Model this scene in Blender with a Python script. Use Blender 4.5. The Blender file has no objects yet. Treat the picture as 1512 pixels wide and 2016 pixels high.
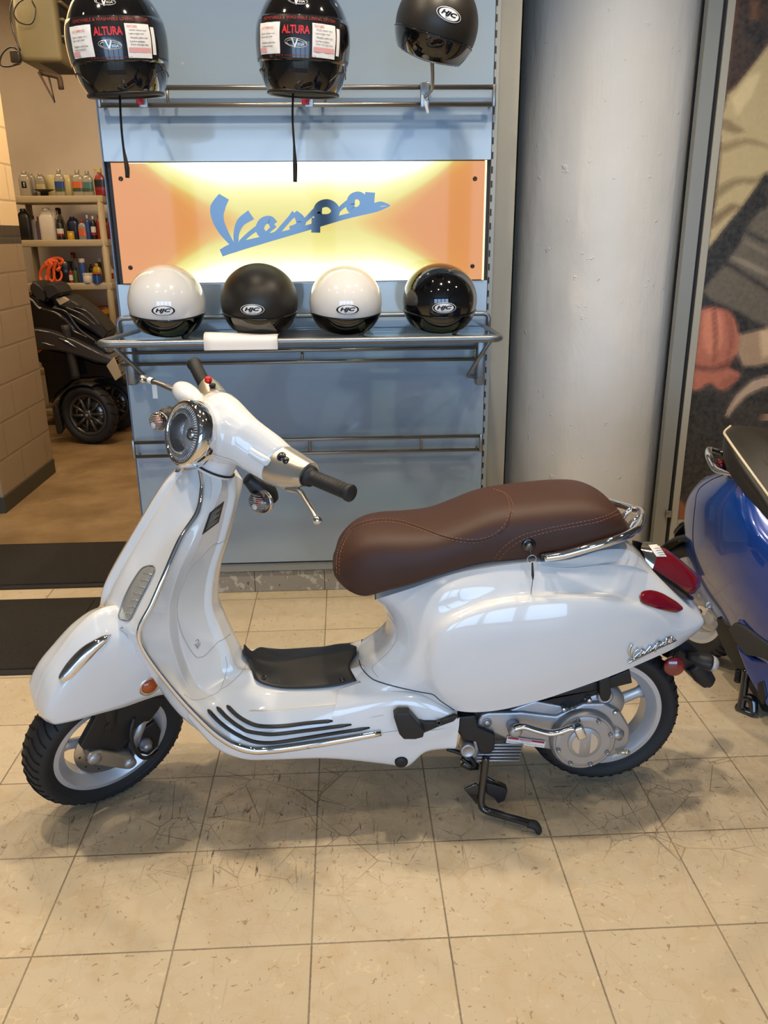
import bpy, bmesh, math, random
from mathutils import Vector, Matrix
from mathutils.bvhtree import BVHTree

random.seed(7)
scene = bpy.context.scene
COL = scene.collection
PI = math.pi

# ------------------------------------------------------------------ camera
FPX = 1609.13
CAM_R = None
def _basis(yaw, pit, rol):
    f = Vector((math.sin(yaw) * math.cos(pit), math.cos(yaw) * math.cos(pit), -math.sin(pit)))
    r0 = Vector((math.cos(yaw), -math.sin(yaw), 0)); u0 = r0.cross(f)
    return (math.cos(rol) * r0 + math.sin(rol) * u0, -math.sin(rol) * r0 + math.cos(rol) * u0, f)
CR, CU, CF = _basis(.0453953515, .327462791, -.00923208101)
CC = Vector((.104736941, -1.41255499, 1.48592652))
cd = bpy.data.cameras.new('camera'); cam = bpy.data.objects.new('camera', cd); COL.objects.link(cam)
cd.sensor_fit = 'HORIZONTAL'; cd.sensor_width = 36; cd.lens = FPX * 36 / 1512
cd.clip_start = .05
mw = Matrix((CR, CU, -CF)).transposed().to_4x4(); mw.translation = CC
cam.matrix_world = mw
scene.camera = cam
scene.view_settings.view_transform = 'Standard'
try: scene.view_settings.look = 'None'
except Exception: pass
scene.view_settings.gamma = 1
scene.view_settings.use_curve_mapping = False
scene.view_settings.exposure = 0.0
scene.cycles.use_denoising = True
scene.cycles.max_bounces = 7
scene.cycles.diffuse_bounces = 3
scene.cycles.glossy_bounces = 4
scene.cycles.transmission_bounces = 6
scene.cycles.transparent_max_bounces = 8
scene.cycles.caustics_reflective = False
scene.cycles.caustics_refractive = False
scene.cycles.sample_clamp_indirect = 6

# ------------------------------------------------------------------ world: overcast evening sky seen through the shop windows
w = bpy.data.worlds.new('world'); scene.world = w; w.use_nodes = True
wn = w.node_tree.nodes; wl = w.node_tree.links
bg = wn['Background']
tc = wn.new('ShaderNodeTexCoord'); sx = wn.new('ShaderNodeSeparateXYZ'); rp = wn.new('ShaderNodeValToRGB')
wl.new(tc.outputs['Generated'], sx.inputs[0]); wl.new(sx.outputs['Z'], rp.inputs[0]); wl.new(rp.outputs[0], bg.inputs[0])
rp.color_ramp.elements[0].position = .0; rp.color_ramp.elements[0].color = (.10, .13, .17, 1)
rp.color_ramp.elements[1].position = .35; rp.color_ramp.elements[1].color = (.30, .50, .85, 1)
e = rp.color_ramp.elements.new(.03); e.color = (.45, .60, .85, 1)
bg.inputs[1].default_value = 1.0

# ------------------------------------------------------------------ lights
def lamp(kind, name, loc, energy, color, target=None, size=None, size_y=None, spot=None, radius=None, blend=.6):
    d = bpy.data.lights.new(name, kind); o = bpy.data.objects.new(name, d); COL.objects.link(o)
    o.location = loc; d.energy = energy; d.color = color
    if kind == 'AREA':
        d.shape = 'RECTANGLE'; d.size = size; d.size_y = size_y or size
    if radius is not None: d.shadow_soft_size = radius
    if spot: d.spot_size = spot; d.spot_blend = blend
    if target is not None:
        v = Vector(target) - Vector(loc); o.rotation_euler = v.to_track_quat('-Z', 'Y').to_euler()
    return o
WARM = (1.0, .83, .61); WARM2 = (1.0, .70, .38); DAY = (.42, .66, 1.0)
CEIL = 3.35
# daylight through the shop windows behind the camera (one per pane)
WIN = [(-3.0, 1.7), (-1.1, 1.7), (.8, 1.7), (2.7, 1.7)]
for wx, ww in WIN:
    lamp('AREA', 'window_daylight', (wx, -6.92, 1.60), 72, DAY, (wx, 5, 1.2), ww - .12, 2.45)
SPOTS = [(-1.1, .58, 2.1), (.40, .54, 2.1), (-.35, 1.2, .8), (1.25, .95, 1.6), (2.5, .6, 1.0), (-1.5, -.6, .5), (-.1, -.5, .45), (1.4, -.6, .5),  # fourth and fifth spots are added to brighten the column and banner
         (-1.0, -2.2, .5), (1.0, -2.2, .5), (-2.4, .9, .5)]
for x, y, k in SPOTS:
    lamp('SPOT', 'ceiling_spot_light', (x, y, CEIL - .05), 52 * k, WARM, (x, y + .02, 0), spot=math.radians(125), radius=.05)
# workshop behind: dim warm tubes
lamp('AREA', 'workshop_tube_light', (-1.3, 3.4, CEIL - .12), 50, (1, .76, .50), (-1.5, 3.6, 0), 1.4, .25)
lamp('AREA', 'workshop_tube_light', (-2.6, 4.6, CEIL - .12), 22, (1, .76, .50), (-2.6, 4.6, 0), 1.2, .25)

# ------------------------------------------------------------------ placing helpers
def ray(px, py): return CF + CR * ((px - 756) / FPX) + CU * ((1008 - py) / FPX)
def at(px, py, Y):
    d = ray(px, py); return CC + d * ((Y - CC.y) / d.y)
def atz(px, py, Z=0):
    d = ray(px, py); return CC + d * ((Z - CC.z) / d.z)
class Frame:
    """a local space: pt() meets a sight line with the plane y = -w of that space"""
    def __init__(s, M): s.M = M; s.I = M.inverted()
    def pt(s, px, py, w=0.):
        o = s.I @ CC; d = s.I.to_3x3() @ ray(px, py)
        return o + d * ((-w - o.y) / d.y)
def V(*a): return Vector(a)

# ------------------------------------------------------------------ mesh helpers
WORLD = {}
def tag(o, label=None, cat=None, group=None, kind=None):
    if label: o['label'] = label
    if cat: o['category'] = cat
    if group: o['group'] = group
    if kind: o['kind'] = kind
    return o
def thing(name, loc, label, cat, group=None, rot=0):
    o = bpy.data.objects.new(name, None); COL.objects.link(o)
    o.empty_display_size = .05
    M = Matrix.Translation(loc) @ Matrix.Rotation(rot, 4, 'Z')
    o.matrix_world = M; WORLD[o.name] = M.copy()
    return tag(o, label, cat, group)
def obj(name, bm, m, parent=None, smooth=True, label=None, origin=None, keep=False, bevel=None, solid=None, subsurf=None, autos=None):
    """links a bmesh given in world space as one mesh object under its parent"""
    if not keep: bmesh.ops.recalc_face_normals(bm, faces=bm.faces)
    me = bpy.data.meshes.new(name); bm.to_mesh(me); bm.free()
    o = bpy.data.objects.new(name, me); COL.objects.link(o)
    if parent is not None:
        M = WORLD[parent.name]; me.transform(M.inverted()); o.parent = parent; WORLD[o.name] = M.copy()
    else:
        if origin is not None:
            M = Matrix.Translation(origin); me.transform(M.inverted()); o.matrix_world = M
        else: M = Matrix.Identity(4)
        WORLD[o.name] = M.copy()
    for mm in (m if isinstance(m, (list, tuple)) else [m]): me.materials.append(mm)
    if smooth:
        for p in me.polygons: p.use_smooth = True
        if autos is not None or smooth == 'auto':
            a = math.radians(autos or 40)
            b2 = bmesh.new(); b2.from_mesh(me)
            for e in b2.edges:
                if len(e.link_faces) == 2 and e.calc_face_angle(0) > a: e.smooth = False
            b2.to_mesh(me); b2.free()
    if solid: md = o.modifiers.new('solid', 'SOLIDIFY'); md.thickness = solid; md.offset = -1
    if bevel: md = o.modifiers.new('bevel', 'BEVEL'); md.width = bevel; md.segments = 2; md.limit_method = 'ANGLE'
    if subsurf: md = o.modifiers.new('sub', 'SUBSURF'); md.levels = subsurf; md.render_levels = subsurf
    if label: o['label'] = label
    return o
def struct(name, bm, m, **k):
    o = obj(name, bm, m, **k); o['kind'] = 'structure'; return o

def box(bm, a, b, M=None, mi=0):
    """axis box between two corners"""
    vs = [bm.verts.new((x, y, z)) for x in (a[0], b[0]) for y in (a[1], b[1]) for z in (a[2], b[2])]
    if M is not None:
        for v in vs: v.co = M @ v.co
    for f in ((0, 1, 3, 2), (4, 6, 7, 5), (0, 4, 5, 1), (2, 3, 7, 6), (0, 2, 6, 4), (1, 5, 7, 3)):
        fc = bm.faces.new([vs[i] for i in f]); fc.material_index = mi
    return vs
def rbox(bm, a, b, r=.005, seg=2, M=None, mi=0):
    t = bmesh.new(); box(t, a, b)
    bmesh.ops.recalc_face_normals(t, faces=t.faces)
    bmesh.ops.bevel(t, geom=list(t.edges), offset=r, segments=seg, affect='EDGES', profile=.5)
    join(bm, t, M, mi)
def join(bm, t, M=None, mi=None):
    mp = {}
    for v in t.verts: mp[v] = bm.verts.new(M @ v.co if M is not None else v.co)
    for f in t.faces:
        try:
            nf = bm.faces.new([mp[v] for v in f.verts]); nf.material_index = f.material_index if mi is None else mi
        except ValueError: pass
    t.free()
def basis(z, hint=None):
    z = Vector(z).normalized()
    h = Vector(hint) if hint is not None else (Vector((0, 0, 1)) if abs(z.z) < .9 else Vector((1, 0, 0)))
    x = h.cross(z).normalized(); y = z.cross(x)
    return Matrix((x, y, z)).transposed()
def frame_at(p, z, hint=None):
    M = basis(z, hint).to_4x4(); M.translation = p; return M
def lathe(bm, prof, M=None, seg=32, mi=0, a0=0, a1=2 * PI, cap=True):
    """prof: (radius, height) pairs turned about local z"""
    full = abs(a1 - a0 - 2 * PI) < 1e-6
    n = seg if full else seg + 1; rings = []
    for r, h in prof:
        if r < 1e-7:
            p = Vector((0, 0, h)); rings.append([bm.verts.new(M @ p if M is not None else p)] * n); continue
        ring = []
        for i in range(n):
            t = a0 + (a1 - a0) * i / seg; p = Vector((r * math.cos(t), r * math.sin(t), h))
            ring.append(bm.verts.new(M @ p if M is not None else p))
        rings.append(ring)
    for a, b in zip(rings, rings[1:]):
        for i in range(seg):
            j = (i + 1) % n
            q = []
            for v in (a[i], a[j], b[j], b[i]):
                if v not in q: q.append(v)
            if len(q) > 2:
                try: f = bm.faces.new(q); f.material_index = mi
                except ValueError: pass
    if cap and full:
        for rg in (rings[0], rings[-1]):
            if rg[0] is not rg[1]:
                f = bm.faces.new(rg); f.material_index = mi
def cyl(bm, p0, p1, r, r1=None, seg=16, mi=0):
    p0 = Vector(p0); p1 = Vector(p1)
    lathe(bm, [(r, 0), (r if r1 is None else r1, (p1 - p0).length)], frame_at(p0, p1 - p0), seg, mi)
def cr1(P, t, closed=False):
    n = len(P)
    if closed: i = int(math.floor(t)) % n; f = t - math.floor(t); g = lambda k: P[k % n]
    else:
        i = min(int(t), n - 2); f = t - i
        def g(k):
            if k < 0: return P[0] * 2 - P[1]
            if k > n - 1: return P[-1] * 2 - P[-2]
            return P[k]
    a, b, c, d = g(i - 1), g(i), g(i + 1), g(i + 2)
    return b + (c - a) * (f * .5) + (a * 2 - b * 5 + c * 4 - d) * (f * f * .5) + (b * 3 - a - c * 3 + d) * (f * f * f * .5)
def smooth_path(P, k=6, closed=False):
    P = [Vector(p) for p in P]; n = len(P)
    if n < 3: return P
    m = n * k if closed else (n - 1) * k + 1
    return [cr1(P, i / k, closed) for i in range(m)]
def tube(bm, P, r, seg=8, smooth=6, closed=False, mi=0, flat=None, cap=True, hint=None):
    """round (or flattened) tube along points; r number or list"""
    n0 = len(P)
    rs = [r] * n0 if not isinstance(r, (list, tuple)) else list(r)
    if smooth > 1 and n0 > 2:
        k = smooth; m = n0 * k if closed else (n0 - 1) * k + 1
        PP = smooth_path(P, k, closed)
        RR = []
        for i in range(m):
            t = i / k; a = int(t) % n0; b = (a + 1) % n0 if closed else min(a + 1, n0 - 1); f = t - int(t)
            RR.append(rs[a] * (1 - f) + rs[b] * f)
        P, rs = PP, RR
    P = [Vector(p) for p in P]; n = len(P)
    T = []
    for i in range(n):
        a = P[(i - 1) % n] if (closed or i > 0) else P[0]; b = P[(i + 1) % n] if (closed or i < n - 1) else P[-1]
        d = b - a; T.append(d.normalized() if d.length > 1e-9 else Vector((0, 0, 1)))
    B = basis(T[0], hint); X = B.col[0].copy()
    rings = []
    for i in range(n):
        X = (X - T[i] * X.dot(T[i])).normalized(); Yv = T[i].cross(X)
        ring = []
        for k in range(seg):
            a = 2 * PI * k / seg
            ring.append(bm.verts.new(P[i] + X * (math.cos(a) * rs[i]) + Yv * (math.sin(a) * rs[i] * (flat or 1))))
        rings.append(ring)
    pairs = list(zip(rings, rings[1:])) + ([(rings[-1], rings[0])] if closed else [])
    for a, b in pairs:
        for k in range(seg):
            f = bm.faces.new((a[k], a[(k + 1) % seg], b[(k + 1) % seg], b[k])); f.material_index = mi
    if cap and not closed:
        for rg in (rings[0], rings[-1]):
            f = bm.faces.new(rg); f.material_index = mi
def loft(bm, rings, closed=True, cap=True, mi=0):
    R = [[bm.verts.new(p) for p in rg] for rg in rings]; n = len(R[0])
    for a, b in zip(R, R[1:]):
        for k in range(n if closed else n - 1):
            f = bm.faces.new((a[k], a[(k + 1) % n], b[(k + 1) % n], b[k])); f.material_index = mi
    if cap and closed:
        for rg in (R[0], R[-1]):
            f = bm.faces.new(rg); f.material_index = mi
    return R
def densify(rows, ku, kv):
    """rows of control points -> smooth dense rows"""
    rr = [smooth_path(r, kv) for r in rows]
    cols = [smooth_path([rr[i][j] for i in range(len(rr))], ku) for j in range(len(rr[0]))]
    return [[cols[j][i] for j in range(len(cols))] for i in range(len(cols[0]))]
def surf(bm, rows, ku=5, kv=5, M=None, mirror=False, mi=0):
    """patch through a grid of control points (local), optionally mirrored across local y=0"""
    D = densify(rows, ku, kv)
    for s in ((1, -1) if mirror else (1,)):
        G = [[bm.verts.new((M @ Vector((p.x, p.y * s, p.z))) if M is not None else Vector((p.x, p.y * s, p.z))) for p in r] for r in D]
        for a, b in zip(G, G[1:]):
            for j in range(len(a) - 1):
                q = [a[j], a[j + 1], b[j + 1], b[j]]
                if s < 0: q.reverse()
                try: f = bm.faces.new(q); f.material_index = mi
                except ValueError: pass
    return D
def prism(bm, poly, depth, M=None, mi=0):
    """polygon in local xy raised to +depth in z"""
    a = [bm.verts.new((M @ Vector((x, y, 0))) if M is not None else Vector((x, y, 0))) for x, y in poly]
    b = [bm.verts.new((M @ Vector((x, y, depth))) if M is not None else Vector((x, y, depth))) for x, y in poly]
    n = len(poly)
    f = bm.faces.new(a); f.material_index = mi; f = bm.faces.new(b); f.material_index = mi
    for i in range(n):
        f = bm.faces.new((a[i], a[(i + 1) % n], b[(i + 1) % n], b[i])); f.material_index = mi
def bvh_of(*objs):
    bm = bmesh.new()
    for o in objs:
        t = bmesh.new()
        ev = o.evaluated_get(bpy.context.evaluated_depsgraph_get()); me = ev.to_mesh()
        t.from_mesh(me); ev.to_mesh_clear(); join(bm, t, WORLD[o.name])
    bmesh.ops.triangulate(bm, faces=bm.faces); bm.normal_update(); tr = BVHTree.FromBMesh(bm); bm.free(); return tr
def on(tree, px, py, off=.0008):
    """point where the sight line of a photo pixel meets a built surface"""
    h = tree.ray_cast(CC, ray(px, py).normalized())
    if h[0] is None: return None, None
    n = h[1]
    if n.dot(h[0] - CC) > 0: n = -n
    return h[0] + n * off, n
def onpath(tree, pts, off=.0008, k=6, closed=False):
    P = smooth_path([Vector((x, y, 0)) for x, y in pts], k, closed); out = []
    for p in P:
        q, n = on(tree, p.x, p.y, off)
        if q is not None: out.append(q)
    return out
def onpatch(bm, tree, poly, off=.001, res=14, mi=0):
    """a thin patch following a built surface inside a quad of photo pixels"""
    a, b, c, d = [Vector((x, y)) for x, y in poly]; G = []
    for i in range(res + 1):
        r = []
        for j in range(res + 1):
            u, v = i / res, j / res
            p = a * (1 - u) * (1 - v) + b * (1 - u) * v + c * u * v + d * u * (1 - v)
            q, n = on(tree, p.x, p.y, off); r.append(bm.verts.new(q) if q is not None else None)
        G.append(r)
    for i in range(res):
        for j in range(res):
            q = [G[i][j], G[i][j + 1], G[i + 1][j + 1], G[i + 1][j]]
            if all(q): f = bm.faces.new(q); f.material_index = mi
_tc = {}
def text_bm(body, size=1., shear=0, offset=0, res=3, spacing=1.):
    """letters as a flat mesh in local xy, centred; returned as (verts, faces)"""
    key = (body, shear, offset, res, spacing)
    if key not in _tc:
        cu = bpy.data.curves.new('t', 'FONT'); cu.body = body; cu.size = 1; cu.align_x = 'CENTER'; cu.align_y = 'CENTER'
        cu.shear = shear; cu.offset = offset; cu.resolution_u = res; cu.fill_mode = 'FRONT'; cu.space_character = spacing
        o = bpy.data.objects.new('t', cu); COL.objects.link(o)
        me = bpy.data.meshes.new_from_object(o.evaluated_get(bpy.context.evaluated_depsgraph_get()))
        vs = [v.co.copy() for v in me.vertices]; fs = [tuple(p.vertices) for p in me.polygons]
        bpy.data.objects.remove(o); bpy.data.curves.remove(cu); bpy.data.meshes.remove(me)
        if vs:
            xs = [v.x for v in vs]; ys = [v.y for v in vs]
            cx, cy = (min(xs) + max(xs)) / 2, (min(ys) + max(ys)) / 2
            ww, hh = max(xs) - min(xs), max(ys) - min(ys)
            vs = [Vector(((v.x - cx) / ww, (v.y - cy) / hh, 0)) for v in vs]
        _tc[key] = (vs, fs)
    return _tc[key]
def put_text(bm, body, fn, w, h, mi=0, **k):
    """fn(x, y) -> world point; text fits w x h around 0,0"""
    vs, fs = text_bm(body, **k); V_ = []
    for v in vs: V_.append(bm.verts.new(fn(v.x * w, v.y * h)))
    for f in fs:
        try: fc = bm.faces.new([V_[i] for i in f]); fc.material_index = mi
        except ValueError: pass
def copy_tree(o, parent=None, M=None):
    c = o.copy(); COL.objects.link(c); c.parent = parent
    for ch in list(o.children): copy_tree(ch, c)
    return c

# ------------------------------------------------------------------ materials
MATS = {}
def mat(name, color, rough=.5, metal=0., coat=0., spec=.5, emis=None, es=0., trans=0., ior=1.45, bump=None, var=None, sheen=0.):
    """bump=(scale, strength), var=(scale, amount) procedural colour variation"""
    if name in MATS: return MATS[name]
    m = bpy.data.materials.new(name); m.use_nodes = True; nt = m.node_tree; N = nt.nodes; L = nt.links
    b = N['Principled BSDF']
    b.inputs['Base Color'].default_value = (*color, 1); b.inputs['Roughness'].default_value = rough
    b.inputs['Metallic'].default_value = metal; b.inputs['Coat Weight'].default_value = coat
    b.inputs['Coat Roughness'].default_value = .03
    b.inputs['Specular IOR Level'].default_value = spec; b.inputs['IOR'].default_value = ior
    b.inputs['Transmission Weight'].default_value = trans
    if sheen: b.inputs['Sheen Weight'].default_value = sheen
    if emis: b.inputs['Emission Color'].default_value = (*emis, 1); b.inputs['Emission Strength'].default_value = es
    if bump or var:
        t = N.new('ShaderNodeTexCoord')
    if var:
        n = N.new('ShaderNodeTexNoise'); n.inputs['Scale'].default_value = var[0]; n.inputs['Detail'].default_value = 6
        L.new(t.outputs['Object'], n.inputs['Vector'])
        r = N.new('ShaderNodeValToRGB'); a = var[1]
        r.color_ramp.elements[0].position = .3; r.color_ramp.elements[1].position = .7
        r.color_ramp.elements[0].color = (*[c * (1 - a) for c in color], 1); r.color_ramp.elements[1].color = (*[min(1, c * (1 + a)) for c in color], 1)
        L.new(n.outputs['Fac'], r.inputs[0]); L.new(r.outputs[0], b.inputs['Base Color'])
    if bump:
        n = N.new('ShaderNodeTexNoise'); n.inputs['Scale'].default_value = bump[0]; n.inputs['Detail'].default_value = 4
        L.new(t.outputs['Object'], n.inputs['Vector'])
        bp = N.new('ShaderNodeBump'); bp.inputs['Strength'].default_value = bump[1]; bp.inputs['Distance'].default_value = .002
        L.new(n.outputs['Fac'], bp.inputs['Height']); L.new(bp.outputs[0], b.inputs['Normal'])
    MATS[name] = m; return m
def glass(name, color=(1, 1, 1), rough=.0, mixc=.85, tint=(1, 1, 1)):
    """thin clear sheet: transparent with a sharp reflection"""
    if name in MATS: return MATS[name]
    m = bpy.data.materials.new(name); m.use_nodes = True; nt = m.node_tree; N = nt.nodes; L = nt.links
    N.clear(); o = N.new('ShaderNodeOutputMaterial'); mx = N.new('ShaderNodeMixShader')
    t = N.new('ShaderNodeBsdfTransparent'); t.inputs[0].default_value = (*tint, 1)
    g = N.new('ShaderNodeBsdfGlossy'); g.inputs['Roughness'].default_value = rough; g.inputs[0].default_value = (*color, 1)
    fr = N.new('ShaderNodeFresnel'); fr.inputs[0].default_value = 1.5
    mt = N.new('ShaderNodeMath'); mt.operation = 'MULTIPLY_ADD'; mt.inputs[1].default_value = mixc; mt.inputs[2].default_value = .02
    L.new(fr.outputs[0], mt.inputs[0]); L.new(mt.outputs[0], mx.inputs[0]); L.new(t.outputs[0], mx.inputs[1]); L.new(g.outputs[0], mx.inputs[2]); L.new(mx.outputs[0], o.inputs[0])
    MATS[name] = m; return m
class NT:
    """small helper to write node graphs"""
    def __init__(s, name):
        s.m = bpy.data.materials.new(name); s.m.use_nodes = True; s.N = s.m.node_tree.nodes; s.L = s.m.node_tree.links
        s.b = s.N['Principled BSDF']; MATS[name] = s.m
        s.tc = s.N.new('ShaderNodeTexCoord'); s.g = s.N.new('ShaderNodeNewGeometry')
    def _in(s, sock, v):
        if hasattr(v, 'links'): s.L.new(v, sock)
        elif v is not None: sock.default_value = v
    def math(s, op, a, b=None, c=None, clamp=False):
        n = s.N.new('ShaderNodeMath'); n.operation = op; n.use_clamp = clamp
        for i, v in enumerate((a, b, c)):
            if v is not None: s._in(n.inputs[i], v)
        return n.outputs[0]
    def sep(s, v): n = s.N.new('ShaderNodeSeparateXYZ'); s.L.new(v, n.inputs[0]); return n.outputs
    def comb(s, x, y, z):
        n = s.N.new('ShaderNodeCombineXYZ')
        for i, v in enumerate((x, y, z)): s._in(n.inputs[i], v)
        return n.outputs[0]
    def noise(s, vec, scale, detail=4, rough=.5, dist=0.):
        n = s.N.new('ShaderNodeTexNoise'); s._in(n.inputs['Vector'], vec); n.inputs['Scale'].default_value = scale
        n.inputs['Detail'].default_value = detail; n.inputs['Roughness'].default_value = rough; n.inputs['Distortion'].default_value = dist
        return n.outputs['Fac']
    def voro(s, vec, scale, feat='F1', rnd=1.):
        n = s.N.new('ShaderNodeTexVoronoi'); s._in(n.inputs['Vector'], vec); n.inputs['Scale'].default_value = scale; n.feature = feat
        n.inputs['Randomness'].default_value = rnd
        return n.outputs
    def white(s, vec): n = s.N.new('ShaderNodeTexWhiteNoise'); s._in(n.inputs[0], vec); return n.outputs
    def ramp(s, fac, stops, interp='LINEAR'):
        n = s.N.new('ShaderNodeValToRGB'); n.color_ramp.interpolation = interp; s._in(n.inputs[0], fac); el = n.color_ramp.elements
        while len(el) < len(stops): el.new(.5)
        for e, (p, c) in zip(el, stops):
            e.position = p; e.color = (c, c, c, 1) if not isinstance(c, tuple) else (*c, 1)
        return n.outputs[0]
    def mix(s, fac, a, b, mode='MIX'):
        n = s.N.new('ShaderNodeMix'); n.data_type = 'RGBA'; n.blend_type = mode
        s._in(n.inputs[0], fac)
        for i, v in ((6, a), (7, b)):
            if isinstance(v, tuple): v = (*v, 1)
            s._in(n.inputs[i], v)
        return n.outputs[2]
    def bump(s, h, strength=.3, dist=.002):
        n = s.N.new('ShaderNodeBump'); n.inputs['Strength'].default_value = strength; n.inputs['Distance'].default_value = dist
        s.L.new(h, n.inputs['Height']); s.L.new(n.outputs[0], s.b.inputs['Normal'])
    def set(s, **k):
        for a, v in k.items(): s._in(s.b.inputs[a.replace('_', ' ')], (*v, 1) if isinstance(v, tuple) else v)
        return s.m
def srgb(r, g, b):
    f = lambda c: (c / 255 / 12.92) if c <= 10 else ((c / 255 + .055) / 1.055) ** 2.4
    return (f(r), f(g), f(b))

white_paint = mat('white_gloss_paint', (.80, .81, .82), .22, coat=1.)
white_inner = mat('white_satin_paint', (.77, .775, .77), .26, coat=.9)
chrome = mat('chrome', (.82, .82, .83), .06, metal=1.)
steel = mat('brushed_steel', (.30, .28, .26), .32, metal=.9)
alu = mat('cast_aluminium', (.42, .43, .455), .38, metal=.75, bump=(300, .15))
rim_silver = mat('silver_rim_paint', (.62, .63, .66), .38, metal=.55)
black_pl = mat('black_plastic', (.015, .015, .016), .45, bump=(500, .1))
black_gl = mat('black_gloss', (.006, .006, .008), .12, coat=1.)
black_matt = mat('black_matt_paint', (.022, .019, .016), .55)
rubber = mat('tyre_rubber', (.016, .016, .017), .62, bump=(120, .25))
rubber_grip = mat('grip_rubber', (.02, .02, .021), .55, bump=(400, .2))
seam_m = mat('dark_seam', (.10, .11, .12), .7)
red_lens = mat('red_lens', (.20, .004, .010), .12, coat=1., spec=.8)
dark_red = mat('dark_red_lens', (.10, .004, .008), .15, coat=1.)
amber_lens = mat('amber_lens', (.42, .07, .008), .18, coat=.8)
clear_lens = glass('clear_lens', rough=.03, mixc=1.2)
mirror_m = mat('lamp_reflector', (.92, .94, .97), .28, metal=1., bump=(45, .8))
paper_m = mat('white_paper', (.82, .80, .78), .6)
# =================================================================== ROOM
T = .3048
# ---- tiled showroom floor
n = NT('floor_tile_material')
P3 = n.g.outputs['Position']; s = n.sep(P3)
ux = n.math('DIVIDE', s[0], T); uy = n.math('DIVIDE', s[1], T)
wob = n.noise(P3, 9, 3)
fx = n.math('ABSOLUTE', n.math('SUBTRACT', n.math('FRACT', n.math('ADD', ux, .5)), .5))
fy = n.math('ABSOLUTE', n.math('SUBTRACT', n.math('FRACT', n.math('ADD', uy, .5)), .5))
ed = n.math('MINIMUM', fx, fy)
ed = n.math('ADD', ed, n.math('MULTIPLY', n.math('SUBTRACT', n.noise(P3, 150, 3), .5), .006))
groove = n.ramp(ed, [(.0, 1.), (.0045, .9), (.0085, 0.)])
cell = n.comb(n.math('FLOOR', ux), n.math('FLOOR', uy), 0)
wc = n.white(cell)[0]
base = n.mix(wc, srgb(200, 184, 156), srgb(211, 195, 167))
# chips of the terrazzo-like pattern, offset per tile
off = n.N.new('ShaderNodeVectorMath'); off.operation = 'MULTIPLY_ADD'; n.L.new(n.white(cell)[1], off.inputs[0]); off.inputs[1].default_value = (9, 9, 9); n.L.new(P3, off.inputs[2]); q = off.outputs[0]
chips = n.ramp(n.noise(q, 20, 4, .5, .6), [(.48, 0.), (.68, 1.)])
base = n.mix(n.math('MULTIPLY', chips, .38), base, srgb(192, 164, 122))
chips2 = n.ramp(n.noise(q, 38, 2, .4, 1.), [(.66, 0.), (.70, 1.)])
base = n.mix(n.math('MULTIPLY', chips2, .5), base, srgb(226, 206, 170))
pit = n.ramp(n.noise(q, 55, 3, .6, .8), [(.65, 0.), (.69, 1.)])
base = n.mix(n.math('MULTIPLY', pit, .6), base, srgb(122, 92, 56))
clouds = n.ramp(n.noise(P3, 3.2, 6, .6), [(.35, 0.), (.7, 1.)])
base = n.mix(n.math('MULTIPLY', clouds, .20), base, srgb(186, 160, 122))
# scuffs: thin streaks, densest where the scooters get rolled about
def scratch(rot, sc, lo, hi, thr):
    m = n.N.new('ShaderNodeMapping'); m.inputs['Rotation'].default_value = (0, 0, rot); m.inputs['Scale'].default_value = sc; n.L.new(P3, m.inputs[0])
    return n.ramp(n.noise(m.outputs[0], 1., 6, .72, .9), [(lo, 0.), (hi, 1.)])
def blob(cx, cy, rx, ry):
    dx = n.math('DIVIDE', n.math('SUBTRACT', s[0], cx), rx); dy = n.math('DIVIDE', n.math('SUBTRACT', s[1], cy), ry)
    d = n.math('SQRT', n.math('ADD', n.math('MULTIPLY', dx, dx), n.math('MULTIPLY', dy, dy)))
    return n.ramp(d, [(.0, 1.), (.55, .75), (1., 0.)])
zone = n.math('MAXIMUM', n.math('MAXIMUM', blob(-.1, .42, .95, .34), blob(.95, .45, .55, .32)), .12)
s1 = scratch(.5, (60, 7, 1), .62, .68, 0); s2 = scratch(-.6, (8, 50, 1), .64, .69, 0); s3 = scratch(1.1, (80, 9, 1), .62, .68, 0)
s4 = scratch(-.15, (30, 30, 1), .63, .67, 0)
scr = n.math('MAXIMUM', n.math('MAXIMUM', s1, s2), n.math('MAXIMUM', s3, s4))
for sc_, th_, rz_, mk_ in ((5.5, .0035, .4, .50), (9., .004, 1.3, .52), (15., .006, 2.2, .54)):
    m = n.N.new('ShaderNodeMapping'); m.inputs['Rotation'].default_value = (0, 0, rz_); m.inputs['Location'].default_value = (rz_ * 3, 1.7, .3); n.L.new(P3, m.inputs[0])
    ln_ = n.ramp(n.voro(m.outputs[0], sc_, 'DISTANCE_TO_EDGE')[0], [(.0, 1.), (th_, .8), (th_ * 2.2, 0.)])
    scr = n.math('MAXIMUM', scr, n.math('MULTIPLY', ln_, n.ramp(n.noise(m.outputs[0], sc_ * .8, 4, .6), [(mk_ - .04, 0.), (mk_ + .04, .75)])))
base = n.mix(n.math('MULTIPLY', n.math('MULTIPLY', scr, zone), 1.2), base, srgb(74, 60, 46))
grime = n.math('MULTIPLY', n.ramp(n.noise(P3, 7, 5, .7), [(.40, 0.), (.68, 1.)]), n.math('SUBTRACT', zone, .15, clamp=True))
base = n.mix(n.math('MULTIPLY', grime, .62), base, srgb(112, 100, 84))
base = n.mix(n.math('MULTIPLY', groove, n.ramp(n.noise(P3, 5, 3), [(.3, .55), (.7, .95)])), base, srgb(96, 80, 62))
n.set(Base_Color=base, Roughness=n.math('ADD', .36, n.math('MULTIPLY', n.noise(P3, 12, 4), .22)))
n.bump(n.math('SUBTRACT', n.math('MULTIPLY', n.noise(q, 60, 3), .1), groove), .35, .0015)
floor_m = n.m
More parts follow.
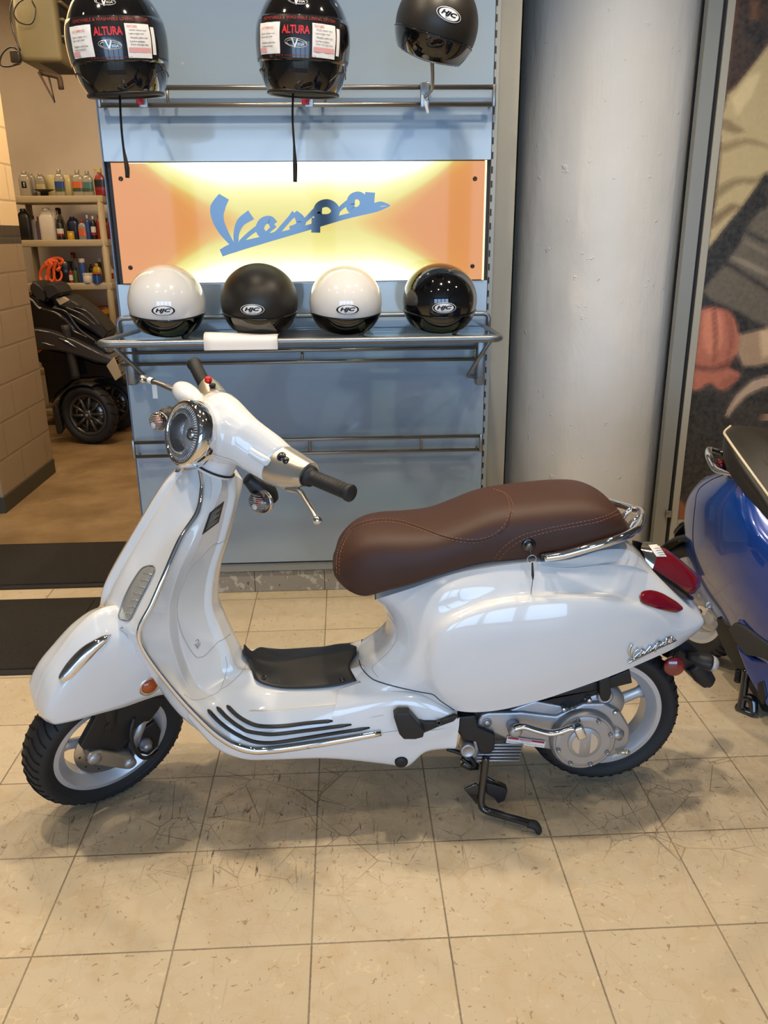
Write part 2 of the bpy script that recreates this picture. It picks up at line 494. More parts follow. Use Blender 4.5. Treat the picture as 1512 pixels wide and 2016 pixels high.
bm = bmesh.new(); box(bm, (-4.2, -7.1, -.05), (5, 2.0, 0)); struct('floor', bm, floor_m, smooth=False)
bm = bmesh.new(); box(bm, (-.76, 2.0, -.05), (5, 3.0, 0)); struct('floor_alcove', bm, floor_m, smooth=False)

# ---- workshop concrete floor
n = NT('concrete_material'); P3 = n.g.outputs['Position']
a_ = n.ramp(n.noise(P3, 2.2, 8, .65), [(.3, srgb(116, 92, 60)), (.5, srgb(142, 116, 80)), (.72, srgb(168, 142, 104))])
b_ = n.ramp(n.noise(P3, 14, 6, .7), [(.62, 0.), (.7, 1.)])
n.set(Base_Color=n.mix(n.math('MULTIPLY', b_, .4), a_, srgb(96, 78, 54)), Roughness=n.math('ADD', .3, n.math('MULTIPLY', n.noise(P3, 5), .3)))
n.bump(n.noise(P3, 40, 5), .15)
conc_m = n.m
bm = bmesh.new(); box(bm, (-5, 2.0, -.05), (-.76, 6.2, 0)); struct('floor_workshop', bm, conc_m, smooth=False)

# ---- plain painted walls
def plaster(name, col, amt=.05, rough=.6, sc=4., bs=.15):
    n = NT(name); P3 = n.g.outputs['Position']
    c = n.ramp(n.noise(P3, sc, 5, .6), [(.3, tuple(x * (1 - amt) for x in col)), (.7, tuple(min(1, x * (1 + amt)) for x in col))])
    n.set(Base_Color=c, Roughness=rough); n.bump(n.noise(P3, 60, 4), bs)
    return n.m
cream = plaster('cream_wall_paint', srgb(204, 190, 168))
grey_wall = plaster('grey_partition_paint', srgb(150, 146, 134))
dark_wall = plaster('recess_wall_paint', srgb(120, 118, 112))
off_white = plaster('showroom_wall_paint', srgb(120, 116, 110))
ceil_m = plaster('ceiling_paint', srgb(118, 114, 108))
bm = bmesh.new(); box(bm, (-5, 6.0, 0), (-.3, 6.15, CEIL)); struct('wall_back', bm, cream, smooth=False)
bm = bmesh.new(); box(bm, (-5.15, 2.0, 0), (-5, 6.15, CEIL)); struct('wall_workshop_left', bm, cream, smooth=False)
bm = bmesh.new(); box(bm, (-.70, 2.06, 0), (-.55, 6.0, CEIL)); struct('wall_workshop_right', bm, cream, smooth=False)
bm = bmesh.new(); box(bm, (-4.35, -7.1, 0), (-4.2, 2.15, CEIL)); struct('wall_left', bm, off_white, smooth=False)
bm = bmesh.new(); box(bm, (4.3, -7.1, 0), (4.45, 3.0, CEIL)); struct('wall_right', bm, off_white, smooth=False)
bm = bmesh.new(); box(bm, (-5.15, -7.1, CEIL), (5.15, 6.15, CEIL + .1)); struct('ceiling', bm, ceil_m, smooth=False)
bm = bmesh.new(); box(bm, (.6, 2.9, 0), (4.45, 3.05, CEIL)); struct('wall_recess', bm, dark_wall, smooth=False)
bm = bmesh.new(); box(bm, (-.765, 1.93, 0), (.772, 2.06, CEIL)); struct('wall_partition', bm, grey_wall, smooth=False)
# shop front behind the camera: sill wall, head wall, mullions
frame_dark = mat('window_frame_paint', (.10, .10, .11), .5)
bm = bmesh.new(); box(bm, (-4.2, -7.15, 0), (4.3, -7.0, .32)); box(bm, (-4.2, -7.15, 2.85), (4.3, -7.0, CEIL)); struct('wall_front', bm, off_white, smooth=False)
for i, x in enumerate((-4.1, -2.08, -.16, 1.74, 3.65)):
    bm = bmesh.new(); box(bm, (x - .1, -7.12, .32), (x + .1 if i < 4 else 4.3, -7.0, 2.85)); struct('window_frame_%d' % (i + 1), bm, frame_dark, smooth=False)
# recessed down-lights, including the spots added for column and banner
lamp_face = mat('down_light_face', (1, 1, 1), .4, emis=(1, .78, .5), es=8)
for x, y, k in SPOTS:
    t = thing('ceiling_light', (x, y, CEIL), 'small round recessed warm ceiling spotlight', 'ceiling light', 'recessed ceiling spotlights')
    bm = bmesh.new(); lathe(bm, [(.05, .03), (.05, 0), (.062, -.004), (.066, 0), (.066, .004)], frame_at((x, y, CEIL), (0, 0, 1)), 20, cap=False); obj('trim_ring', bm, white_inner, t)
    bm = bmesh.new(); lathe(bm, [(0, -.001), (.05, -.001)], frame_at((x, y, CEIL), (0, 0, 1)), 20, cap=False); obj('lamp_face', bm, lamp_face, t)

# ---- painted block wall at the left with its dark stripe
n = NT('block_wall_material'); s = n.sep(n.g.outputs['Position']); P3 = n.g.outputs['Position']
H = .2; Lb = .4
hz = n.math('DIVIDE', n.math('SUBTRACT', s[2], .09), H); row = n.math('FLOOR', hz)
yy = n.math('ADD', n.math('DIVIDE', n.math('ADD', s[1], s[0]), Lb), n.math('MULTIPLY', n.math('MODULO', row, 2.), .5))
e1 = n.math('ABSOLUTE', n.math('SUBTRACT', n.math('FRACT', n.math('ADD', hz, .5)), .5))
e2 = n.math('MULTIPLY', n.math('ABSOLUTE', n.math('SUBTRACT', n.math('FRACT', n.math('ADD', yy, .5)), .5)), 2.)
edg = n.math('ADD', n.math('MINIMUM', e1, e2), n.math('MULTIPLY', n.math('SUBTRACT', n.noise(P3, 30, 4), .5), .03))
jt = n.ramp(edg, [(.0, 1.), (.03, .6), (.05, 0.)])
low = n.mix(n.noise(P3, 3, 4), srgb(150, 132, 108), srgb(160, 143, 118)); up = n.mix(n.noise(P3, 3, 4), srgb(232, 208, 164), srgb(238, 216, 176))
isup = n.math('GREATER_THAN', s[2], 1.555); isst = n.math('MULTIPLY', n.math('GREATER_THAN', s[2], 1.452), n.math('LESS_THAN', s[2], 1.555))
tl = n.math('ABSOLUTE', n.math('SUBTRACT', n.math('FRACT', n.math('DIVIDE', s[1], .1)), .5))
st = n.mix(n.math('GREATER_THAN', tl, .47), srgb(74, 68, 60), srgb(46, 42, 38))
c = n.mix(isup, low, up); c = n.mix(n.math('MULTIPLY', jt, .35), c, srgb(110, 94, 74)); c = n.mix(isst, c, st)
n.set(Base_Color=c, Roughness=.55)
n.bump(n.math('SUBTRACT', n.math('MULTIPLY', n.noise(P3, 90, 4), .25), n.math('MULTIPLY', jt, 1.)), .4, .004)
block_m = n.m
bm = bmesh.new(); box(bm, (-5.0, 3.10, 0), (-1.85, 3.94, CEIL)); struct('wall_block', bm, block_m, smooth=False)
base_m = mat('dark_green_skirting', srgb(62, 62, 50), .5)
bm = bmesh.new(); box(bm, (-5.0, 3.094, 0), (-1.844, 3.945, .092)); struct('baseboard_block', bm, base_m, smooth=False)

# ---- terrazzo kick plate below the display
n = NT('terrazzo_kick_material'); P3 = n.g.outputs['Position']; s = n.sep(P3)
chip = n.ramp(n.noise(P3, 34, 2, .4, .3), [(.58, 0.), (.61, 1.)])
c = n.mix(chip, srgb(150, 146, 138), srgb(186, 184, 176)); pit = n.ramp(n.noise(P3, 60, 3), [(.66, 0.), (.7, 1.)])
c = n.mix(pit, c, srgb(92, 84, 74))
gx = n.math('ABSOLUTE', n.math('SUBTRACT', n.math('FRACT', n.math('ADD', n.math('DIVIDE', s[0], T), .53)), .5))
c = n.mix(n.math('LESS_THAN', gx, .006), c, srgb(80, 74, 66))
n.set(Base_Color=c, Roughness=.35)
bm = bmesh.new(); rbox(bm, (-.766, 1.905, 0), (.773, 1.93, .098), .003); struct('baseboard_terrazzo', bm, n.m, smooth=False)

# ---- mats
n = NT('mat_pile_material'); P3 = n.g.outputs['Position']
n.set(Base_Color=n.ramp(n.noise(P3, 160, 4), [(.3, srgb(26, 22, 18)), (.7, srgb(52, 45, 36))]), Roughness=.95); n.bump(n.noise(P3, 220, 3), 1., .006)
mat_m = n.m; n2 = mat('mat_rubber_edge', srgb(26, 23, 20), .7)
def floor_mat(x0, y0, x1, y1, label):
    t = thing('door_mat', ((x0 + x1) / 2, (y0 + y1) / 2, 0), label, 'mat', 'entrance mats')
    bm = bmesh.new(); rbox(bm, (x0, y0, 0.0), (x1, y1, .008), .004); obj('rubber_border', bm, n2, t)
    bm = bmesh.new(); rbox(bm, (x0 + .03, y0 + .03, .006), (x1 - .03, y1 - .03, .013), .003); obj('pile', bm, mat_m, t)
floor_mat(-2.3, 1.235, -.965, 1.885, 'black ribbed entrance mat on the tiles nearest the white scooter front wheel')
floor_mat(-2.6, 2.005, -.79, 2.57, 'dark brown entrance mat on the concrete just inside the workshop')

# ---- round column
n = NT('column_paint_material'); P3 = n.g.outputs['Position']
m = n.N.new('ShaderNodeMapping'); m.inputs['Scale'].default_value = (1, 1, .35); n.L.new(P3, m.inputs[0])
c = n.ramp(n.noise(P3, 2.5, 5), [(.3, srgb(206, 204, 200)), (.7, srgb(218, 216, 212))])
n.set(Base_Color=c, Roughness=.42)
cr_ = n.ramp(n.voro(P3, 7, 'DISTANCE_TO_EDGE')[0], [(.0, 0.), (.02, 1.)])
h_ = n.math('ADD', n.math('MULTIPLY', n.noise(m.outputs[0], 6, 6, .6), 1.3), n.math('MULTIPLY', n.ramp(n.noise(P3, 22, 3), [(.68, 0.), (.74, 1.)]), .35))
n.bump(h_, .55, .012)
CX, CY, CRAD = 1.256, 2.45, .367
bm = bmesh.new(); lathe(bm, [(CRAD, 0), (CRAD, CEIL)], Matrix.Translation((CX, CY, 0)), 96); struct('wall_column', bm, n.m, autos=50)

# =================================================================== DISPLAY STAND
panel_m = mat('pale_blue_panel', srgb(148, 166, 184), .13, coat=.4, spec=.6)
panel_edge = mat('panel_edge_dark', (.02, .02, .022), .5)
disp = thing('display_stand', (0, 1.9, 0), 'tall pale blue display stand with glowing sign behind the white scooter', 'display stand')
PX0, PX1 = -.762, .668; YP = 1.885
def panel(z0, z1, name='panel'):
    bm = bmesh.new(); rbox(bm, (PX0, YP, z0), (PX1, YP + .02, z1), .0015); return obj(name, bm, panel_m, disp, smooth=False)
bm = bmesh.new(); box(bm, (PX0 + .005, YP + .0205, .12), (PX1 + .012, YP + .044, 2.75)); obj('backing_frame', bm, panel_edge, disp, smooth=False)
panel(.148, 1.094, 'lower_panel'); panel(1.097, 1.312, 'middle_panel'); panel(1.747, 2.75, 'upper_panel')
bm = bmesh.new(); rbox(bm, (PX0 + .004, 1.893, .103), (PX1 + .004, 1.925, .140), .002); obj('plinth_rail', bm, mat('plinth_grey', srgb(140, 146, 148), .4), disp, smooth=False)
# slotted upright on the right edge
bm = bmesh.new(); box(bm, (PX1 + .002, YP + .002, .12), (PX1 + .02, YP + .03, 2.75)); up = obj('slotted_upright', bm, mat('upright_grey', srgb(150, 152, 150), .4), disp, smooth=False)
bm = bmesh.new()
z = .2
while z < 2.7:
    box(bm, (PX1 + .0015, YP + .001, z), (PX1 + .008, YP + .0019, z + .024)); z += .05
obj('slots', bm, panel_edge, up, smooth=False)
bm = bmesh.new(); box(bm, (PX0 - .006, YP + .002, .12), (PX0 - .001, YP + .04, 2.75)); obj('left_edge_strip', bm, mat('edge_blue_grey', srgb(90, 104, 122), .35, metal=.3), disp, smooth=False)

# ---- the light box
n = NT('light_box_glow'); s = n.sep(n.g.outputs['Position'])
u = n.math('DIVIDE', n.math('SUBTRACT', s[0], -.046), .69)      # -1..1 across
v = n.math('DIVIDE', n.math('SUBTRACT', s[2], 1.53), .216)       # -1..1 up
au = n.math('ABSOLUTE', u); av = n.math('ABSOLUTE', v)
# tubes run along top and bottom between |u| < .65
tube_end = n.ramp(n.math('ADD', au, n.math('MULTIPLY', n.math('SUBTRACT', 1., av), .22)), [(.50, 1.), (.66, .72), (.84, .2), (1., .05)])
near = n.math('POWER', av, 2.2)
glow = n.math('MULTIPLY', tube_end, n.math('ADD', .30, n.math('MULTIPLY', near, .95)))
colr = n.ramp(glow, [(.0, (1., .40, .13)), (.13, (1., .44, .13)), (.24, (1., .60, .17)), (.32, (.98, .90, .30)), (.50, (1., .93, .40)), (.75, (1., .98, .75)), (.95, (1., 1., .95))])
stg = n.ramp(glow, [(.0, .86), (.25, .86), (.5, .95), (1., 1.)])
n.set(Base_Color=(.03, .02, .015), Roughness=.04, Emission_Color=colr, Emission_Strength=n.math('MULTIPLY', stg, n.math('ADD', .86, n.math('MULTIPLY', n.math('MULTIPLY', glow, glow), .9))))
n.b.inputs['Specular IOR Level'].default_value = .16
bm = bmesh.new(); rbox(bm, (-.738, YP - .006, 1.316), (.645, YP + .012, 1.743), .002); sign = obj('illuminated_sign_panel', bm, n.m, disp, smooth=False)
bm = bmesh.new(); box(bm, (.6455, YP - .007, 1.314), (.652, YP + .012, 1.745)); obj('sign_edge', bm, mat('sign_edge_glow', (.9, .8, .5), .3, emis=(1, .75, .35), es=.9), sign, smooth=False)
screw_m = mat('screw_cap', (.06, .055, .05), .3, metal=.8)
for px, py in ((238, 352), (257, 527), (935, 352), (930, 524)):
    p = at(px, py, YP - .006)
    bm = bmesh.new(); lathe(bm, [(.0085, .0), (.0085, .003), (.006, .006), (.003, .006), (.002, .003), (0, .003)], frame_at(p, (0, -1, 0)), 18); obj('screw', bm, screw_m, disp)

# ---- the script lettering, as strokes (photo-crop units -> mapped by fn)
VS = [
 [(266, 155, 66), (226, 228, 88), (227, 300, 68), (262, 380, 52), (322, 466, 26)],
 [(442, 272, 62), (376, 320, 50), (347, 390, 33), (345, 462, 28)],
 [(372, 450, 24), (430, 396, 26), (490, 352, 30)],
 [(588, 335, 52), (562, 304, 44), (520, 316, 48), (499, 355, 50), (512, 392, 50), (556, 412, 44), (604, 395, 30), (650, 344, 28), (696, 292, 28), (724, 262, 40)],
 [(597, 340, 26), (545, 388, 20)],
 [(724, 258, 32), (752, 290, 50), (765, 322, 58), (742, 350, 44), (690, 358, 20)],
 [(775, 322, 24), (815, 286, 28), (856, 246, 34)],
 [(868, 262, 56), (884, 212, 44), (935, 197, 46), (978, 222, 50), (985, 262, 52), (950, 290, 46), (893, 292, 48), (866, 262, 50)],
 [(862, 292, 52), (860, 388, 52)],
 [(990, 262, 24), (1028, 224, 26), (1070, 192, 32)],
 [(1084, 205, 52), (1096, 160, 42), (1140, 148, 46), (1172, 180, 52), (1166, 222, 50), (1130, 246, 44), (1090, 236, 46), (1082, 202, 50)],
 [(1212, 127, 58), (1208, 190, 56), (1214, 240, 60)],
 [(1232, 222, 40), (1278, 202, 28), (1318, 206, 14), (1340, 213, 6)],
 [(248, 520, 44), (330, 486, 56), (560, 424, 40), (800, 358, 32), (1050, 285, 30), (1250, 240, 26), (1342, 214, 4)],
]
def ribbon_letters(bm, fn, depth_fn=None, k=7, wk=1.12):
    """fn(x, y, lift) -> world. each stroke is a raised ribbon with square edges"""
    for si, st in enumerate(VS):
        e_ = 1 + .05 * si
        C = [Vector((x, y, 0)) for x, y, w_ in st]; W = [w_ for _, _, w_ in st]
        m = (len(C) - 1) * k + 1 if len(C) > 2 else k + 1
        Pp = []; 
        for i in range(m):
            t = i / k if len(C) > 2 else i / k * (len(C) - 1)
            p = cr1(C, t) if len(C) > 2 else C[0].lerp(C[1], t); a = min(int(t), len(C) - 2); f = t - a
            Pp.append((p, W[a] * (1 - f) + W[a + 1] * f))
        rings = []
        for i, (p, w_) in enumerate(Pp):
            a = Pp[max(i - 1, 0)][0]; b = Pp[min(i + 1, m - 1)][0]; d = (b - a).normalized(); nn = Vector((-d.y, d.x, 0)) * (w_ * .5 * wk)
            l, r = p + nn, p - nn
            rings.append([fn(l.x, l.y, 0), fn(l.x, l.y, e_), fn(r.x, r.y, e_), fn(r.x, r.y, 0)])
        loft(bm, rings)
letter_m = mat('mirror_lettering', (.075, .088, .10), .08, metal=1.)
bm = bmesh.new()
ribbon_letters(bm, lambda x, y, l: at(360 + x * .3042, 340 + y * .3042, YP - .0065 - .0025 * l) )
obj('script_lettering', bm, letter_m, disp, smooth=False)

# ---- rails
def rail(name, za, zb, x0, x1, posts, yr=1.845):
    bm = bmesh.new()
    for z_ in (za, zb): cyl(bm, (x0, yr, z_), (x1, yr, z_), .0085 if za > 1.5 else .007)
    for xp in posts: cyl(bm, (xp, yr, za), (xp, yr, zb), .005)
    for xp in (x0 + .01, x1 - .01, (x0 + x1) / 2): cyl(bm, (xp, yr, zb), (xp, YP + .001, zb), .006)
    for xp in (x0, x1): rbox(bm, (xp - .006, yr - .009, zb - .009), (xp + .006, yr + .009, za + .009), .002)
    return obj(name, bm, steel, disp)
za = at(600, 172, 1.845).z; zb = at(600, 206, 1.845).z
RAIL_A, RAIL_B = za, zb
rail('upper_rail', za, zb, at(196, 205, 1.845).x, at(972, 205, 1.845).x, [at(330, 190, 1.845).x, at(640, 190, 1.845).x])
z3 = at(700, 863, 1.845).z; z4 = at(700, 890, 1.845).z
rail('lower_rail', z3, z4, at(263, 880, 1.845).x, at(946, 880, 1.845).x, [at(610, 875, 1.845).x, at(829, 875, 1.845).x])
z5 = at(600, 712, 1.845).z; z6 = z5 + .045
bm = bmesh.new(); x0, x1 = at(236, 712, 1.845).x, at(940, 712, 1.845).x
cyl(bm, (x0, 1.845, z5), (x1, 1.845, z5), .007); cyl(bm, (x0, 1.845, z6), (x1, 1.845, z6), .007)
for px in (595, 935): cyl(bm, (at(px, 700, 1.845).x, 1.845, z5), (at(px, 700, 1.845).x, 1.845, z6), .005)
for xx in (x0 + .01, x1 - .01): cyl(bm, (xx, 1.845, z5), (xx, YP + .001, z5), .006)
obj('middle_rail', bm, steel, disp)

# ---- shelf
shelf = thing('glass_shelf', (0, 1.7, 1.12), 'glass shelf in a bent steel tube frame holding four helmets', 'shelf')
zS = 1.131; tube_m = mat('shelf_tube', (.24, .26, .285), .36, metal=.8)
yF = 1.52; xl = at(190, 674, yF).x; xr = at(988, 668, yF).x; xbl, xbr = xl + .03, xr - .03
P_ = [V(-.70, 1.86, zS), V(-.735, 1.75, zS)]
def rounded(pts, r, k=6):
    out = []
    for i, p in enumerate(pts):
        p = Vector(p)
        if i in (0, len(pts) - 1): out.append(p); continue
        a = (Vector(pts[i - 1]) - p); b = (Vector(pts[i + 1]) - p); rr = min(r, a.length * .49, b.length * .49)
        s0 = p + a.normalized() * rr; s1 = p + b.normalized() * rr
        for j in range(k + 1):
            t = j / k; out.append(s0 * (1 - t) ** 2 + p * 2 * t * (1 - t) + s1 * t * t)
    return out
path = rounded([(-.70, 1.87, zS), (xl, yF, zS), (xr, yF, zS), (.66, 1.87, zS)], .05)
bm = bmesh.new(); tube(bm, path, .0135, 14, smooth=1); obj('front_tube', bm, tube_m, shelf)
xa, xb = at(232, 640, 1.86).x, at(962, 640, 1.86).x; zt = at(600, 622, 1.86).z
bm = bmesh.new(); tube(bm, rounded([(xa, 1.86, zS - .01), (xa, 1.86, zt), (xb, 1.86, zt), (xb, 1.86, zS - .01)], .025), .0085, 12, smooth=1); obj('back_tube', bm, tube_m, shelf)
glass_m = mat('green_tinted_glass', (.50, .62, .56), .05, trans=.0, spec=.7)
gm = glass('shelf_glass', tint=(.66, .80, .74), rough=.02, mixc=1.)
bm = bmesh.new(); v = [(-.69, 1.865), (xl + .02, yF + .012), (xr - .02, yF + .012), (.65, 1.865)]
prism(bm, v, .008, Matrix.Translation((0, 0, zS - .002))); obj('glass_plate', bm, gm, shelf, smooth=False)
for px, sx_ in ((259, 1), (945, -1)):
    xx = at(px, 715, 1.865).x
    bm = bmesh.new(); zb_ = at(px, 757, 1.865).z
    rbox(bm, (xx - .018, 1.84, zb_), (xx + .018, 1.884, zS - .012), .008); obj('bracket_post', bm, tube_m, shelf)
    bm = bmesh.new(); tube(bm, rounded([(xx, 1.865, zb_ + .03), (xx + sx_ * .06, 1.80, zb_ + .045), (xx + sx_ * .01, 1.60, zS - .02)], .02), .008, 10, smooth=1); obj('brace', bm, tube_m, shelf)
bm = bmesh.new(); tube(bm, [(at(300, 665, 1.84).x, 1.86, zS - .012), (at(945, 660, 1.84).x, 1.86, zS - .012)], .009, 10, smooth=1); obj('rear_support', bm, tube_m, shelf)

# ---- black tray and paper roll on the shelf
a_, b_ = at(480, 660, 1.62), at(728, 655, 1.62)
tray = thing('black_tray', (.05, 1.68, zS + .006), 'flat black plastic sheet lying on the shelf under the middle helmets', 'tray')
bm = bmesh.new(); rbox(bm, (-.30, 1.54, zS + .006), (.17, 1.80, zS + .010), .001); obj('sheet', bm, mat('brown_black_plastic', (.035, .03, .027), .35), tray, smooth=False)
bm = bmesh.new(); box(bm, (.0, 1.60, zS + .0101), (.15, 1.603, zS + .0106)); box(bm, (.0, 1.62, zS + .0101), (.13, 1.622, zS + .0106)); obj('printed_line', bm, mat('faint_print', (.14, .13, .12), .5), tray, smooth=False)
a_, b_ = at(402, 668, 1.515), at(547, 671, 1.515)
roll = thing('paper_leaflet', (a_.x, 1.52, zS + .01), 'white folded paper draped over the front tube of the shelf', 'paper')
bm = bmesh.new(); rows = []
for t in range(9):
    x = a_.x + (b_.x - a_.x) * t / 8; k = t / 8
    rows.append([V(x, 1.60 - .02 * k, zS + .026 - .008 * k), V(x, 1.55, zS + .034 - .010 * k), V(x, 1.515, zS + .030 - .010 * k), V(x, 1.4995, zS + .012), V(x, 1.497, zS - .016 - .002 * math.sin(3 * k)), V(x, 1.497, zS - .024)])
surf(bm, rows, 1, 4); obj('sheet', bm, paper_m, roll, solid=.0015)
# =================================================================== WHITE SCOOTER
YC = .54
B = Frame(Matrix.Translation((0, YC, 0)))
AX = Vector((.44, 0, .898)).normalized(); PIV = Vector((-.115, 0, 1.064)); TH = math.radians(39.5)
STM = B.M @ Matrix.Translation(PIV) @ Matrix.Rotation(TH, 4, AX) @ Matrix.Translation(-PIV)
S = Frame(STM)
sco = thing('scooter', (.1, YC, 0), 'white vintage-style scooter with brown seat standing in the foreground', 'scooter')
def b3(p): return p if isinstance(p, Vector) else B.pt(*p)
def s3(p): return p if isinstance(p, Vector) else S.pt(*p)
L3 = lambda x, w, z: Vector((x, -w, z))

def make_wheel(M, r, wt, rr, spokes, parent, steer=False, names=('tyre', 'wheel_rim')):
    """M: wheel space, local z = axle pointing to the near side"""
    bm = bmesh.new()
    h = wt / 2
    prof = [(rr - .004, -h * .62), (rr + .012, -h * .80), (rr + (r - rr) * .45, -h), (r - .022, -h * .93), (r - .010, -h * .72), (r - .003, -h * .4), (r, 0),
            (r - .003, h * .4), (r - .010, h * .72), (r - .022, h * .93), (rr + (r - rr) * .45, h), (rr + .012, h * .80), (rr - .004, h * .62)]
    lathe(bm, prof, M, 96, cap=False)
    # raised sidewall ring
    for sgn in (1, -1):
        lathe(bm, [(rr + .020, h * .88 * sgn), (rr + .022, h * .93 * sgn), (rr + .025, h * .95 * sgn), (rr + .027, h * .92 * sgn)], M, 96, cap=False)
    ty = obj(names[0], bm, rubber, parent)
    # tread grooves: slanted lugs over the crown and shoulder
    bm = bmesh.new(); N_ = 46
    for i in range(N_):
        a = 2 * PI * i / N_
        for sgn in (1, -1):
            pts = []
            for k in range(5):
                t = k / 4; hh = sgn * h * (.06 + .84 * t); aa = a + .11 * t + (.03 if sgn < 0 else 0)
                # radius of the carcass at this height
                q = abs(hh) / h; rad = r - .003 * (q / .4) ** 2 if q < .4 else (r - .003 - .007 * (q - .4) / .32 if q < .72 else r - .010 - .012 * (q - .72) / .21)
                pts.append(M @ Vector((math.cos(aa) * (rad + .0006), math.sin(aa) * (rad + .0006), hh)))
            tube(bm, pts, .0024, 5, smooth=1)
    obj('tread_groove', bm, mat('tread_groove_black', (.003, .003, .003), .9), ty, smooth=True)['kind'] = 'stuff'
    bm = bmesh.new()
    d = h * .72
    # rim barrel with stepped lip
    lathe(bm, [(rr - .002, -d), (rr + .004, -d), (rr + .006, -d + .006), (rr - .006, -d + .012), (rr - .022, -d * .3), (rr - .024, d * .3),
               (rr - .006, d - .012), (rr + .006, d - .006), (rr + .006, d), (rr - .008, d + .001), (rr - .014, d - .004), (rr - .030, d * .45), (rr - .032, -d * .45), (rr - .014, -d + .004)], M, 80, cap=False)
    rim = obj(names[1], bm, rim_silver, parent, autos=35)
    bm = bmesh.new()
    for i in range(spokes):
        a = 2 * PI * i / spokes + .35
        ca, sa = math.cos(a), math.sin(a); e1 = Vector((ca, sa, 0)); e2 = Vector((-sa, ca, 0)); e3 = Vector((0, 0, 1))
        rings = []
        for t, w_, th, zz in ((0, .026, .018, .004), (.35, .017, .013, .002), (.75, .016, .011, .0), (1, .026, .014, 0)):
            c = e1 * (.03 + (rr - .05) * t) + e3 * zz; rg = []
            for k in range(10):
                b_ = 2 * PI * k / 10; rg.append(M @ (c + e2 * (w_ * math.cos(b_)) + e3 * (th * math.sin(b_))))
            rings.append(rg)
        loft(bm, rings)
    obj('spokes', bm, rim_silver, rim)
    bm = bmesh.new(); lathe(bm, [(.0, .035), (.018, .034), (.024, .028), (.040, .020), (.044, -.020), (0, -.022)], M, 32); obj('hub', bm, alu, rim)
    return ty, rim

# ---------------------------------------------------------------- front wheel (steered)
AXL = Vector((-.570, 0, .217)); RW = .215
Mfw = STM @ Matrix.Translation(AXL) @ Matrix.Rotation(PI / 2, 4, 'X')   # local z -> -y (near side)
make_wheel(Mfw, RW, .108, .150, 5, sco)
bm = bmesh.new()
lathe(bm, [(.045, .030), (.100, .030), (.100, .034), (.045, .034)], Mfw, 48, cap=False)
lathe(bm, [(.04, .020), (.045, .032)], Mfw, 32, cap=False)
dsk = obj('brake_disc', bm, mat('disc_steel', (.55, .54, .52), .3, metal=1.), sco)
bm = bmesh.new()
for i in range(24):
    a = 2 * PI * i / 24; rr_ = .072 if i % 2 else .087
    lathe(bm, [(0, .0346), (.0035, .0346)], Mfw @ Matrix.Translation((rr_ * math.cos(a), rr_ * math.sin(a), 0)), 8, cap=False)
obj('vent_hole', bm, panel_edge, dsk, smooth=False)
# link arm and black fork cover, near side
def spoly(pts, w0, w1, name, m, bev=.006, fr=S, parent=sco):
    """plate between two lateral offsets, outline in photo pixels at offset w0"""
    bm = bmesh.new(); P = [fr.pt(x, y, w0) for x, y in pts]
    a = [bm.verts.new(fr.M @ p) for p in P]; b = [bm.verts.new(fr.M @ Vector((p.x, -w1, p.z))) for p in P]; n = len(P)
    bm.faces.new(a); bm.faces.new(b)
    for i in range(n): bm.faces.new((a[i], a[(i + 1) % n], b[(i + 1) % n], b[i]))
    bmesh.ops.recalc_face_normals(bm, faces=bm.faces)
    if bev: bmesh.ops.bevel(bm, geom=[e for e in bm.edges], offset=bev, segments=3, affect='EDGES', profile=.6, clamp_overlap=True)
    return obj(name, bm, m, parent, autos=45)
fork = spoly([(178, 1408), (300, 1372), (328, 1374), (312, 1400), (290, 1418), (262, 1440), (252, 1462), (240, 1476), (165, 1478), (158, 1470), (190, 1412)], .072, .05, 'fork_cover', black_pl)
spoly([(206, 1432), (226, 1410), (224, 1425), (206, 1442)], .0745, .07, 'recess', black_gl, 0, parent=fork)
cal = spoly([(176, 1484), (200, 1478), (262, 1490), (270, 1500), (262, 1512), (250, 1516), (182, 1506), (172, 1496)], .082, .045, 'brake_caliper', mat('caliper_metal', (.48, .46, .43), .35, metal=.9), .006)
for px, py, r_ in ((187, 1494, .014), (257, 1503, .013)):
    bm = bmesh.new(); p = S.M @ S.pt(px, py, .083); lathe(bm, [(r_ + .004, -.02), (r_ + .003, .004), (r_ * .6, .007), (0, .0075)], frame_at(p, S.M.to_3x3() @ V(0, -1, 0)), 20); obj('piston_cap', bm, alu, cal)
bm = bmesh.new(); p0 = S.M @ S.pt(282, 1408, .045); p1 = S.M @ S.pt(255, 1488, .045)
cyl(bm, p0, p1, .016, .013, 18); obj('shock_absorber', bm, alu, sco)
bm = bmesh.new(); c0 = S.M @ S.pt(296, 1390, .045)
for k in range(6):
    a = c0.lerp(p0, k / 6 + .02); tt = frame_at(a, p0 - c0)
    lathe(bm, [(.019, 0), (.024, .005), (.019, .010)], tt, 18, cap=False)
obj('shock_spring', bm, black_pl, sco)
bm = bmesh.new()
tube(bm, [S.M @ S.pt(x, y, w_) for x, y, w_ in ((264, 1412, .07), (258, 1440, .085), (262, 1468, .09), (278, 1490, .09), (296, 1490, .08), (310, 1478, .06))], .0055, 10)
obj('brake_hose', bm, black_pl, sco)
bm = bmesh.new(); p = S.M @ S.pt(288, 1468, .062)
lathe(bm, [(.018, -.03), (.018, 0), (.012, .006), (.012, .012), (0, .013)], frame_at(p, S.M.to_3x3() @ V(0, -1, 0)), 20); obj('axle_nut', bm, alu, sco)
spoly([(262, 1452), (306, 1420), (318, 1440), (312, 1470), (292, 1488), (262, 1482)], .050, .036, 'link_arm', black_pl, .005)
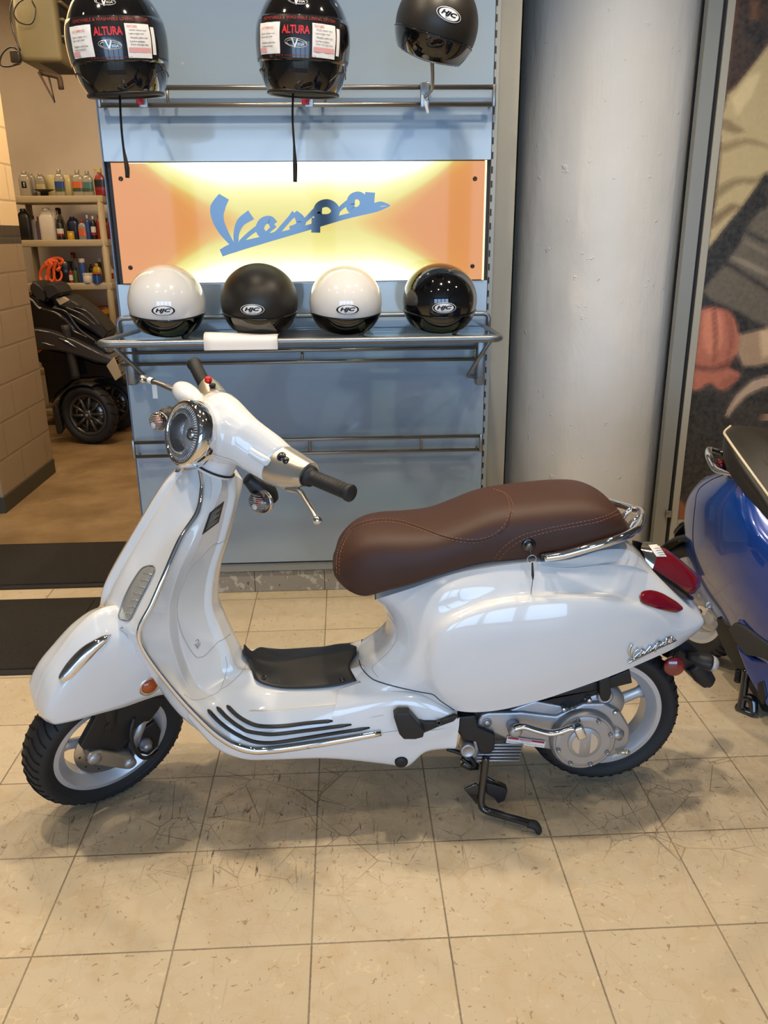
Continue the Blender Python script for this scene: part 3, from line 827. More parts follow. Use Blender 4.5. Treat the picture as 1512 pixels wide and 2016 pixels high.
# far-side brace of the fork (single arm bends over the wheel)
bm = bmesh.new(); tube(bm, [STM @ V(-.575, -.05, .30), STM @ V(-.56, -.055, .42), STM @ V(-.50, -.02, .50), STM @ V(-.44, 0, .50), STM @ V(-.33, 0, .66)], [.022, .024, .024, .02, .02], 12); obj('fork_tube', bm, black_pl, sco)

# ---------------------------------------------------------------- front mudguard (steered)
def sl(px, py, w_): return S.pt(px, py, w_)
ridge = [(322, 1232), (262, 1208), (205, 1216), (160, 1252), (124, 1297), (92, 1343), (75, 1385), (76, 1408)]
shoul = [(330, 1290), (285, 1262), (235, 1262), (190, 1288), (150, 1328), (112, 1368), (88, 1400), (84, 1415)]
creas = [(338, 1325), (300, 1310), (262, 1318), (220, 1342), (175, 1372), (130, 1396), (98, 1412), (90, 1420)]
lower = [(345, 1368), (318, 1368), (285, 1378), (245, 1392), (200, 1404), (150, 1418), (112, 1426), (98, 1424)]
rows = []
for i in range(8):
    wk = (1, 1, 1, 1, 1, .95, .8, .55)[i]
    a = sl(*ridge[i], .018 * wk); b = sl(*shoul[i], .066 * wk); c = sl(*creas[i], .080 * wk); d = sl(*lower[i], .084 * wk)
    top = V(a.x + .004, 0, a.z + .008)
    rows.append([top, a, b, c, d])
bm = bmesh.new(); surf(bm, rows, 6, 6, STM, mirror=True); bmesh.ops.remove_doubles(bm, verts=bm.verts, dist=.0004)
fender = obj('front_mudguard', bm, white_paint, sco, solid=.004)
ft = bvh_of(fender)
# chrome crest on the mudguard
crest_top = [(118, 1336), (122, 1322), (135, 1302), (158, 1278), (185, 1260), (206, 1250), (219, 1249)]
crest_bot = [(120, 1341), (128, 1342), (142, 1334), (165, 1310), (190, 1284), (208, 1266), (219, 1250)]
bm = bmesh.new(); rg = []
ct = smooth_path([V(x, y, 0) for x, y in crest_top], 4); cb = smooth_path([V(x, y, 0) for x, y in crest_bot], 4)
for a, b in zip(ct, cb):
    r_ = []
    for k in range(9):
        t = k / 8; q, nrm = on(ft, a.x + (b.x - a.x) * t, a.y + (b.y - a.y) * t, 0)
        if q is None: q, nrm = on(ft, b.x, b.y, 0)
        r_.append(q + nrm * (.0025 + .009 * math.sin(PI * t) ** .7 * min(1, (b - a).length / 14)))
    rg.append(r_)
loft(bm, rg, closed=False); obj('chrome_crest', bm, chrome, fender)
bm = bmesh.new(); q, nn = on(ft, 295, 1351, -.002)
if q is not None:
    lathe(bm, [(0, .013), (.012, .012), (.020, .007), (.0245, 0), (.0245, -.014)], frame_at(q, nn), 28, cap=False); rf = obj('side_reflector', bm, amber_lens, fender, label='orange round reflector')
    bm = bmesh.new(); lathe(bm, [(.0245, -.016), (.0295, -.016), (.0300, .0), (.0285, .004), (.0248, .002)], frame_at(q, nn), 32, cap=False); obj('chrome_rim', bm, chrome, rf)
bm = bmesh.new(); P_ = onpath(ft, [(236, 1238), (243, 1241), (249, 1247), (252, 1253)], .002)
if len(P_) > 3: tube(bm, P_, .003, 8, smooth=1); obj('chrome_tab', bm, chrome, fender)

# ---------------------------------------------------------------- leg shield, outer (front) face
def hid(px, py, w_, dx=-.012, dz=0):
    p = B.pt(px, py, w_); return V(p.x + dx, 0, p.z + dz)
rows = [
 [hid(366, 926, .03), b3((366, 926, .03)), b3((380, 924, .045)), b3((393, 922, .05))],
 [hid(337, 960, .04), b3((337, 960, .04)), b3((365, 962, .065)), b3((398, 962, .075))],
 [hid(300, 1020, .05), b3((300, 1020, .05)), b3((342, 1018, .085)), b3((389, 1008, .105))],
 [hid(268, 1075, .055), b3((268, 1075, .055)), b3((310, 1080, .10)), b3((355, 1062, .140))],
 [hid(240, 1124, .06), b3((240, 1124, .06)), b3((280, 1135, .12)), b3((325, 1130, .178))],
 [hid(218, 1168, .06), b3((218, 1168, .06)), b3((255, 1185, .13)), b3((298, 1192, .198))],
 [hid(206, 1208, .06), b3((206, 1208, .06)), b3((238, 1228, .135)), b3((274, 1240, .208))],
 [hid(236, 1246, .06, .02), b3((236, 1250, .06)), b3((258, 1262, .14)), b3((284, 1280, .210))],
 [L3(-.42, 0, .47), L3(-.42, .07, .47), b3((292, 1322, .15)), b3((330, 1345, .207))],
 [L3(-.35, 0, .385), L3(-.35, .07, .385), b3((345, 1398, .16)), b3((380, 1402, .203))],
 [L3(-.27, 0, .305), L3(-.27, .08, .30), b3((405, 1450, .165)), b3((432, 1450, .198))],
]
rows_shield0 = list(rows[0])
bm = bmesh.new(); surf(bm, rows, 6, 6, B.M, mirror=True); bmesh.ops.remove_doubles(bm, verts=bm.verts, dist=.0004)
shield = obj('leg_shield', bm, white_paint, sco)
# horn cover ridge down the middle of the shield
bm = bmesh.new(); rr = []
for px, py, w_, h_ in ((352, 938, .022, .004), (328, 968, .03, .008), (292, 1028, .036, .010), (262, 1080, .038, .011), (236, 1126, .038, .012), (216, 1166, .036, .012), (206, 1200, .03, .008)):
    a = B.pt(px, py, .055); x = a.x - .012
    rr.append([V(x + .035, -w_ - .012, a.z), V(x - h_ * .4, -w_, a.z + .002), V(x - h_, -w_ * .5, a.z + .003), V(x - h_ - .002, 0, a.z + .004)])
surf(bm, rr, 6, 5, B.M, mirror=True); bmesh.ops.remove_doubles(bm, verts=bm.verts, dist=.0004)
horn = obj('horn_cover', bm, white_paint, shield)
bm = bmesh.new()
for py in (1137, 1153, 1170):
    a = B.pt(224 - (py - 1137) * .32, py, .05); 
    tube(bm, [B.M @ V(a.x - .016 + abs(k) * .006, k * .034, a.z - .004 * abs(k)) for k in (-1, -.5, 0, .5, 1)], .004, 6)
obj('horn_slot', bm, panel_edge, horn)
st_ = bvh_of(shield, horn)
# running-light lens low on the shield
def patch_lens(tree, top, bot, m, parent, name, hgt=.006, n_=4, label=None):
    bm = bmesh.new(); rg = []
    ta = smooth_path([V(x, y, 0) for x, y in top], n_); tb = smooth_path([V(x, y, 0) for x, y in bot], n_)
    last = None
    for a, b in zip(ta, tb):
        r_ = []
        for k in range(9):
            t = k / 8; q, nrm = on(tree, a.x + (b.x - a.x) * t, a.y + (b.y - a.y) * t, 0)
            if q is None: q, nrm = last
            last = (q, nrm); r_.append(q + nrm * (.0018 + hgt * (1 - abs(2 * t - 1) ** 4)))
        rg.append(r_)
    loft(bm, rg, closed=False); return obj(name, bm, m, parent, label=label)
lens = mat('running_light_lens', (.50, .50, .46), .12, metal=.35, coat=1., bump=(120, .5))
rl = patch_lens(st_, [(293, 1116), (280, 1122), (266, 1142), (250, 1172), (240, 1200), (236, 1212), (240, 1218)],
                [(305, 1118), (304, 1126), (292, 1150), (276, 1180), (264, 1205), (256, 1220), (246, 1220)], lens, shield, 'running_light', .004)
bm = bmesh.new(); P_ = onpath(st_, [(292, 1115), (279, 1121), (264, 1142), (248, 1172), (238, 1200), (235, 1213), (240, 1220), (255, 1221), (266, 1205), (278, 1180), (294, 1150), (305, 1126), (303, 1116)], .001, 5, closed=True)
tube(bm, P_, .0022, 6, smooth=1, closed=True); rlt = bvh_of(rl)
for k in range(7):
    y_ = 1128 + k * 13; xc = 293 - (y_ - 1125) * .47
    b3_ = bmesh.new(); Q = onpath(rlt, [(xc - 8, y_), (xc, y_ + 1), (xc + 8, y_ + 3)], .0008, 4)
    if len(Q) > 2: tube(b3_, Q, [.0012] * len(Q), 5, smooth=1); obj('lens_rib', b3_, mat('lens_rib_bright', (.82, .76, .58), .15, metal=.7), rl)
    else: b3_.free()
obj('lens_frame', bm, mat('lens_frame_grey', (.32, .31, .29), .3, metal=.6), rl)
q, nn = on(st_, 334, 966, .001)

# ---------------------------------------------------------------- inner face: glove box, spine, floor
rows = [
 [b3((393, 922, .05)), b3((412, 925, .06)), b3((425, 918, .055)), b3((440, 918, .035)), b3((462, 935, .02)), b3((478, 945, 0))],
 [b3((398, 962, .075)), b3((418, 962, .082)), b3((436, 956, .075)), b3((450, 965, .05)), b3((462, 968, .02)), b3((475, 970, 0))],
 [b3((389, 1008, .105)), b3((407, 1010, .105)), b3((418, 1008, .095)), b3((444, 1005, .048)), b3((455, 1005, .022)), b3((466, 1003, 0))],
 [b3((355, 1062, .14)), b3((381, 1066, .128)), b3((393, 1066, .115)), b3((430, 1062, .050)), b3((440, 1060, .024)), b3((453, 1055, 0))],
 [b3((325, 1130, .178)), b3((352, 1130, .145)), b3((364, 1130, .125)), b3((410, 1125, .052)), b3((422, 1120, .026)), b3((435, 1115, 0))],
 [b3((298, 1192, .198)), b3((336, 1190, .150)), b3((349, 1190, .128)), b3((402, 1185, .054)), b3((416, 1182, .026)), b3((431, 1178, 0))],
 [b3((274, 1240, .208)), b3((335, 1240, .150)), b3((350, 1242, .128)), b3((412, 1235, .056)), b3((430, 1228, .028)), b3((450, 1228, 0))],
 [b3((284, 1280, .210)), b3((345, 1285, .150)), b3((360, 1290, .128)), b3((430, 1275, .060)), b3((448, 1268, .03)), b3((468, 1262, 0))],
 [b3((330, 1345, .207)), b3((368, 1345, .155)), b3((388, 1350, .125)), b3((440, 1325, .070)), b3((462, 1308, .04)), b3((484, 1290, 0))],
 [b3((380, 1402, .203)), b3((405, 1385, .165)), b3((425, 1375, .140)), b3((462, 1345, .090)), b3((492, 1322, .06)), b3((508, 1308, 0))],
 [b3((432, 1450, .198)), b3((445, 1418, .175)), b3((462, 1396, .150)), b3((495, 1358, .105)), b3((522, 1335, .07)), b3((540, 1318, 0))],
 [b3((480, 1474, .192)), b3((495, 1435, .175)), b3((510, 1402, .150)), b3((540, 1364, .110)), b3((565, 1340, .075)), b3((578, 1316, 0))],
 [b3((530, 1477, .187)), b3((545, 1436, .172)), b3((560, 1400, .150)), b3((590, 1362, .110)), b3((610, 1335, .075)), b3((618, 1310, 0))],
 [b3((640, 1462, .180)), b3((650, 1425, .168)), b3((660, 1390, .150)), b3((668, 1357, .110)), b3((672, 1325, .075)), b3((678, 1298, 0))],
 [b3((755, 1443, .172)), b3((755, 1405, .165)), b3((750, 1375, .150)), b3((735, 1340, .105)), b3((715, 1312, .075)), b3((705, 1292, 0))],
]
shield_top = rows_shield0 + rows[0]
for i in range(1, 9):
    r = rows[i]; r[4] = V(r[4].x + .004, r[3].y * .86, r[4].z)
    rows[i] = [r[0], r[0].lerp(r[1], .85), r[1], r[2], r[2].lerp(r[3], .12), r[2].lerp(r[3], .90), r[3], r[3].lerp(r[4], .3), r[4], r[4].lerp(r[5], .25), r[5]]
for i in [0] + list(range(9, len(rows))):
    r = rows[i]; rows[i] = [r[0], r[0].lerp(r[1], .85), r[1], r[2], r[2].lerp(r[3], .12), r[2].lerp(r[3], .90), r[3], r[3].lerp(r[4], .3), r[4], r[4].lerp(r[5], .25), r[5]]
bm = bmesh.new(); surf(bm, rows, 6, 3, B.M, mirror=True); bmesh.ops.remove_doubles(bm, verts=bm.verts, dist=.0004)
loop = [B.M @ p for p in shield_top]; loop += [B.M @ V(p.x, -p.y, p.z) for p in reversed(shield_top) if abs(p.y) > 1e-4]
cv = bm.verts.new(sum(loop, V(0, 0, 0)) / len(loop)); lv_ = [bm.verts.new(p) for p in loop]
for i in range(len(lv_)): bm.faces.new((lv_[i], lv_[(i + 1) % len(lv_)], cv))
inner = obj('inner_shield', bm, white_inner, sco)
# floor extension running back under the cowl to the footrest
rows = [
 [b3((640, 1462, .180)), b3((650, 1425, .168)), b3((660, 1390, .152)), b3((668, 1357, .112))],
 [b3((755, 1443, .172)), b3((755, 1405, .165)), b3((750, 1375, .152)), b3((735, 1338, .112))],
 [b3((800, 1440, .172)), b3((800, 1405, .166)), b3((795, 1375, .155)), b3((790, 1345, .125))],
 [b3((850, 1440, .172)), b3((850, 1412, .168)), b3((850, 1385, .158)), b3((850, 1358, .135))],
 [b3((900, 1426, .168)), b3((900, 1415, .166)), b3((900, 1405, .160)), b3((902, 1392, .140))],
]
bm = bmesh.new(); surf(bm, [[V(p.x, -p.y, p.z) for p in r] for r in rows], 5, 5, B.M); obj('floor_side', bm, white_paint, sco)
bm = bmesh.new(); surf(bm, rows, 5, 5, B.M); ext = obj('floor_side', bm, white_paint, sco)
# sill and belly below the chrome trim
rows = [
 [b3((378, 1396, .203)), b3((372, 1405, .200)), b3((368, 1412, .180)), L3(-.33, .10, .36), L3(-.33, 0, .36)],
 [b3((432, 1450, .200)), b3((428, 1462, .195)), b3((424, 1470, .175)), L3(-.25, .10, .285), L3(-.25, 0, .285)],
 [b3((480, 1472, .194)), b3((478, 1485, .190)), b3((478, 1492, .170)), L3(-.18, .10, .255), L3(-.18, 0, .255)],
 [b3((530, 1476, .189)), b3((530, 1488, .186)), b3((532, 1494, .165)), L3(-.11, .10, .245), L3(-.11, 0, .245)],
 [b3((640, 1462, .182)), b3((640, 1478, .180)), b3((645, 1492, .160)), L3(.02, .09, .240), L3(.02, 0, .240)],
 [b3((755, 1443, .174)), b3((755, 1470, .168)), b3((762, 1505, .140)), L3(.17, .07, .21), L3(.17, 0, .21)],
 [b3((800, 1438, .174)), b3((805, 1470, .165)), b3((800, 1510, .140)), L3(.22, .07, .21), L3(.22, 0, .21)],
 [b3((850, 1438, .174)), b3((850, 1455, .168)), b3((832, 1482, .150)), L3(.26, .07, .24), L3(.26, 0, .24)],
 [b3((880, 1432, .170)), b3((885, 1450, .160)), b3((870, 1474, .150)), L3(.30, .08, .26), L3(.30, 0, .26)],
 [b3((905, 1412, .165)), b3((902, 1440, .160)), b3((893, 1474, .150)), L3(.33, .08, .28), L3(.33, 0, .28)],
]
bm = bmesh.new(); surf(bm, rows, 6, 5, B.M, mirror=True); bmesh.ops.remove_doubles(bm, verts=bm.verts, dist=.0004)
sill = obj('belly_fairing', bm, white_paint, sco)
it = bvh_of(shield, inner, ext, sill, horn)

# chrome edge trim: near run and its mirror
tp = [(392, 918, .05), (397, 945, .066), (398, 962, .077), (389, 1008, .107), (355, 1062, .142), (325, 1130, .180), (298, 1192, .200), (274, 1240, .210), (283, 1280, .212),
      (330, 1345, .209), (380, 1402, .205), (432, 1450, .200), (480, 1474, .194), (530, 1477, .189), (640, 1462, .182), (750, 1443, .174)]
TP = [B.pt(*p) for p in tp]
for s_ in (1, -1):
    bm = bmesh.new(); tube(bm, [B.M @ V(p.x, p.y * s_, p.z) for p in TP], [.0045, .005] + [.0062] * 8 + [.0075, .009, .0105, .0105, .0105, .0085], 12, smooth=7, flat=.75)
    obj('chrome_trim', bm, chrome, sco)

# floor rubber strips (black), rear edge mat
for P_ in ([(408, 1397), (430, 1420), (460, 1442), (495, 1458), (525, 1462), (560, 1459), (640, 1446), (728, 1432)],
           [(426, 1392), (450, 1416), (480, 1436), (510, 1443), (540, 1445), (600, 1438), (692, 1426)],
           [(446, 1389), (468, 1410), (495, 1425), (520, 1430), (560, 1429), (610, 1423), (655, 1419)]):
    bm = bmesh.new(); Q = onpath(it, P_, .0018, 5)
    tube(bm, Q, [.002] + [.0062] * (len(Q) - 2) + [.0025], 8, smooth=1, flat=.6); obj('floor_strip', bm, black_pl, sco)
bm = bmesh.new(); rowsm = []
top_ = [(480, 1283), (503, 1304), (545, 1312), (600, 1304), (655, 1295), (702, 1287)]
bot_ = [(503, 1318), (505, 1342), (545, 1356), (600, 1358), (660, 1353), (703, 1342)]
mid_ = [(493, 1300), (500, 1325), (545, 1334), (600, 1332), (658, 1325), (690, 1315)]
R_ = []
for a, m_, b in zip(top_, mid_, bot_):
    pa = B.pt(*a, .0); pm = on(it, *m_, .005)[0]; pb = on(it, *b, .005)[0]
    if pm is None or pb is None: continue
    pm = B.I @ pm; pb = B.I @ pb
    R_.append([V(pa.x, 0, pa.z + .012), V(pa.x, -.02, pa.z + .008), pm, pb])
surf(bm, R_, 6, 5, B.M, mirror=True); bmesh.ops.remove_doubles(bm, verts=bm.verts, dist=.0004)
matp = obj('tunnel_mat', bm, black_pl, sco, solid=-.003)
mt_ = bvh_of(matp)
for x, y in ((519, 1334), (674, 1338)):
    q, nn = on(mt_, x, y, 0)
    if q is not None: bm = bmesh.new(); lathe(bm, [(.007, 0), (.007, .003), (.004, .0035), (.003, .001), (0, .001)], frame_at(q, nn), 16); obj('screw', bm, black_gl, matp)

# panel seams as fine dark lines
def seam(tree, pts, parent, r=.0011, name='seam', m=seam_m, off=.0, k=6):
    Q = onpath(tree, pts, off, k)
    if len(Q) > 2: bm = bmesh.new(); tube(bm, Q, r, 6, smooth=1); return obj(name, bm, m, parent)
light_seam = mat('light_seam', (.42, .43, .42), .5)
gb = seam(it, [(447, 1060), (432, 1070), (420, 1073), (398, 1095), (372, 1122), (362, 1145), (350, 1180), (350, 1215), (357, 1245), (372, 1275), (385, 1292), (394, 1294), (405, 1289), (428, 1265), (440, 1258), (453, 1248)], inner, .001, 'glove_box_seam', light_seam)
seam(it, [(486, 1300), (480, 1318), (465, 1335), (447, 1350), (432, 1358)], inner, .0008, 'floor_seam', light_seam)
seam(it, [(362, 1367), (378, 1377), (395, 1377), (412, 1371), (432, 1360), (442, 1335), (447, 1312), (444, 1292)], inner, .0008, 'box_base_line', light_seam)
# identification plate
pl_m = mat('plate_dark', (.05, .05, .05), .35, metal=.5)
bm = bmesh.new(); onpatch(bm, it, [(412, 1010), (441, 986), (430, 1028), (397, 1053)], .0012, 10)
pl = obj('identification_plate', bm, pl_m, inner, smooth=True)
bm = bmesh.new()
for k in range(9):
    t = .12 + k * .09; a = V(412, 1010).lerp(V(397, 1053), t); b = V(441, 986).lerp(V(430, 1028), t); a2 = a.lerp(b, .18); b2 = a.lerp(b, .85 if k % 3 else .6)
    Q = onpath(it, [(a2.x, a2.y), ((a2.x + b2.x) / 2, (a2.y + b2.y) / 2), (b2.x, b2.y)], .0018, 3)
    if len(Q) > 2: tube(bm, Q, .0006, 4, smooth=1)
obj('engraved_lines', bm, mat('plate_print', (.45, .45, .42), .5), pl)
bm = bmesh.new()
for s_ in ([(385, 1262), (388, 1259), (391, 1262), (388, 1267), (386, 1270)], [(388, 1272), (391, 1268), (394, 1265)], [(387, 1276), (391, 1272), (394, 1269)], [(383, 1268), (386, 1272), (390, 1277)]):
    Q = onpath(it, s_, .001, 3)
    if len(Q) > 2: tube(bm, Q, .0007, 4, smooth=1)
obj('small_emblem', bm, mat('emblem_grey', (.2, .2, .2), .5), inner)

# ---------------------------------------------------------------- rear body (cowl)
def hb(x, w_, z): return L3(x, w_, z)
c_ = B.pt
st = [
 [c_(738, 1178, 0), c_(753, 1196, 0), c_(761, 1216, 0), c_(758, 1242, 0), c_(743, 1264, 0), c_(716, 1282, 0), c_(690, 1293, 0)],
 [c_(740, 1180, .05), c_(760, 1198, .055), c_(772, 1222, .06), c_(771, 1252, .065), c_(757, 1280, .07), c_(730, 1308, .08), c_(702, 1335, .095)],
 [c_(766, 1172, .09), c_(788, 1198, .105), c_(800, 1230, .115), c_(802, 1268, .12), c_(793, 1300, .125), c_(775, 1330, .13), c_(745, 1358, .135)],
 [c_(820, 1155, .115), c_(834, 1180, .135), c_(839, 1215, .148), c_(836, 1260, .155), c_(832, 1300, .16), c_(828, 1335, .158), c_(822, 1364, .150)],
 [c_(885, 1132, .128), c_(890, 1160, .152), c_(885, 1204, .164), c_(872, 1240, .186), c_(865, 1300, .192), c_(872, 1355, .186), c_(895, 1398, .165)],
 [c_(962, 1117, .135), c_(962, 1148, .153), c_(957, 1181, .168), c_(952, 1204, .192), c_(950, 1270, .207), c_(952, 1345, .200), c_(968, 1400, .172)],
 [c_(1040, 1107, .135), c_(1040, 1138, .152), c_(1042, 1168, .168), c_(1045, 1188, .192), c_(1045, 1260, .210), c_(1045, 1335, .200), c_(1055, 1381, .172)],
 [c_(1115, 1103, .130), c_(1122, 1133, .149), c_(1128, 1164, .165), c_(1135, 1184, .189), c_(1130, 1250, .205), c_(1128, 1312, .193), c_(1135, 1355, .168)],
 [c_(1188, 1083, .110), c_(1200, 1121, .132), c_(1208, 1163, .150), c_(1215, 1190, .176), c_(1208, 1245, .188), c_(1205, 1292, .178), c_(1210, 1328, .155)],
 [c_(1240, 1085, .085), c_(1262, 1128, .102), c_(1275, 1172, .124), c_(1283, 1207, .147), c_(1276, 1245, .155), c_(1272, 1275, .150), c_(1276, 1300, .130)],
 [c_(1282, 1118, .060), c_(1308, 1150, .078), c_(1328, 1185, .095), c_(1336, 1232, .108), c_(1334, 1248, .112), c_(1330, 1262, .108), c_(1326, 1277, .095)],
 [c_(1335, 1168, .045), c_(1355, 1188, .052), c_(1374, 1210, .060), c_(1382, 1226, .064), c_(1379, 1236, .064), c_(1370, 1246, .062), c_(1358, 1256, .058)],
]
tip = [V(p.x + .022, 0, p.z) for p in st[-1]]
st.append([V(p.x + .014, p.y * .55, p.z) for p in st[-1]]); st.append(tip)
bm = bmesh.new(); D = surf(bm, st, 7, 7, B.M, mirror=True); bmesh.ops.remove_doubles(bm, verts=bm.verts, dist=.0004)
# deck between the two top edges (under the seat and behind it)
tops = [r[0] for r in D]
lo_, hi_ = 0, len(tops)
G = []
for p in tops[7:]:
    G.append([bm.verts.new(B.M @ V(p.x, p.y * k, p.z + .012 * (1 - abs(k) ** 2.5))) for k in (1, .75, .5, .25, 0, -.25, -.5, -.75, -1)])
for a, b in zip(G, G[1:]):
    for j in range(8): bm.faces.new((a[j], a[j + 1], b[j + 1], b[j]))
body = obj('rear_body', bm, white_paint, sco)
bt = bvh_of(body)
# raised tail hump carrying the grab rail end and tail lamp
c2 = [[c_(1090, 1105, .07), c_(1110, 1106, .10)], ]
rows = [
 [V(B.pt(1060, 1098, .04).x, 0, .742), c_(1060, 1100, .07), c_(1058, 1104, .11), c_(1050, 1112, .138)],
 [V(B.pt(1120, 1088, .04).x, 0, .745), c_(1120, 1094, .06), c_(1120, 1103, .10), c_(1120, 1118, .142)],
 [V(B.pt(1180, 1078, .04).x, 0, .742), c_(1180, 1080, .06), c_(1190, 1092, .10), c_(1195, 1112, .132)],
 [V(B.pt(1232, 1066, .03).x, 0, .736), c_(1228, 1071, .055), c_(1240, 1092, .085), c_(1250, 1116, .108)],
 [V(B.pt(1258, 1088, .03).x, 0, .700), c_(1262, 1098, .045), c_(1275, 1116, .064), c_(1288, 1134, .082)],
]
bm = bmesh.new(); surf(bm, rows, 6, 6, B.M, mirror=True); bmesh.ops.remove_doubles(bm, verts=bm.verts, dist=.0004)
hump = obj('tail_hump', bm, white_paint, sco)

# seams on the body
seam(bt, [(763, 1208), (780, 1235), (782, 1255), (768, 1280), (745, 1302), (733, 1316), (745, 1335)], body, .0008, 'battery_cover_seam', light_seam)
bt2 = bvh_of(body, ext, inner)
seam(bt2, [(707, 1300), (712, 1315), (728, 1333), (745, 1342), (780, 1352), (825, 1362), (852, 1367), (868, 1380), (895, 1398)], body, .0015, 'cowl_seam', mat('cowl_seam_dark', (.05, .06, .07), .6), .0005)

# side marker, badge
patch_lens(bt, [(1257, 1174), (1264, 1165), (1280, 1162), (1300, 1167), (1322, 1179), (1334, 1187), (1340, 1194)],
           [(1259, 1184), (1268, 1190), (1285, 1196), (1303, 1201), (1320, 1205), (1332, 1206), (1339, 1202)], red_lens, body, 'side_marker_lamp', .006)
bm = bmesh.new()
def badge(x, y, l):
    # crop units -> photo px: underline (248,540)->(1234,1303), (1342,214)->(1326,1258)
    u = (x - 240) / 1100.; yb = 540 - 328 * u; v_ = (yb - y) / 330.
    px = 1234 + 94 * u + 6 * v_; py = 1303 - 46 * u - 31 * v_
    q, nn = on(bt, px, py, .0005 + .005 * l)
    return q if q is not None else B.M @ B.pt(px, py, .12)
ribbon_letters(bm, badge, wk=.62); obj('chrome_badge', bm, chrome, body)

# ---------------------------------------------------------------- seat
seat_m = mat('brown_leatherette', srgb(66, 39, 28), .55, bump=(900, .12), var=(6, .06))
stn = [  # x px of station, silhouette(far edge) y, bottom y, half width
 (659, 1084, 1136, .070), (669, 1054, 1152, .090), (690, 1028, 1172, .110), (720, 1009, 1182, .124), (760, 1001, 1172, .132), (805, 999, 1160, .136), (860, 994, 1141, .138),
 (910, 977, 1126, .137), (955, 960, 1116, .137), (1000, 950, 1112, .138), (1070, 942, 1104, .140), (1130, 938, 1093, .140), (1175, 941, 1083, .136), (1208, 955, 1074, .125), (1226, 974, 1066, .108), (1236, 1005, 1052, .080)]
R_ = []
for px, yt, yb, hw in stn:
    bot = B.pt(px, yb, hw * .92); x = bot.x
    # far top edge seen as the silhouette: choose z so that it projects to yt
    d = Vector((x, hw * .55, 0)); t0 = B.M @ d
    # solve z at fixed x,y for the image row
    lo, hi = .3, 1.3
    for _ in range(30):
        mid = (lo + hi) / 2; P = Vector((t0.x, t0.y, mid)) - CC; yy = 1008 - FPX * P.dot(CU) / P.dot(CF)
        if yy > yt: lo = mid
        else: hi = mid
    zt = lo - .004; zb = bot.z; R_.append((x, hw, zt, zb))
rings = []
def seat_ring(x, hw, zt, zb, k=36):
    H = zt - zb; out = []
    for i in range(k):
        a = 2 * PI * i / k; c, s_ = math.cos(a), math.sin(a)
        e = .62 if s_ > 0 else .42
        yy = hw * (abs(c) ** e) * (1 if c > 0 else -1); cz = zb + H * .45
        zz = cz + (zt - cz) * (abs(s_) ** .55) if s_ > 0 else cz - (cz - zb) * (abs(s_) ** .35)
        if s_ > 0: yy *= 1 - .10 * s_
        out.append(V(x, yy, zz))
    return out
SR = [V(*r) for r in [(a, b, c) for a, b, c, d in R_]]; SZ = [V(r[3], 0, 0) for r in R_]
N_ = (len(R_) - 1) * 4
for i in range(N_ + 1):
    p = cr1(SR, i / 4 if i < N_ else len(SR) - 1 - 1e-6); q = cr1(SZ, i / 4 if i < N_ else len(SR) - 1 - 1e-6)
    rings.append(seat_ring(p.x, p.y, p.z, q.x))
def shrink(r, dx, k):
    c = sum(r, V(0, 0, 0)) / len(r); return [V(p.x + dx, c.y + (p.y - c.y) * k, c.z + (p.z - c.z) * k) for p in r]
rings = [shrink(rings[0], -.006, .02), shrink(rings[0], -.005, .5), shrink(rings[0], -.003, .8)] + rings + [shrink(rings[-1], .008, .85), shrink(rings[-1], .014, .5), shrink(rings[-1], .016, .02)]
bm = bmesh.new(); loft(bm, [[B.M @ p for p in r] for r in rings]); seat = obj('seat', bm, seat_m, sco)
se_t = bvh_of(seat)
stitch = mat('seat_stitching', srgb(176, 120, 92), .6)
def stitches(pts, dash=.0045, gap=.0022, name='stitching'):
    Q = onpath(se_t, pts, .0006, 8); bm = bmesh.new(); acc = 0; seg = []
    Q2 = [Q[0]]
    for a, b in zip(Q, Q[1:]):
        L_ = (b - a).length; n_ = max(1, int(L_ / .0011))
        for k in range(1, n_ + 1): Q2.append(a.lerp(b, k / n_))
    i = 0; nd = int(dash / .0011) + 1; ng = int(gap / .0011) + 1
    while i + nd < len(Q2):
        tube(bm, [Q2[i], Q2[i + nd]], .0005, 4, smooth=1); i += nd + ng
    o = obj(name, bm, stitch, seat); o['kind'] = 'stuff'; return o
fl = [(663, 1128), (664, 1092), (674, 1064), (692, 1037), (722, 1025), (755, 1021), (790, 1025), (830, 1038), (870, 1053), (910, 1061), (945, 1061), (975, 1050), (995, 1030), (1003, 1005), (1000, 982), (988, 968), (968, 962)]
stitches(fl)
stitches([(x + (5 if i < 5 else 0) + (7 if i > 12 else 0), y + (6 if 3 < i < 13 else 3)) for i, (x, y) in enumerate(fl)])
bk = [(966, 1114), (980, 1090), (1000, 1070), (1030, 1053), (1080, 1040), (1130, 1030), (1175, 1021), (1205, 1010), (1224, 995), (1228, 975)]
stitches(bk); stitches([(x + 6 * (i < 4), y + 7) for i, (x, y) in enumerate(bk[:8])] + [(1230, 1005), (1233, 985)])
bm = bmesh.new(); Q = onpath(se_t, [(x + 3, y + 3) for x, y in fl[1:14]], .0001, 6); tube(bm, Q, .0013, 5, smooth=1)
obj('piped_seam', bm, mat('seat_seam_dark', srgb(58, 32, 24), .6), seat)

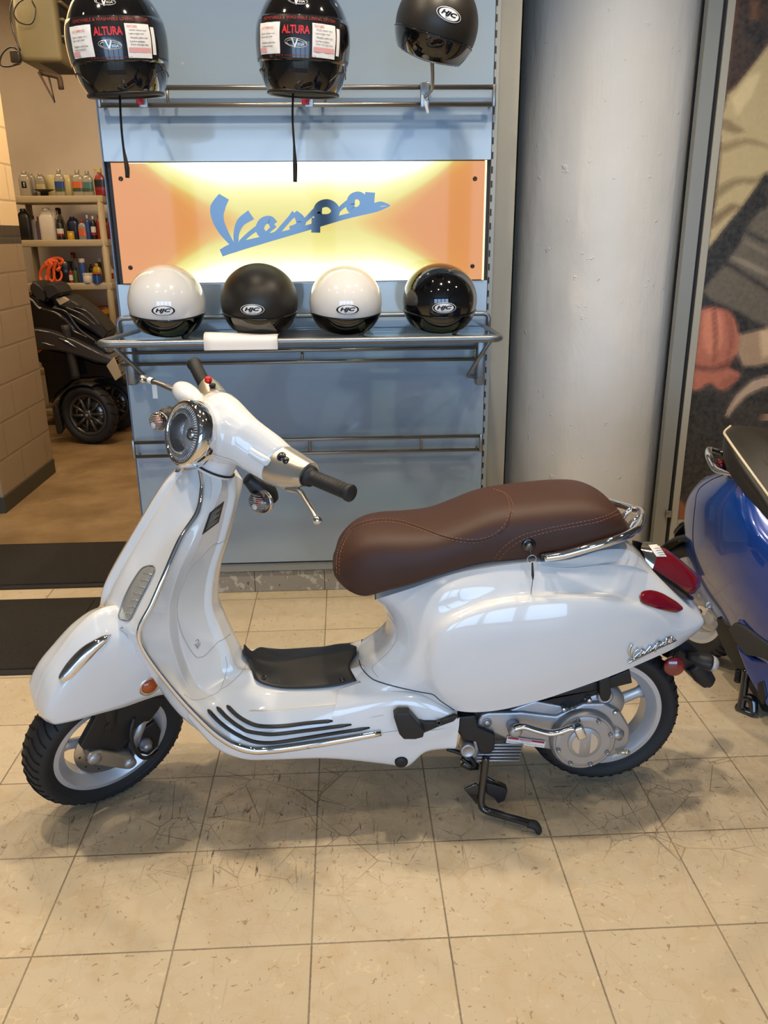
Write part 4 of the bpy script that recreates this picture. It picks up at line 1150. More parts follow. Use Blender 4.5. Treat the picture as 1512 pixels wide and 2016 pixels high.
# lock, key, key ring
q, nn = on(se_t, 1041, 1073, -.004); nn = (nn + V(0, -.4, 0)).normalized()
bm = bmesh.new(); lathe(bm, [(.0175, -.01), (.0175, .004), (.014, .007), (.011, .0065), (.010, .010), (0, .010)], frame_at(q, nn), 28); lock = obj('seat_lock', bm, black_gl, sco)
bm = bmesh.new(); lathe(bm, [(.0065, .011), (.0065, .0125), (0, .0125)], frame_at(q, nn), 18); obj('lock_barrel', bm, steel, lock)
key = thing('key_bunch', q, 'two small keys on a wire ring hanging from the brown seat lock', 'keys')
bm = bmesh.new(); k0 = q + nn * .012
rbox(bm, (-.004, -.002, 0), (.004, .002, .028), .0015, M=frame_at(k0, (nn + V(0, 0, -.9)).normalized(), (1, 0, 0))); obj('key_in_lock', bm, black_pl, key)
kc = B.M @ B.pt(1047, 1100, .175)
bm = bmesh.new(); tube(bm, [kc + V(math.cos(a) * .0105, -math.sin(a) * .003, math.sin(a) * .0105) for a in [2 * PI * i / 20 for i in range(20)]], .0009, 6, smooth=1, closed=True); obj('ring', bm, chrome, key)
k1 = B.M @ B.pt(1048, 1108, .18); k2 = B.M @ B.pt(1049, 1140, .18); k3 = B.M @ B.pt(1045, 1170, .18)
bm = bmesh.new(); tube(bm, [k1, k1.lerp(k2, .4), k1.lerp(k2, .75), k2], [.004, .005, .0065, .0035], 10, flat=.5); obj('key_head', bm, black_pl, key)
bm = bmesh.new(); tube(bm, [k2, k2.lerp(k3, .7), k3], [.0035, .003, .0018], 8, flat=.3); obj('key_blade', bm, steel, key)

# grab rail (chrome loop round the back of the seat)
gp = [(1072, 1098, .150), (1110, 1092, .158), (1160, 1078, .160), (1210, 1063, .152), (1245, 1048, .120), (1259, 1034, .080), (1264, 1018, .030)]
GP = [B.pt(*p) for p in gp]
far = [V(p.x, -p.y, p.z) for p in reversed(GP)]
mid = V(GP[-1].x + .008, 0, GP[-1].z + .004)
bm = bmesh.new(); tube(bm, [B.M @ p for p in GP + [mid] + far], .0105, 14, smooth=6); gr = obj('grab_rail', bm, chrome, sco)
for s_ in (1, -1):
    bm = bmesh.new(); a = B.pt(1252, 1008, .03); c = B.pt(1222, 1066, .03)
    tube(bm, [B.M @ V(mid.x - .006, s_ * .03, mid.z + .002), B.M @ V((mid.x + c.x) / 2 - .004, s_ * .03, (mid.z + c.z) / 2 + .015), B.M @ V(c.x, s_ * .03, c.z - .01)], .007, 10); obj('rail_stay', bm, chrome, gr)
bm = bmesh.new(); p = B.pt(1078, 1095, .140); tube(bm, [B.M @ (p + V(-.018, 0, -.002)), B.M @ p, B.M @ (p + V(.02, 0, .004))], [.008, .011, .008], 12); obj('rail_boot', bm, black_pl, gr)

# tail lamp
rows = [
 [V(B.pt(1262, 1072, 0).x + .004, 0, .755 - .035), c_(1262, 1080, .030), c_(1268, 1092, .046), c_(1272, 1106, .050)],
 [V(B.pt(1290, 1076, 0).x, 0, .715), c_(1296, 1084, .032), c_(1290, 1106, .050), c_(1285, 1120, .056)],
 [V(B.pt(1320, 1092, 0).x + .004, 0, .690), c_(1330, 1102, .034), c_(1318, 1128, .052), c_(1306, 1136, .056)],
 [V(B.pt(1360, 1125, 0).x + .004, 0, .640), c_(1362, 1128, .034), c_(1350, 1148, .050), c_(1332, 1158, .056)],
 [V(B.pt(1374, 1142, 0).x + .006, 0, .618), c_(1374, 1144, .030), c_(1368, 1158, .046), c_(1352, 1170, .050)],
 [V(B.pt(1374, 1160, 0).x + .006, 0, .590), c_(1374, 1160, .022), c_(1368, 1168, .032), c_(1356, 1172, .036)],
]
bm = bmesh.new(); surf(bm, rows[1:], 6, 6, B.M, mirror=True); bmesh.ops.remove_doubles(bm, verts=bm.verts, dist=.0004); tl = obj('tail_lamp', bm, red_lens, sco)
bm = bmesh.new(); surf(bm, rows[:2], 5, 6, B.M, mirror=True); tcap = obj('lamp_cap', bm, mat('smoked_chrome', (.45, .42, .40), .15, metal=.9), tl)
tlt = bvh_of(tl, tcap)
bm = bmesh.new(); onpatch(bm, tlt, [(1276, 1074), (1295, 1072), (1312, 1096), (1292, 1096)], .0015, 8); ps = obj('price_sticker', bm, paper_m, tl)
bm = bmesh.new()
for k in range(4):
    Q = onpath(tlt, [(1288 + k * 3, 1081 + k * 4), (1296 + k * 3, 1080 + k * 4), (1302 + k * 2.6, 1080 + k * 4)], .002, 3)
    if len(Q) > 2: tube(bm, Q, .0004, 4, smooth=1)
obj('printed_lines', bm, pl_m, ps)
bm = bmesh.new(); tube(bm, [B.M @ c_(*p) for p in ((1272, 1118, .058), (1300, 1138, .062), (1330, 1158, .062), (1352, 1174, .056), (1362, 1178, .045))], [.008, .010, .010, .009, .006], 10); obj('lamp_gasket', bm, black_gl, tl)

# ---------------------------------------------------------------- number-plate bracket, rear mudguard, indicator, reflector
bm = bmesh.new(); tube(bm, [B.M @ c_(*p) for p in ((1320, 1270, .0), (1350, 1290, .0), (1372, 1318, .0), (1388, 1338, .0), (1400, 1346, .0))], [.026, .024, .019, .014, .010], 12, flat=1.4); mud = obj('plate_bracket', bm, black_pl, sco)
bm = bmesh.new(); p = B.M @ c_(1327, 1312, .085); nrm = V(-.15, -1, .05)
lathe(bm, [(.0, .006), (.025, .005), (.027, .002), (.027, -.006)], frame_at(p, nrm), 32); rr_ = obj('round_reflector', bm, red_lens, sco, label='round red reflector')
bm = bmesh.new(); tube(bm, [p + V(.0, .006, .022), p + V(.02, .03, .032), B.M @ c_(1352, 1290, .02)], .006, 8); obj('reflector_bracket', bm, black_pl, rr_)
def indicator(root, rot, parent, name='turn_signal'):
    """pod along +x from its root: black stalk and housing, clear lens"""
    M = Matrix.Translation(root) @ rot
    prof = [(.0, .010), (.012, .014), (.028, .021), (.045, .026), (.058, .027), (.064, .026)]
    bm = bmesh.new(); rg = [[M @ V(x, math.cos(a) * r_, math.sin(a) * r_ * .8) for a in [2 * PI * i / 18 for i in range(18)]] for x, r_ in prof]; loft(bm, rg); o = obj(name, bm, black_pl, parent)
    bm = bmesh.new(); rg = [[M @ V(x, math.cos(a) * r_, math.sin(a) * r_ * .8) for a in [2 * PI * i / 18 for i in range(18)]] for x, r_ in ((.0645, .026), (.074, .024), (.081, .018), (.084, .009))]; loft(bm, rg)
    obj('lens', bm, mat('indicator_lens', (.70, .68, .64), .10, coat=1., trans=.45, bump=(260, .8)), o)
    return o
r_ = Matrix.Rotation(math.radians(-60), 4, 'Z') @ Matrix.Rotation(math.radians(0), 4, 'Y')
indicator(B.M @ c_(1352, 1291, .05), Matrix.Rotation(math.radians(-14), 4, 'Z') @ Matrix.Rotation(math.radians(14), 4, 'Y'), sco)
# far-side indicator showing behind the tail, clear with an amber bulb
ip = B.pt(1376, 1205, -.10); ip2 = B.pt(1404, 1236, -.13)
bm = bmesh.new(); a_ = B.M @ B.pt(1392, 1188, -.10)
tube(bm, [B.M @ V(ip.x - .05, ip.y - .04, ip.z), B.M @ ip], [.012, .012], 10); farp = obj('turn_signal', bm, black_pl, sco)
bm = bmesh.new(); tube(bm, [B.M @ ip + V(.002, 0, .006), B.M @ ip.lerp(ip2, .35) + V(0, 0, .0), B.M @ ip.lerp(ip2, .75), B.M @ ip2], [.018, .030, .026, .010], 18, flat=.8); obj('lens', bm, mat('far_indicator_lens', (.62, .50, .34), .15, coat=1., trans=.4), farp)
bm = bmesh.new(); lathe(bm, [(.010, 0), (.010, .006), (.004, .006), (.003, .001), (0, .001)], frame_at(B.M @ B.pt(1394, 1191, -.08), V(0, -1, 0)), 16); obj('mounting_bolt', bm, alu, farp)
bm = bmesh.new(); tube(bm, [B.M @ c_(*p) for p in ((1366, 1308, .02), (1382, 1328, .02), (1396, 1344, .02))], [.016, .018, .014], 12, flat=1.5); obj('mud_flap', bm, black_pl, sco)
# =================================================================== SCOOTER: headset (steered space)
def sec(u, l, w_, dep, k=1., n_=20, off=0.):
    """handlebar section from its upper and lower photo pixels at lateral offset w_"""
    a = S.pt(*u, w_); b = S.pt(*l, w_); c = (a + b) / 2; e1 = (a - b) / 2 * k; e2 = V(e1.z, 0, -e1.x).normalized() * dep
    return [V(c.x, -w_, c.z) + e1 * (math.sin(t) * abs(math.sin(t)) ** -.15 if abs(math.sin(t)) > 1e-6 else 0) + e2 * (math.cos(t) + off) for t in [2 * PI * i / n_ for i in range(n_)]]
def mir(r): return [V(p.x, -p.y, p.z) for p in r]
bar = [sec((583, 887), (529, 954), .160, .040, off=-.22), sec((556, 862), (500, 937), .125, .046, off=-.22), sec((524, 838), (470, 918), .090, .052, off=-.22), sec((491, 811), (445, 912), .055, .056, off=-.15), sec((455, 783), (422, 915), .015, .060)]
near = [[S.M @ p for p in r] for r in bar]; far = [[S.M @ p for p in mir(r)] for r in reversed(bar)]
bm = bmesh.new(); loft(bm, near + [[q for q in f] for f in far])
HLC = S.pt(366, 853, .0); HLN = V(-.935, 0, .355).normalized()
def ringS(c, r, nrm, k=28, sq=1.):
    Bm = basis(nrm, (0, 1, 0)); return [S.M @ (c + Bm.col[0] * (math.cos(a) * r) + Bm.col[1] * (math.sin(a) * r * sq)) for a in [2 * PI * i / k for i in range(k)]]
back = V((sum((p.x for p in bar[4]), 0)) / 20, 0, (sum((p.z for p in bar[4]), 0)) / 20)
bk_rings = []
for t, r in ((0.03, .070), (.2, .073), (.42, .071), (.7, .064), (1., .056), (1.25, .040)):
    c = (HLC - HLN * .02).lerp(back + V(.0, 0, .0), t); bk_rings.append(ringS(c, r, HLN))
t2 = bmesh.new(); loft(t2, bk_rings); join(bm, t2)
t2 = bmesh.new(); loft(t2, [ringS(V(-.235, 0, .955) + V(.44, 0, .898) * q, r, V(.44, 0, .898)) for q, r in ((0, .050), (.03, .050), (.07, .052), (.11, .045))]); join(bm, t2)
t2 = bmesh.new(); bmesh.ops.create_icosphere(t2, subdivisions=3, radius=1, matrix=STM @ Matrix.Translation(S.pt(369, 778, -.13)) @ Matrix.Diagonal((.030, .060, .027, 1))); join(bm, t2)
bmesh.ops.recalc_face_normals(bm, faces=bm.faces)
hs = obj('headset', bm, white_paint, sco)
md = hs.modifiers.new('r', 'REMESH'); md.mode = 'VOXEL'; md.voxel_size = .0035; md.use_smooth_shade = True
md = hs.modifiers.new('s', 'SMOOTH'); md.iterations = 16; md.factor = .6
bpy.context.view_layer.update()
hst = bvh_of(hs)
# headlamp
Mh = frame_at(S.M @ HLC, S.M.to_3x3() @ HLN)
bm = bmesh.new(); lathe(bm, [(.0735, -.034), (.0775, -.030), (.0785, -.006), (.077, .006), (.072, .012), (.066, .012), (.064, .008), (.066, .0)], Mh, 64, cap=False); hl = obj('headlamp_ring', bm, chrome, sco)
bm = bmesh.new(); lathe(bm, [(.066, .006), (.058, -.014), (.038, -.034), (.014, -.044), (0, -.044)], Mh, 48, cap=False); obj('reflector', bm, mirror_m, hl)
bm = bmesh.new(); lathe(bm, [(.018, -.038), (.016, -.012), (.010, -.006), (0, -.004)], Mh, 24, cap=False); obj('bulb_shield', bm, chrome, hl)
bm = bmesh.new()
for k in range(64):
    a = 2 * PI * k / 64
    r0 = .044 if (k % 32) in range(5, 27) else .054
    tube(bm, [Mh @ V(math.cos(a) * r0, math.sin(a) * r0, .0165 - .25 * (r0 - .04)), Mh @ V(math.cos(a) * .0645, math.sin(a) * .0645, .0095)], .0011, 4, smooth=1)
gr_ = obj('lens_fluting', bm, mat('fluted_glass', (.75, .78, .82), .08, coat=1.), hl); gr_['kind'] = 'stuff'
bm = bmesh.new(); lathe(bm, [(.0655, .008), (.055, .0135), (.038, .0175), (.018, .0195), (0, .020)], Mh, 48, cap=False); obj('glass', bm, clear_lens, hl)
# silver end housings, grips, levers
gold = mat('satin_silver', (.60, .56, .49), .30, metal=.85)
for s_ in (1, -1):
    g_ = (lambda r: r) if s_ > 0 else mir
    bm = bmesh.new(); loft(bm, [[S.M @ p for p in g_(sec(u, l, w_, d, off=-.22 if w_ < .2 else -.1))] for u, l, w_, d in (((583, 886), (528, 955), .160, .0405), ((600, 896), (553, 962), .190, .0385), ((614, 905), (582, 962), .222, .031), ((622, 912), (596, 958), .240, .025))])
    hsg = obj('switch_housing', bm, gold, sco, autos=60)
    if s_ > 0: near_h = hsg
    P0, P1 = S.pt(606, 936, .236), S.pt(692, 972, .365)
    ax = (P1 - P0).normalized(); f = lambda t, s=s_: S.M @ V((P0 + ax * t).x, (P0 + ax * t).y * s, (P0 + ax * t).z)
    Lg = (P1 - P0).length
    bm = bmesh.new(); pr = [(.0, .021), (.006, .0235), (.012, .0235), (.014, .0175), (.020, .0165), (.05, .0168), (Lg * .6, .0170), (Lg - .012, .0172), (Lg - .010, .0195), (Lg - .003, .0200), (Lg, .0185)]
    Mg = frame_at(f(0), f(Lg) - f(0)); lathe(bm, [(r_, t) for t, r_ in pr] + [(.0, Lg - .001)], Mg, 28); gp_ = obj('grip', bm, rubber_grip, sco)
    bm = bmesh.new()
    for k in range(10):
        t = .03 + k * (Lg - .05) / 9.; lathe(bm, [(.0170, t), (.0178, t + .001), (.0170, t + .002)], Mg, 28, cap=False)
    obj('grip_ribs', bm, rubber_grip, gp_)
    bm = bmesh.new(); lathe(bm, [(.026, -.022), (.0275, -.006), (.025, .0), (.020, .001)], Mg, 24); obj('black_collar', bm, black_pl, gp_)
    lv = [(566, 962, .20), (590, 968, .235), (603, 985, .262), (614, 1003, .29), (623, 1020, .315)]
    if s_ > 0:
        LP = [S.M @ S.pt(*p) for p in lv]
    else:
        LP = [S.M @ S.pt(x, y, -w_) for x, y, w_ in ((368, 778, .17), (335, 764, .22), (315, 756, .26), (298, 750, .295), (284, 747, .325))]
    bm = bmesh.new(); tube(bm, LP, [.0085, .0085, .0078, .0070, .0062], 12, flat=.75); lev = obj('brake_lever', bm, steel if s_ < 0 else gold, sco)
    bm = bmesh.new(); bmesh.ops.create_uvsphere(bm, u_segments=20, v_segments=12, radius=.0105, matrix=Matrix.Translation(LP[-1] + (LP[-1] - LP[-2]).normalized() * .006)); obj('ball_end', bm, mat('polished_alu', (.75, .74, .72), .15, metal=1.), lev)
    if s_ < 0:
        a = LP[3]; bm = bmesh.new(); lathe(bm, [(.0085, -.008), (.0085, .008)], frame_at(a, LP[3] - LP[2]), 14, cap=False)
        box(bm, a + V(.0, -.0005, -.045), a + V(.012, .0005, -.004)); obj('paper_tag', bm, paper_m, lev, smooth=False)
bm = bmesh.new(); p = S.M @ S.pt(410, 748, -.195); bmesh.ops.create_uvsphere(bm, u_segments=16, v_segments=10, radius=.010, matrix=Matrix.Translation(p)); obj('red_button', bm, mat('red_switch', (.6, .01, .01), .25, coat=.6), sco)
bm = bmesh.new(); p = S.M @ S.pt(418, 758, -.18); rbox(bm, p - V(.008, .008, .005), p + V(.008, .008, .004), .003); obj('black_button', bm, black_pl, sco)
# plug, switch panel, seam on the near housing
hst2 = bvh_of(hs, near_h)
bm = bmesh.new(); q, nn = on(hst2, 553, 899, -.003)
if q is not None:
    lathe(bm, [(.0, .007), (.008, .006), (.012, .002), (.012, -.006)], frame_at(q, nn), 20, cap=False)
    q2, n2 = on(hst2, 562, 906, -.002)
    if q2 is None: q2, n2 = q, nn
    lathe(bm, [(.0, .006), (.006, .005), (.009, .001), (.009, -.006)], frame_at(q2, nn), 20, cap=False)
    obj('mirror_plug', bm, black_gl, hs)
rim_ = patch_lens(hst, [(495, 880), (520, 895), (545, 908), (552, 912)], [(489, 896), (508, 909), (528, 922), (538, 926)], white_paint, hs, 'switch_pad', .006)
sm = bvh_of(hs)
seam(sm, [(414, 892), (440, 900), (462, 908), (490, 930), (520, 950)], hs, .0009, 'headset_seam', light_seam)
bm = bmesh.new(); cc = [S.M @ p for p in []]
# collar line under the headset
ring = ringS(V(-.235, 0, .955) + V(.44, 0, .898) * .012, .0515, V(.44, 0, .898), 40); bm = bmesh.new(); tube(bm, ring, .0028, 6, smooth=1, closed=True); obj('neck_gasket', bm, black_pl, sco)
# front indicators: near pod hangs under the bar, far one peeks past the lamp
def indic2(pts, rad, lens_c, lens_n, parent, m_l, lr=.030):
    bm = bmesh.new(); tube(bm, pts, rad, 16, smooth=5); o = obj('turn_signal', bm, black_pl, parent)
    M = frame_at(lens_c, lens_n)
    bm = bmesh.new(); lathe(bm, [(lr * 1.02, -.010), (lr * 1.02, .001), (lr * .98, .001), (lr * .6, -.008), (0, -.010)], M @ Matrix.Diagonal((1, .85, 1, 1)), 28, cap=False); obj('reflector_bowl', bm, mat('signal_reflector', (.62, .58, .54), .22, metal=.9, bump=(150, .6)), o)
    bm = bmesh.new(); tube(bm, [M @ V(0, 0, -.008), M @ V(0, 0, .004), M @ V(0, 0, .011)], [.006, .010, .004], 12, smooth=3); obj('bulb', bm, amber_lens, o)
    bm = bmesh.new(); lathe(bm, [(lr, 0), (lr * .95, .008), (lr * .7, .016), (lr * .35, .020), (0, .021)], M @ Matrix.Diagonal((1, .85, 1, 1)), 28, cap=False); obj('lens', bm, clear_lens, o)
    bm = bmesh.new(); lathe(bm, [(0, .0215), (.006, .021), (.008, .0185)], M @ Matrix.Translation((.0, -.008, .001)), 10, cap=False)
    for k in range(9):
        yy = -lr * .7 + k * lr * .17; xx = math.sqrt(max(0, (lr * .8) ** 2 - yy ** 2))
        hz_ = lambda x_, y_: .0205 * math.sqrt(max(0, 1 - ((x_ / lr) ** 2 + (y_ / lr) ** 2))) + .0015
        tube(bm, [M @ V(x_, yy * .85, hz_(x_, yy)) for x_ in (-xx, -xx * .5, 0, xx * .5, xx)], .0006, 4, smooth=1)
    rb = obj('lens_ribs', bm, mat('rib_clear', (.60, .58, .55), .1, coat=1.), o); rb['kind'] = 'stuff'
    return o
il = mat('indicator_glass_amber', (.66, .52, .42), .08, coat=1., trans=.3, bump=(90, .8))
w0 = .125
indic2([S.M @ S.pt(486, 942, .09), S.M @ S.pt(505, 955, .10), S.M @ S.pt(522, 970, .11), S.M @ S.pt(528, 985, .115)], [.014, .024, .029, .026],
       S.M @ S.pt(512, 988, .135), (CC - S.M @ S.pt(508, 987, .13)).normalized() + V(-.75, .1, -.25), sco, il, .033)
p = S.M @ S.pt(322, 828, -.10)
indic2([p + V(.03, .03, .0), p + V(.012, .012, .006), p + V(0, 0, .002)], [.018, .026, .022], p + V(-.008, -.006, 0), V(-.55, -.75, .1), sco, il, .026)

# =================================================================== SCOOTER: rear wheel, engine, stand
Mrw = B.M @ Matrix.Translation((.79, 0, .238)) @ Matrix.Rotation(PI / 2, 4, 'X')
make_wheel(Mrw, .214, .122, .153, 5, sco)
def bplate(pts, w0, w1, name, m, bev=.005, parent=sco, autos=45): return spoly(pts, w0, w1, name, m, bev, B, parent)
case = bplate([(941, 1418), (948, 1407), (962, 1403), (1030, 1402), (1095, 1410), (1150, 1385), (1190, 1384), (1222, 1402), (1240, 1432), (1240, 1460), (1228, 1480), (1190, 1494), (1150, 1500), (1100, 1480), (1020, 1466), (975, 1446), (945, 1438), (939, 1428)], .128, .085, 'belt_case', alu, .012)
bplate([(1025, 1390), (1055, 1380), (1108, 1390), (1130, 1398), (1100, 1412), (1075, 1430), (1020, 1420), (990, 1404)], .120, .08, 'upper_case', mat('case_blue_grey', (.46, .48, .52), .4, metal=.7), .006, case)
cc = B.M @ B.pt(1146, 1452, .13)
Mc = frame_at(cc, V(0, -1, 0), (1, 0, 0))
bm = bmesh.new(); lathe(bm, [(.088, -.035), (.088, .004), (.085, .014), (.080, .018), (.076, .018), (.075, .020), (.067, .022), (.064, .022), (.0, .022)], Mc, 56); var = obj('clutch_cover', bm, alu, case, autos=35)
bm = bmesh.new(); lathe(bm, [(.044, .0215), (.044, .0245), (.041, .026), (0, .026)], Mc, 48); obj('center_cap', bm, alu, var, autos=35)
for sg in (1, -1):
    bm = bmesh.new(); pts = [(math.cos(a) * .034, math.sin(a) * .034) for a in [math.radians(25 + 130 * i / 14) for i in range(15)]]
    prism(bm, [(x, y * sg) for x, y in pts], .0026, Mc @ Matrix.Translation((0, 0, .0248))); obj('crescent_recess', bm, mat('recess_alu', (.62, .64, .68), .25, metal=.9), var, smooth=False)
bolt_m = mat('bolt_steel', (.28, .28, .29), .3, metal=.9)
for k in range(8):
    a = 2 * PI * k / 8 + .3; bm = bmesh.new()
    lathe(bm, [(.0062, .0215), (.0062, .0255), (.0045, .0262), (.003, .0245), (0, .0245)], Mc @ Matrix.Translation((math.cos(a) * .0705, math.sin(a) * .0705, 0)), 14); obj('bolt', bm, bolt_m, var)
bm = bmesh.new(); put_text(bm, 'VESPA', lambda x, y: Mc @ V(x, y, .0266), .030, .007, offset=.02); obj('cast_lettering', bm, mat('cast_letter', (.62, .63, .66), .35, metal=.8), var, smooth=False)
bm = bmesh.new(); tube(bm, [B.M @ c_(*p) for p in ((1205, 1440, .130), (1222, 1448, .130))], [.018, .015], 16, smooth=1); obj('case_boss', bm, alu, case)
for px, py in ((1160, 1378), (1211, 1402), (1110, 1396)):
    bm = bmesh.new(); lathe(bm, [(.007, -.02), (.007, .004), (.0045, .006), (0, .007)], frame_at(B.M @ B.pt(px, py, .130), (0, -1, 0)), 12); obj('case_bolt', bm, mat('zinc_bolt', (.70, .74, .78), .2, metal=1.), case)
bm = bmesh.new(); tube(bm, [B.M @ c_(*p) for p in ((1215, 1482, .135), (1240, 1481, .14))], [.004, .004], 8, smooth=1); tube(bm, [B.M @ c_(*p) for p in ((1229, 1481, .138), (1238, 1481, .138))], .006, 6, smooth=1); obj('cable_end', bm, mat('brass_end', (.7, .62, .45), .3, metal=.9), case)
# upper hub cover and rear suspension bracket
bm = bmesh.new(); lathe(bm, [(.06, -.03), (.06, .0), (.054, .010), (.03, .014), (0, .014)], frame_at(B.M @ B.pt(1185, 1385, .10), (0, -1, 0)), 40); obj('hub_cover', bm, alu, case)
bplate([(1179, 1330), (1200, 1322), (1204, 1368), (1198, 1381), (1186, 1381), (1181, 1370)], .140, .118, 'suspension_bracket', black_pl, .004)
bm = bmesh.new(); lathe(bm, [(.021, -.02), (.021, .0), (.012, .003), (.012, -.004)], frame_at(B.M @ B.pt(1192, 1372, .124), (0, -1, 0)), 24, cap=False); obj('bush_ring', bm, alu, case)
bplate([(905, 1402), (960, 1400), (1060, 1378), (1200, 1335), (1240, 1318), (1245, 1345), (1200, 1356), (1185, 1366), (1150, 1376), (1120, 1397), (1098, 1398), (1085, 1384), (1040, 1382), (950, 1405), (935, 1440), (910, 1436), (900, 1415)], .118, .02, 'underbody', black_pl, .003)
bm = bmesh.new(); tube(bm, [B.M @ c_(*p) for p in ((1118, 1394, .135), (1122, 1399, .136), (1126, 1392, .136), (1131, 1396, .136), (1136, 1391, .136), (1132, 1389, .136))], .0012, 6, smooth=4); obj('spring_clip', bm, steel, case)
# kick starter
bm = bmesh.new(); lathe(bm, [(.018, -.02), (.018, .018), (.014, .024), (.009, .026), (0, .026)], frame_at(B.M @ B.pt(1012, 1433, .140), (0, -1, 0)), 26); kp = obj('kick_lever', bm, alu, sco)
bm = bmesh.new(); tube(bm, [B.M @ c_(*p) for p in ((1012, 1434, .160), (1030, 1430, .162), (1055, 1437, .164), (1080, 1443, .166), (1100, 1441, .168), (1122, 1434, .172), (1136, 1434, .175))], [.011, .010, .0105, .0105, .010, .009, .009], 14, flat=.8); obj('arm', bm, mat('bright_alu', (.74, .75, .78), .16, metal=1.), kp)
bm = bmesh.new(); p0 = B.M @ B.pt(1137, 1430, .178); p1 = B.M @ B.pt(1147, 1455, .180); M = frame_at(p0, p1 - p0, (0, -1, 0))
rbox(bm, (-.012, -.014, -.004), (.012, .014, .034), .005, 3, M); pd = obj('pedal', bm, mat('bright_alu', (.7, .7, .7)), kp)
bm = bmesh.new()
for k in range(6): rbox(bm, (.0118, -.010, .002 + k * .005), (.0132, .010, .0045 + k * .005), .0005, 1, M)
obj('tread_ribs', bm, mat('bright_alu', (.7, .7, .7)), pd)['kind'] = 'stuff'
# warning sticker on the case
def sticker(fr, quad, w_, name, parent, m, lift=.0008):
    bm = bmesh.new(); P = [fr.M @ (fr.pt(x, y, w_)) for x, y in quad]; P = [p + V(0, -lift, 0) for p in P]
    a = [bm.verts.new(p) for p in P]; b = [bm.verts.new(p + V(0, .0004, 0)) for p in P]; bm.faces.new(a); bm.faces.new(b)
    for i in range(4): bm.faces.new((a[i], a[(i + 1) % 4], b[(i + 1) % 4], b[i]))
    return obj(name, bm, m, parent, smooth=False), P
ws, P = sticker(B, [(999, 1449), (1074, 1459), (1071, 1472), (996, 1462)], .1305, 'warning_sticker', case, paper_m)
def quadfn(P, lift): return lambda x, y: (P[0].lerp(P[1], x)).lerp(P[3].lerp(P[2], x), y) + V(0, -lift, 0)
fq = quadfn(P, .0003)
bm = bmesh.new(); bm.faces.new([bm.verts.new(fq(x, y)) for x, y in ((.02, .06), (.98, .06), (.98, .36), (.02, .36))]); obj('red_band', bm, mat('sticker_red', (.35, .02, .03), .5), ws, smooth=False)
fq2 = quadfn(P, .0005); bm = bmesh.new(); put_text(bm, 'WARNING!', lambda x, y: fq2(.5 + x, .21 - y), .30, .2); bm.faces.new([bm.verts.new(fq2(x, y)) for x, y in ((.29, .30), (.32, .10), (.35, .30))]); obj('white_text', bm, paper_m, ws, smooth=False)
bm = bmesh.new(); put_text(bm, 'Hot parts', lambda x, y: fq2(.5 + x, .50 - y), .25, .14); put_text(bm, 'Engine and muffler may be hot. Allow to cool before touching.', lambda x, y: fq2(.5 + x, .76 - y), .92, .15); obj('small_text', bm, pl_m, ws, smooth=False)
# crankcase front: sump, fins, pivot, hoses
bm = bmesh.new()
for k in range(6):
    rbox(bm, (0, 0, 0), (.115, .02, .0045), .0015, 1, M=Matrix.Translation(B.M @ B.pt(938 + k * 1.5, 1500 - k * 6.2, .135)) @ Matrix.Rotation(math.radians(2), 4, 'Y'))
fin = obj('cooling_fins', bm, alu, sco)
bplate([(918, 1462), (940, 1458), (1008, 1462), (1018, 1476), (1008, 1486), (940, 1498), (916, 1490)], .118, .06, 'crankcase', alu, .006)
bm = bmesh.new(); lathe(bm, [(.020, -.03), (.020, .006), (.016, .009), (.014, .007), (0, .007)], frame_at(B.M @ B.pt(921, 1476, .140), (0, -1, 0)), 28); obj('pivot_cap', bm, alu, sco)
bplate([(903, 1412), (936, 1408), (942, 1432), (975, 1446), (974, 1478), (962, 1486), (944, 1484), (938, 1462), (912, 1458), (900, 1440)], .142, .08, 'engine_mount', black_pl, .006)
bm = bmesh.new(); lathe(bm, [(.010, 0), (.010, .004), (0, .004)], frame_at(B.M @ B.pt(959, 1423, .1285), (0, -1, 0)), 24); lathe(bm, [(.0105, 0), (.013, .0), (.013, .002), (.0105, .002)], frame_at(B.M @ B.pt(959, 1423, .1285), (0, -1, 0)), 24, cap=False); obj('case_plug', bm, alu, case)
bm = bmesh.new(); tube(bm, [B.M @ c_(*p) for p in ((880, 1474, .10), (905, 1482, .11), (925, 1492, .12), (935, 1505, .12), (928, 1508, .11), (908, 1492, .10))], .006, 8); obj('hose', bm, black_pl, sco)
bm = bmesh.new(); p = B.M @ c_(910, 1500, .10); tube(bm, [p, p + V(.02, 0, -.012), p + V(.045, 0, -.016)], [.012, .014, .010], 10); obj('stand_spring_mount', bm, black_gl, sco)
# centre stand
bm = bmesh.new()
st_pts = [B.M @ c_(*p) for p in ((957, 1488, .135), (953, 1520, .14), (949, 1555, .148), (947, 1580, .155), (955, 1594, .162), (985, 1604, .18), (1020, 1614, .20), (1048, 1623, .218))]
tube(bm, st_pts, .0105, 14, smooth=5); stand = obj('center_stand', bm, black_gl, sco)
p1 = st_pts[-1]; foot = B.M @ c_(1060, 1643, .222); foot.z = max(foot.z, .006)
bm = bmesh.new(); tube(bm, [p1 + V(-.012, .002, .002), p1 + V(.006, -.002, -.001), (p1 + foot) / 2 + V(.006, -.004, 0), foot], [.012, .013, .011, .009], 14, flat=.9); obj('foot_pad', bm, rubber, stand)
bm = bmesh.new(); q0 = B.M @ c_(952, 1500, .13); q1 = B.M @ c_(948, 1585, .155)
tube(bm, [V(q0.x, 2 * YC - q0.y, q0.z), V(q1.x - .01, 2 * YC - q1.y, .012)], .0105, 12); tube(bm, [q0, V(q0.x, 2 * YC - q0.y, q0.z)], .012, 12); obj('far_leg', bm, black_gl, stand)
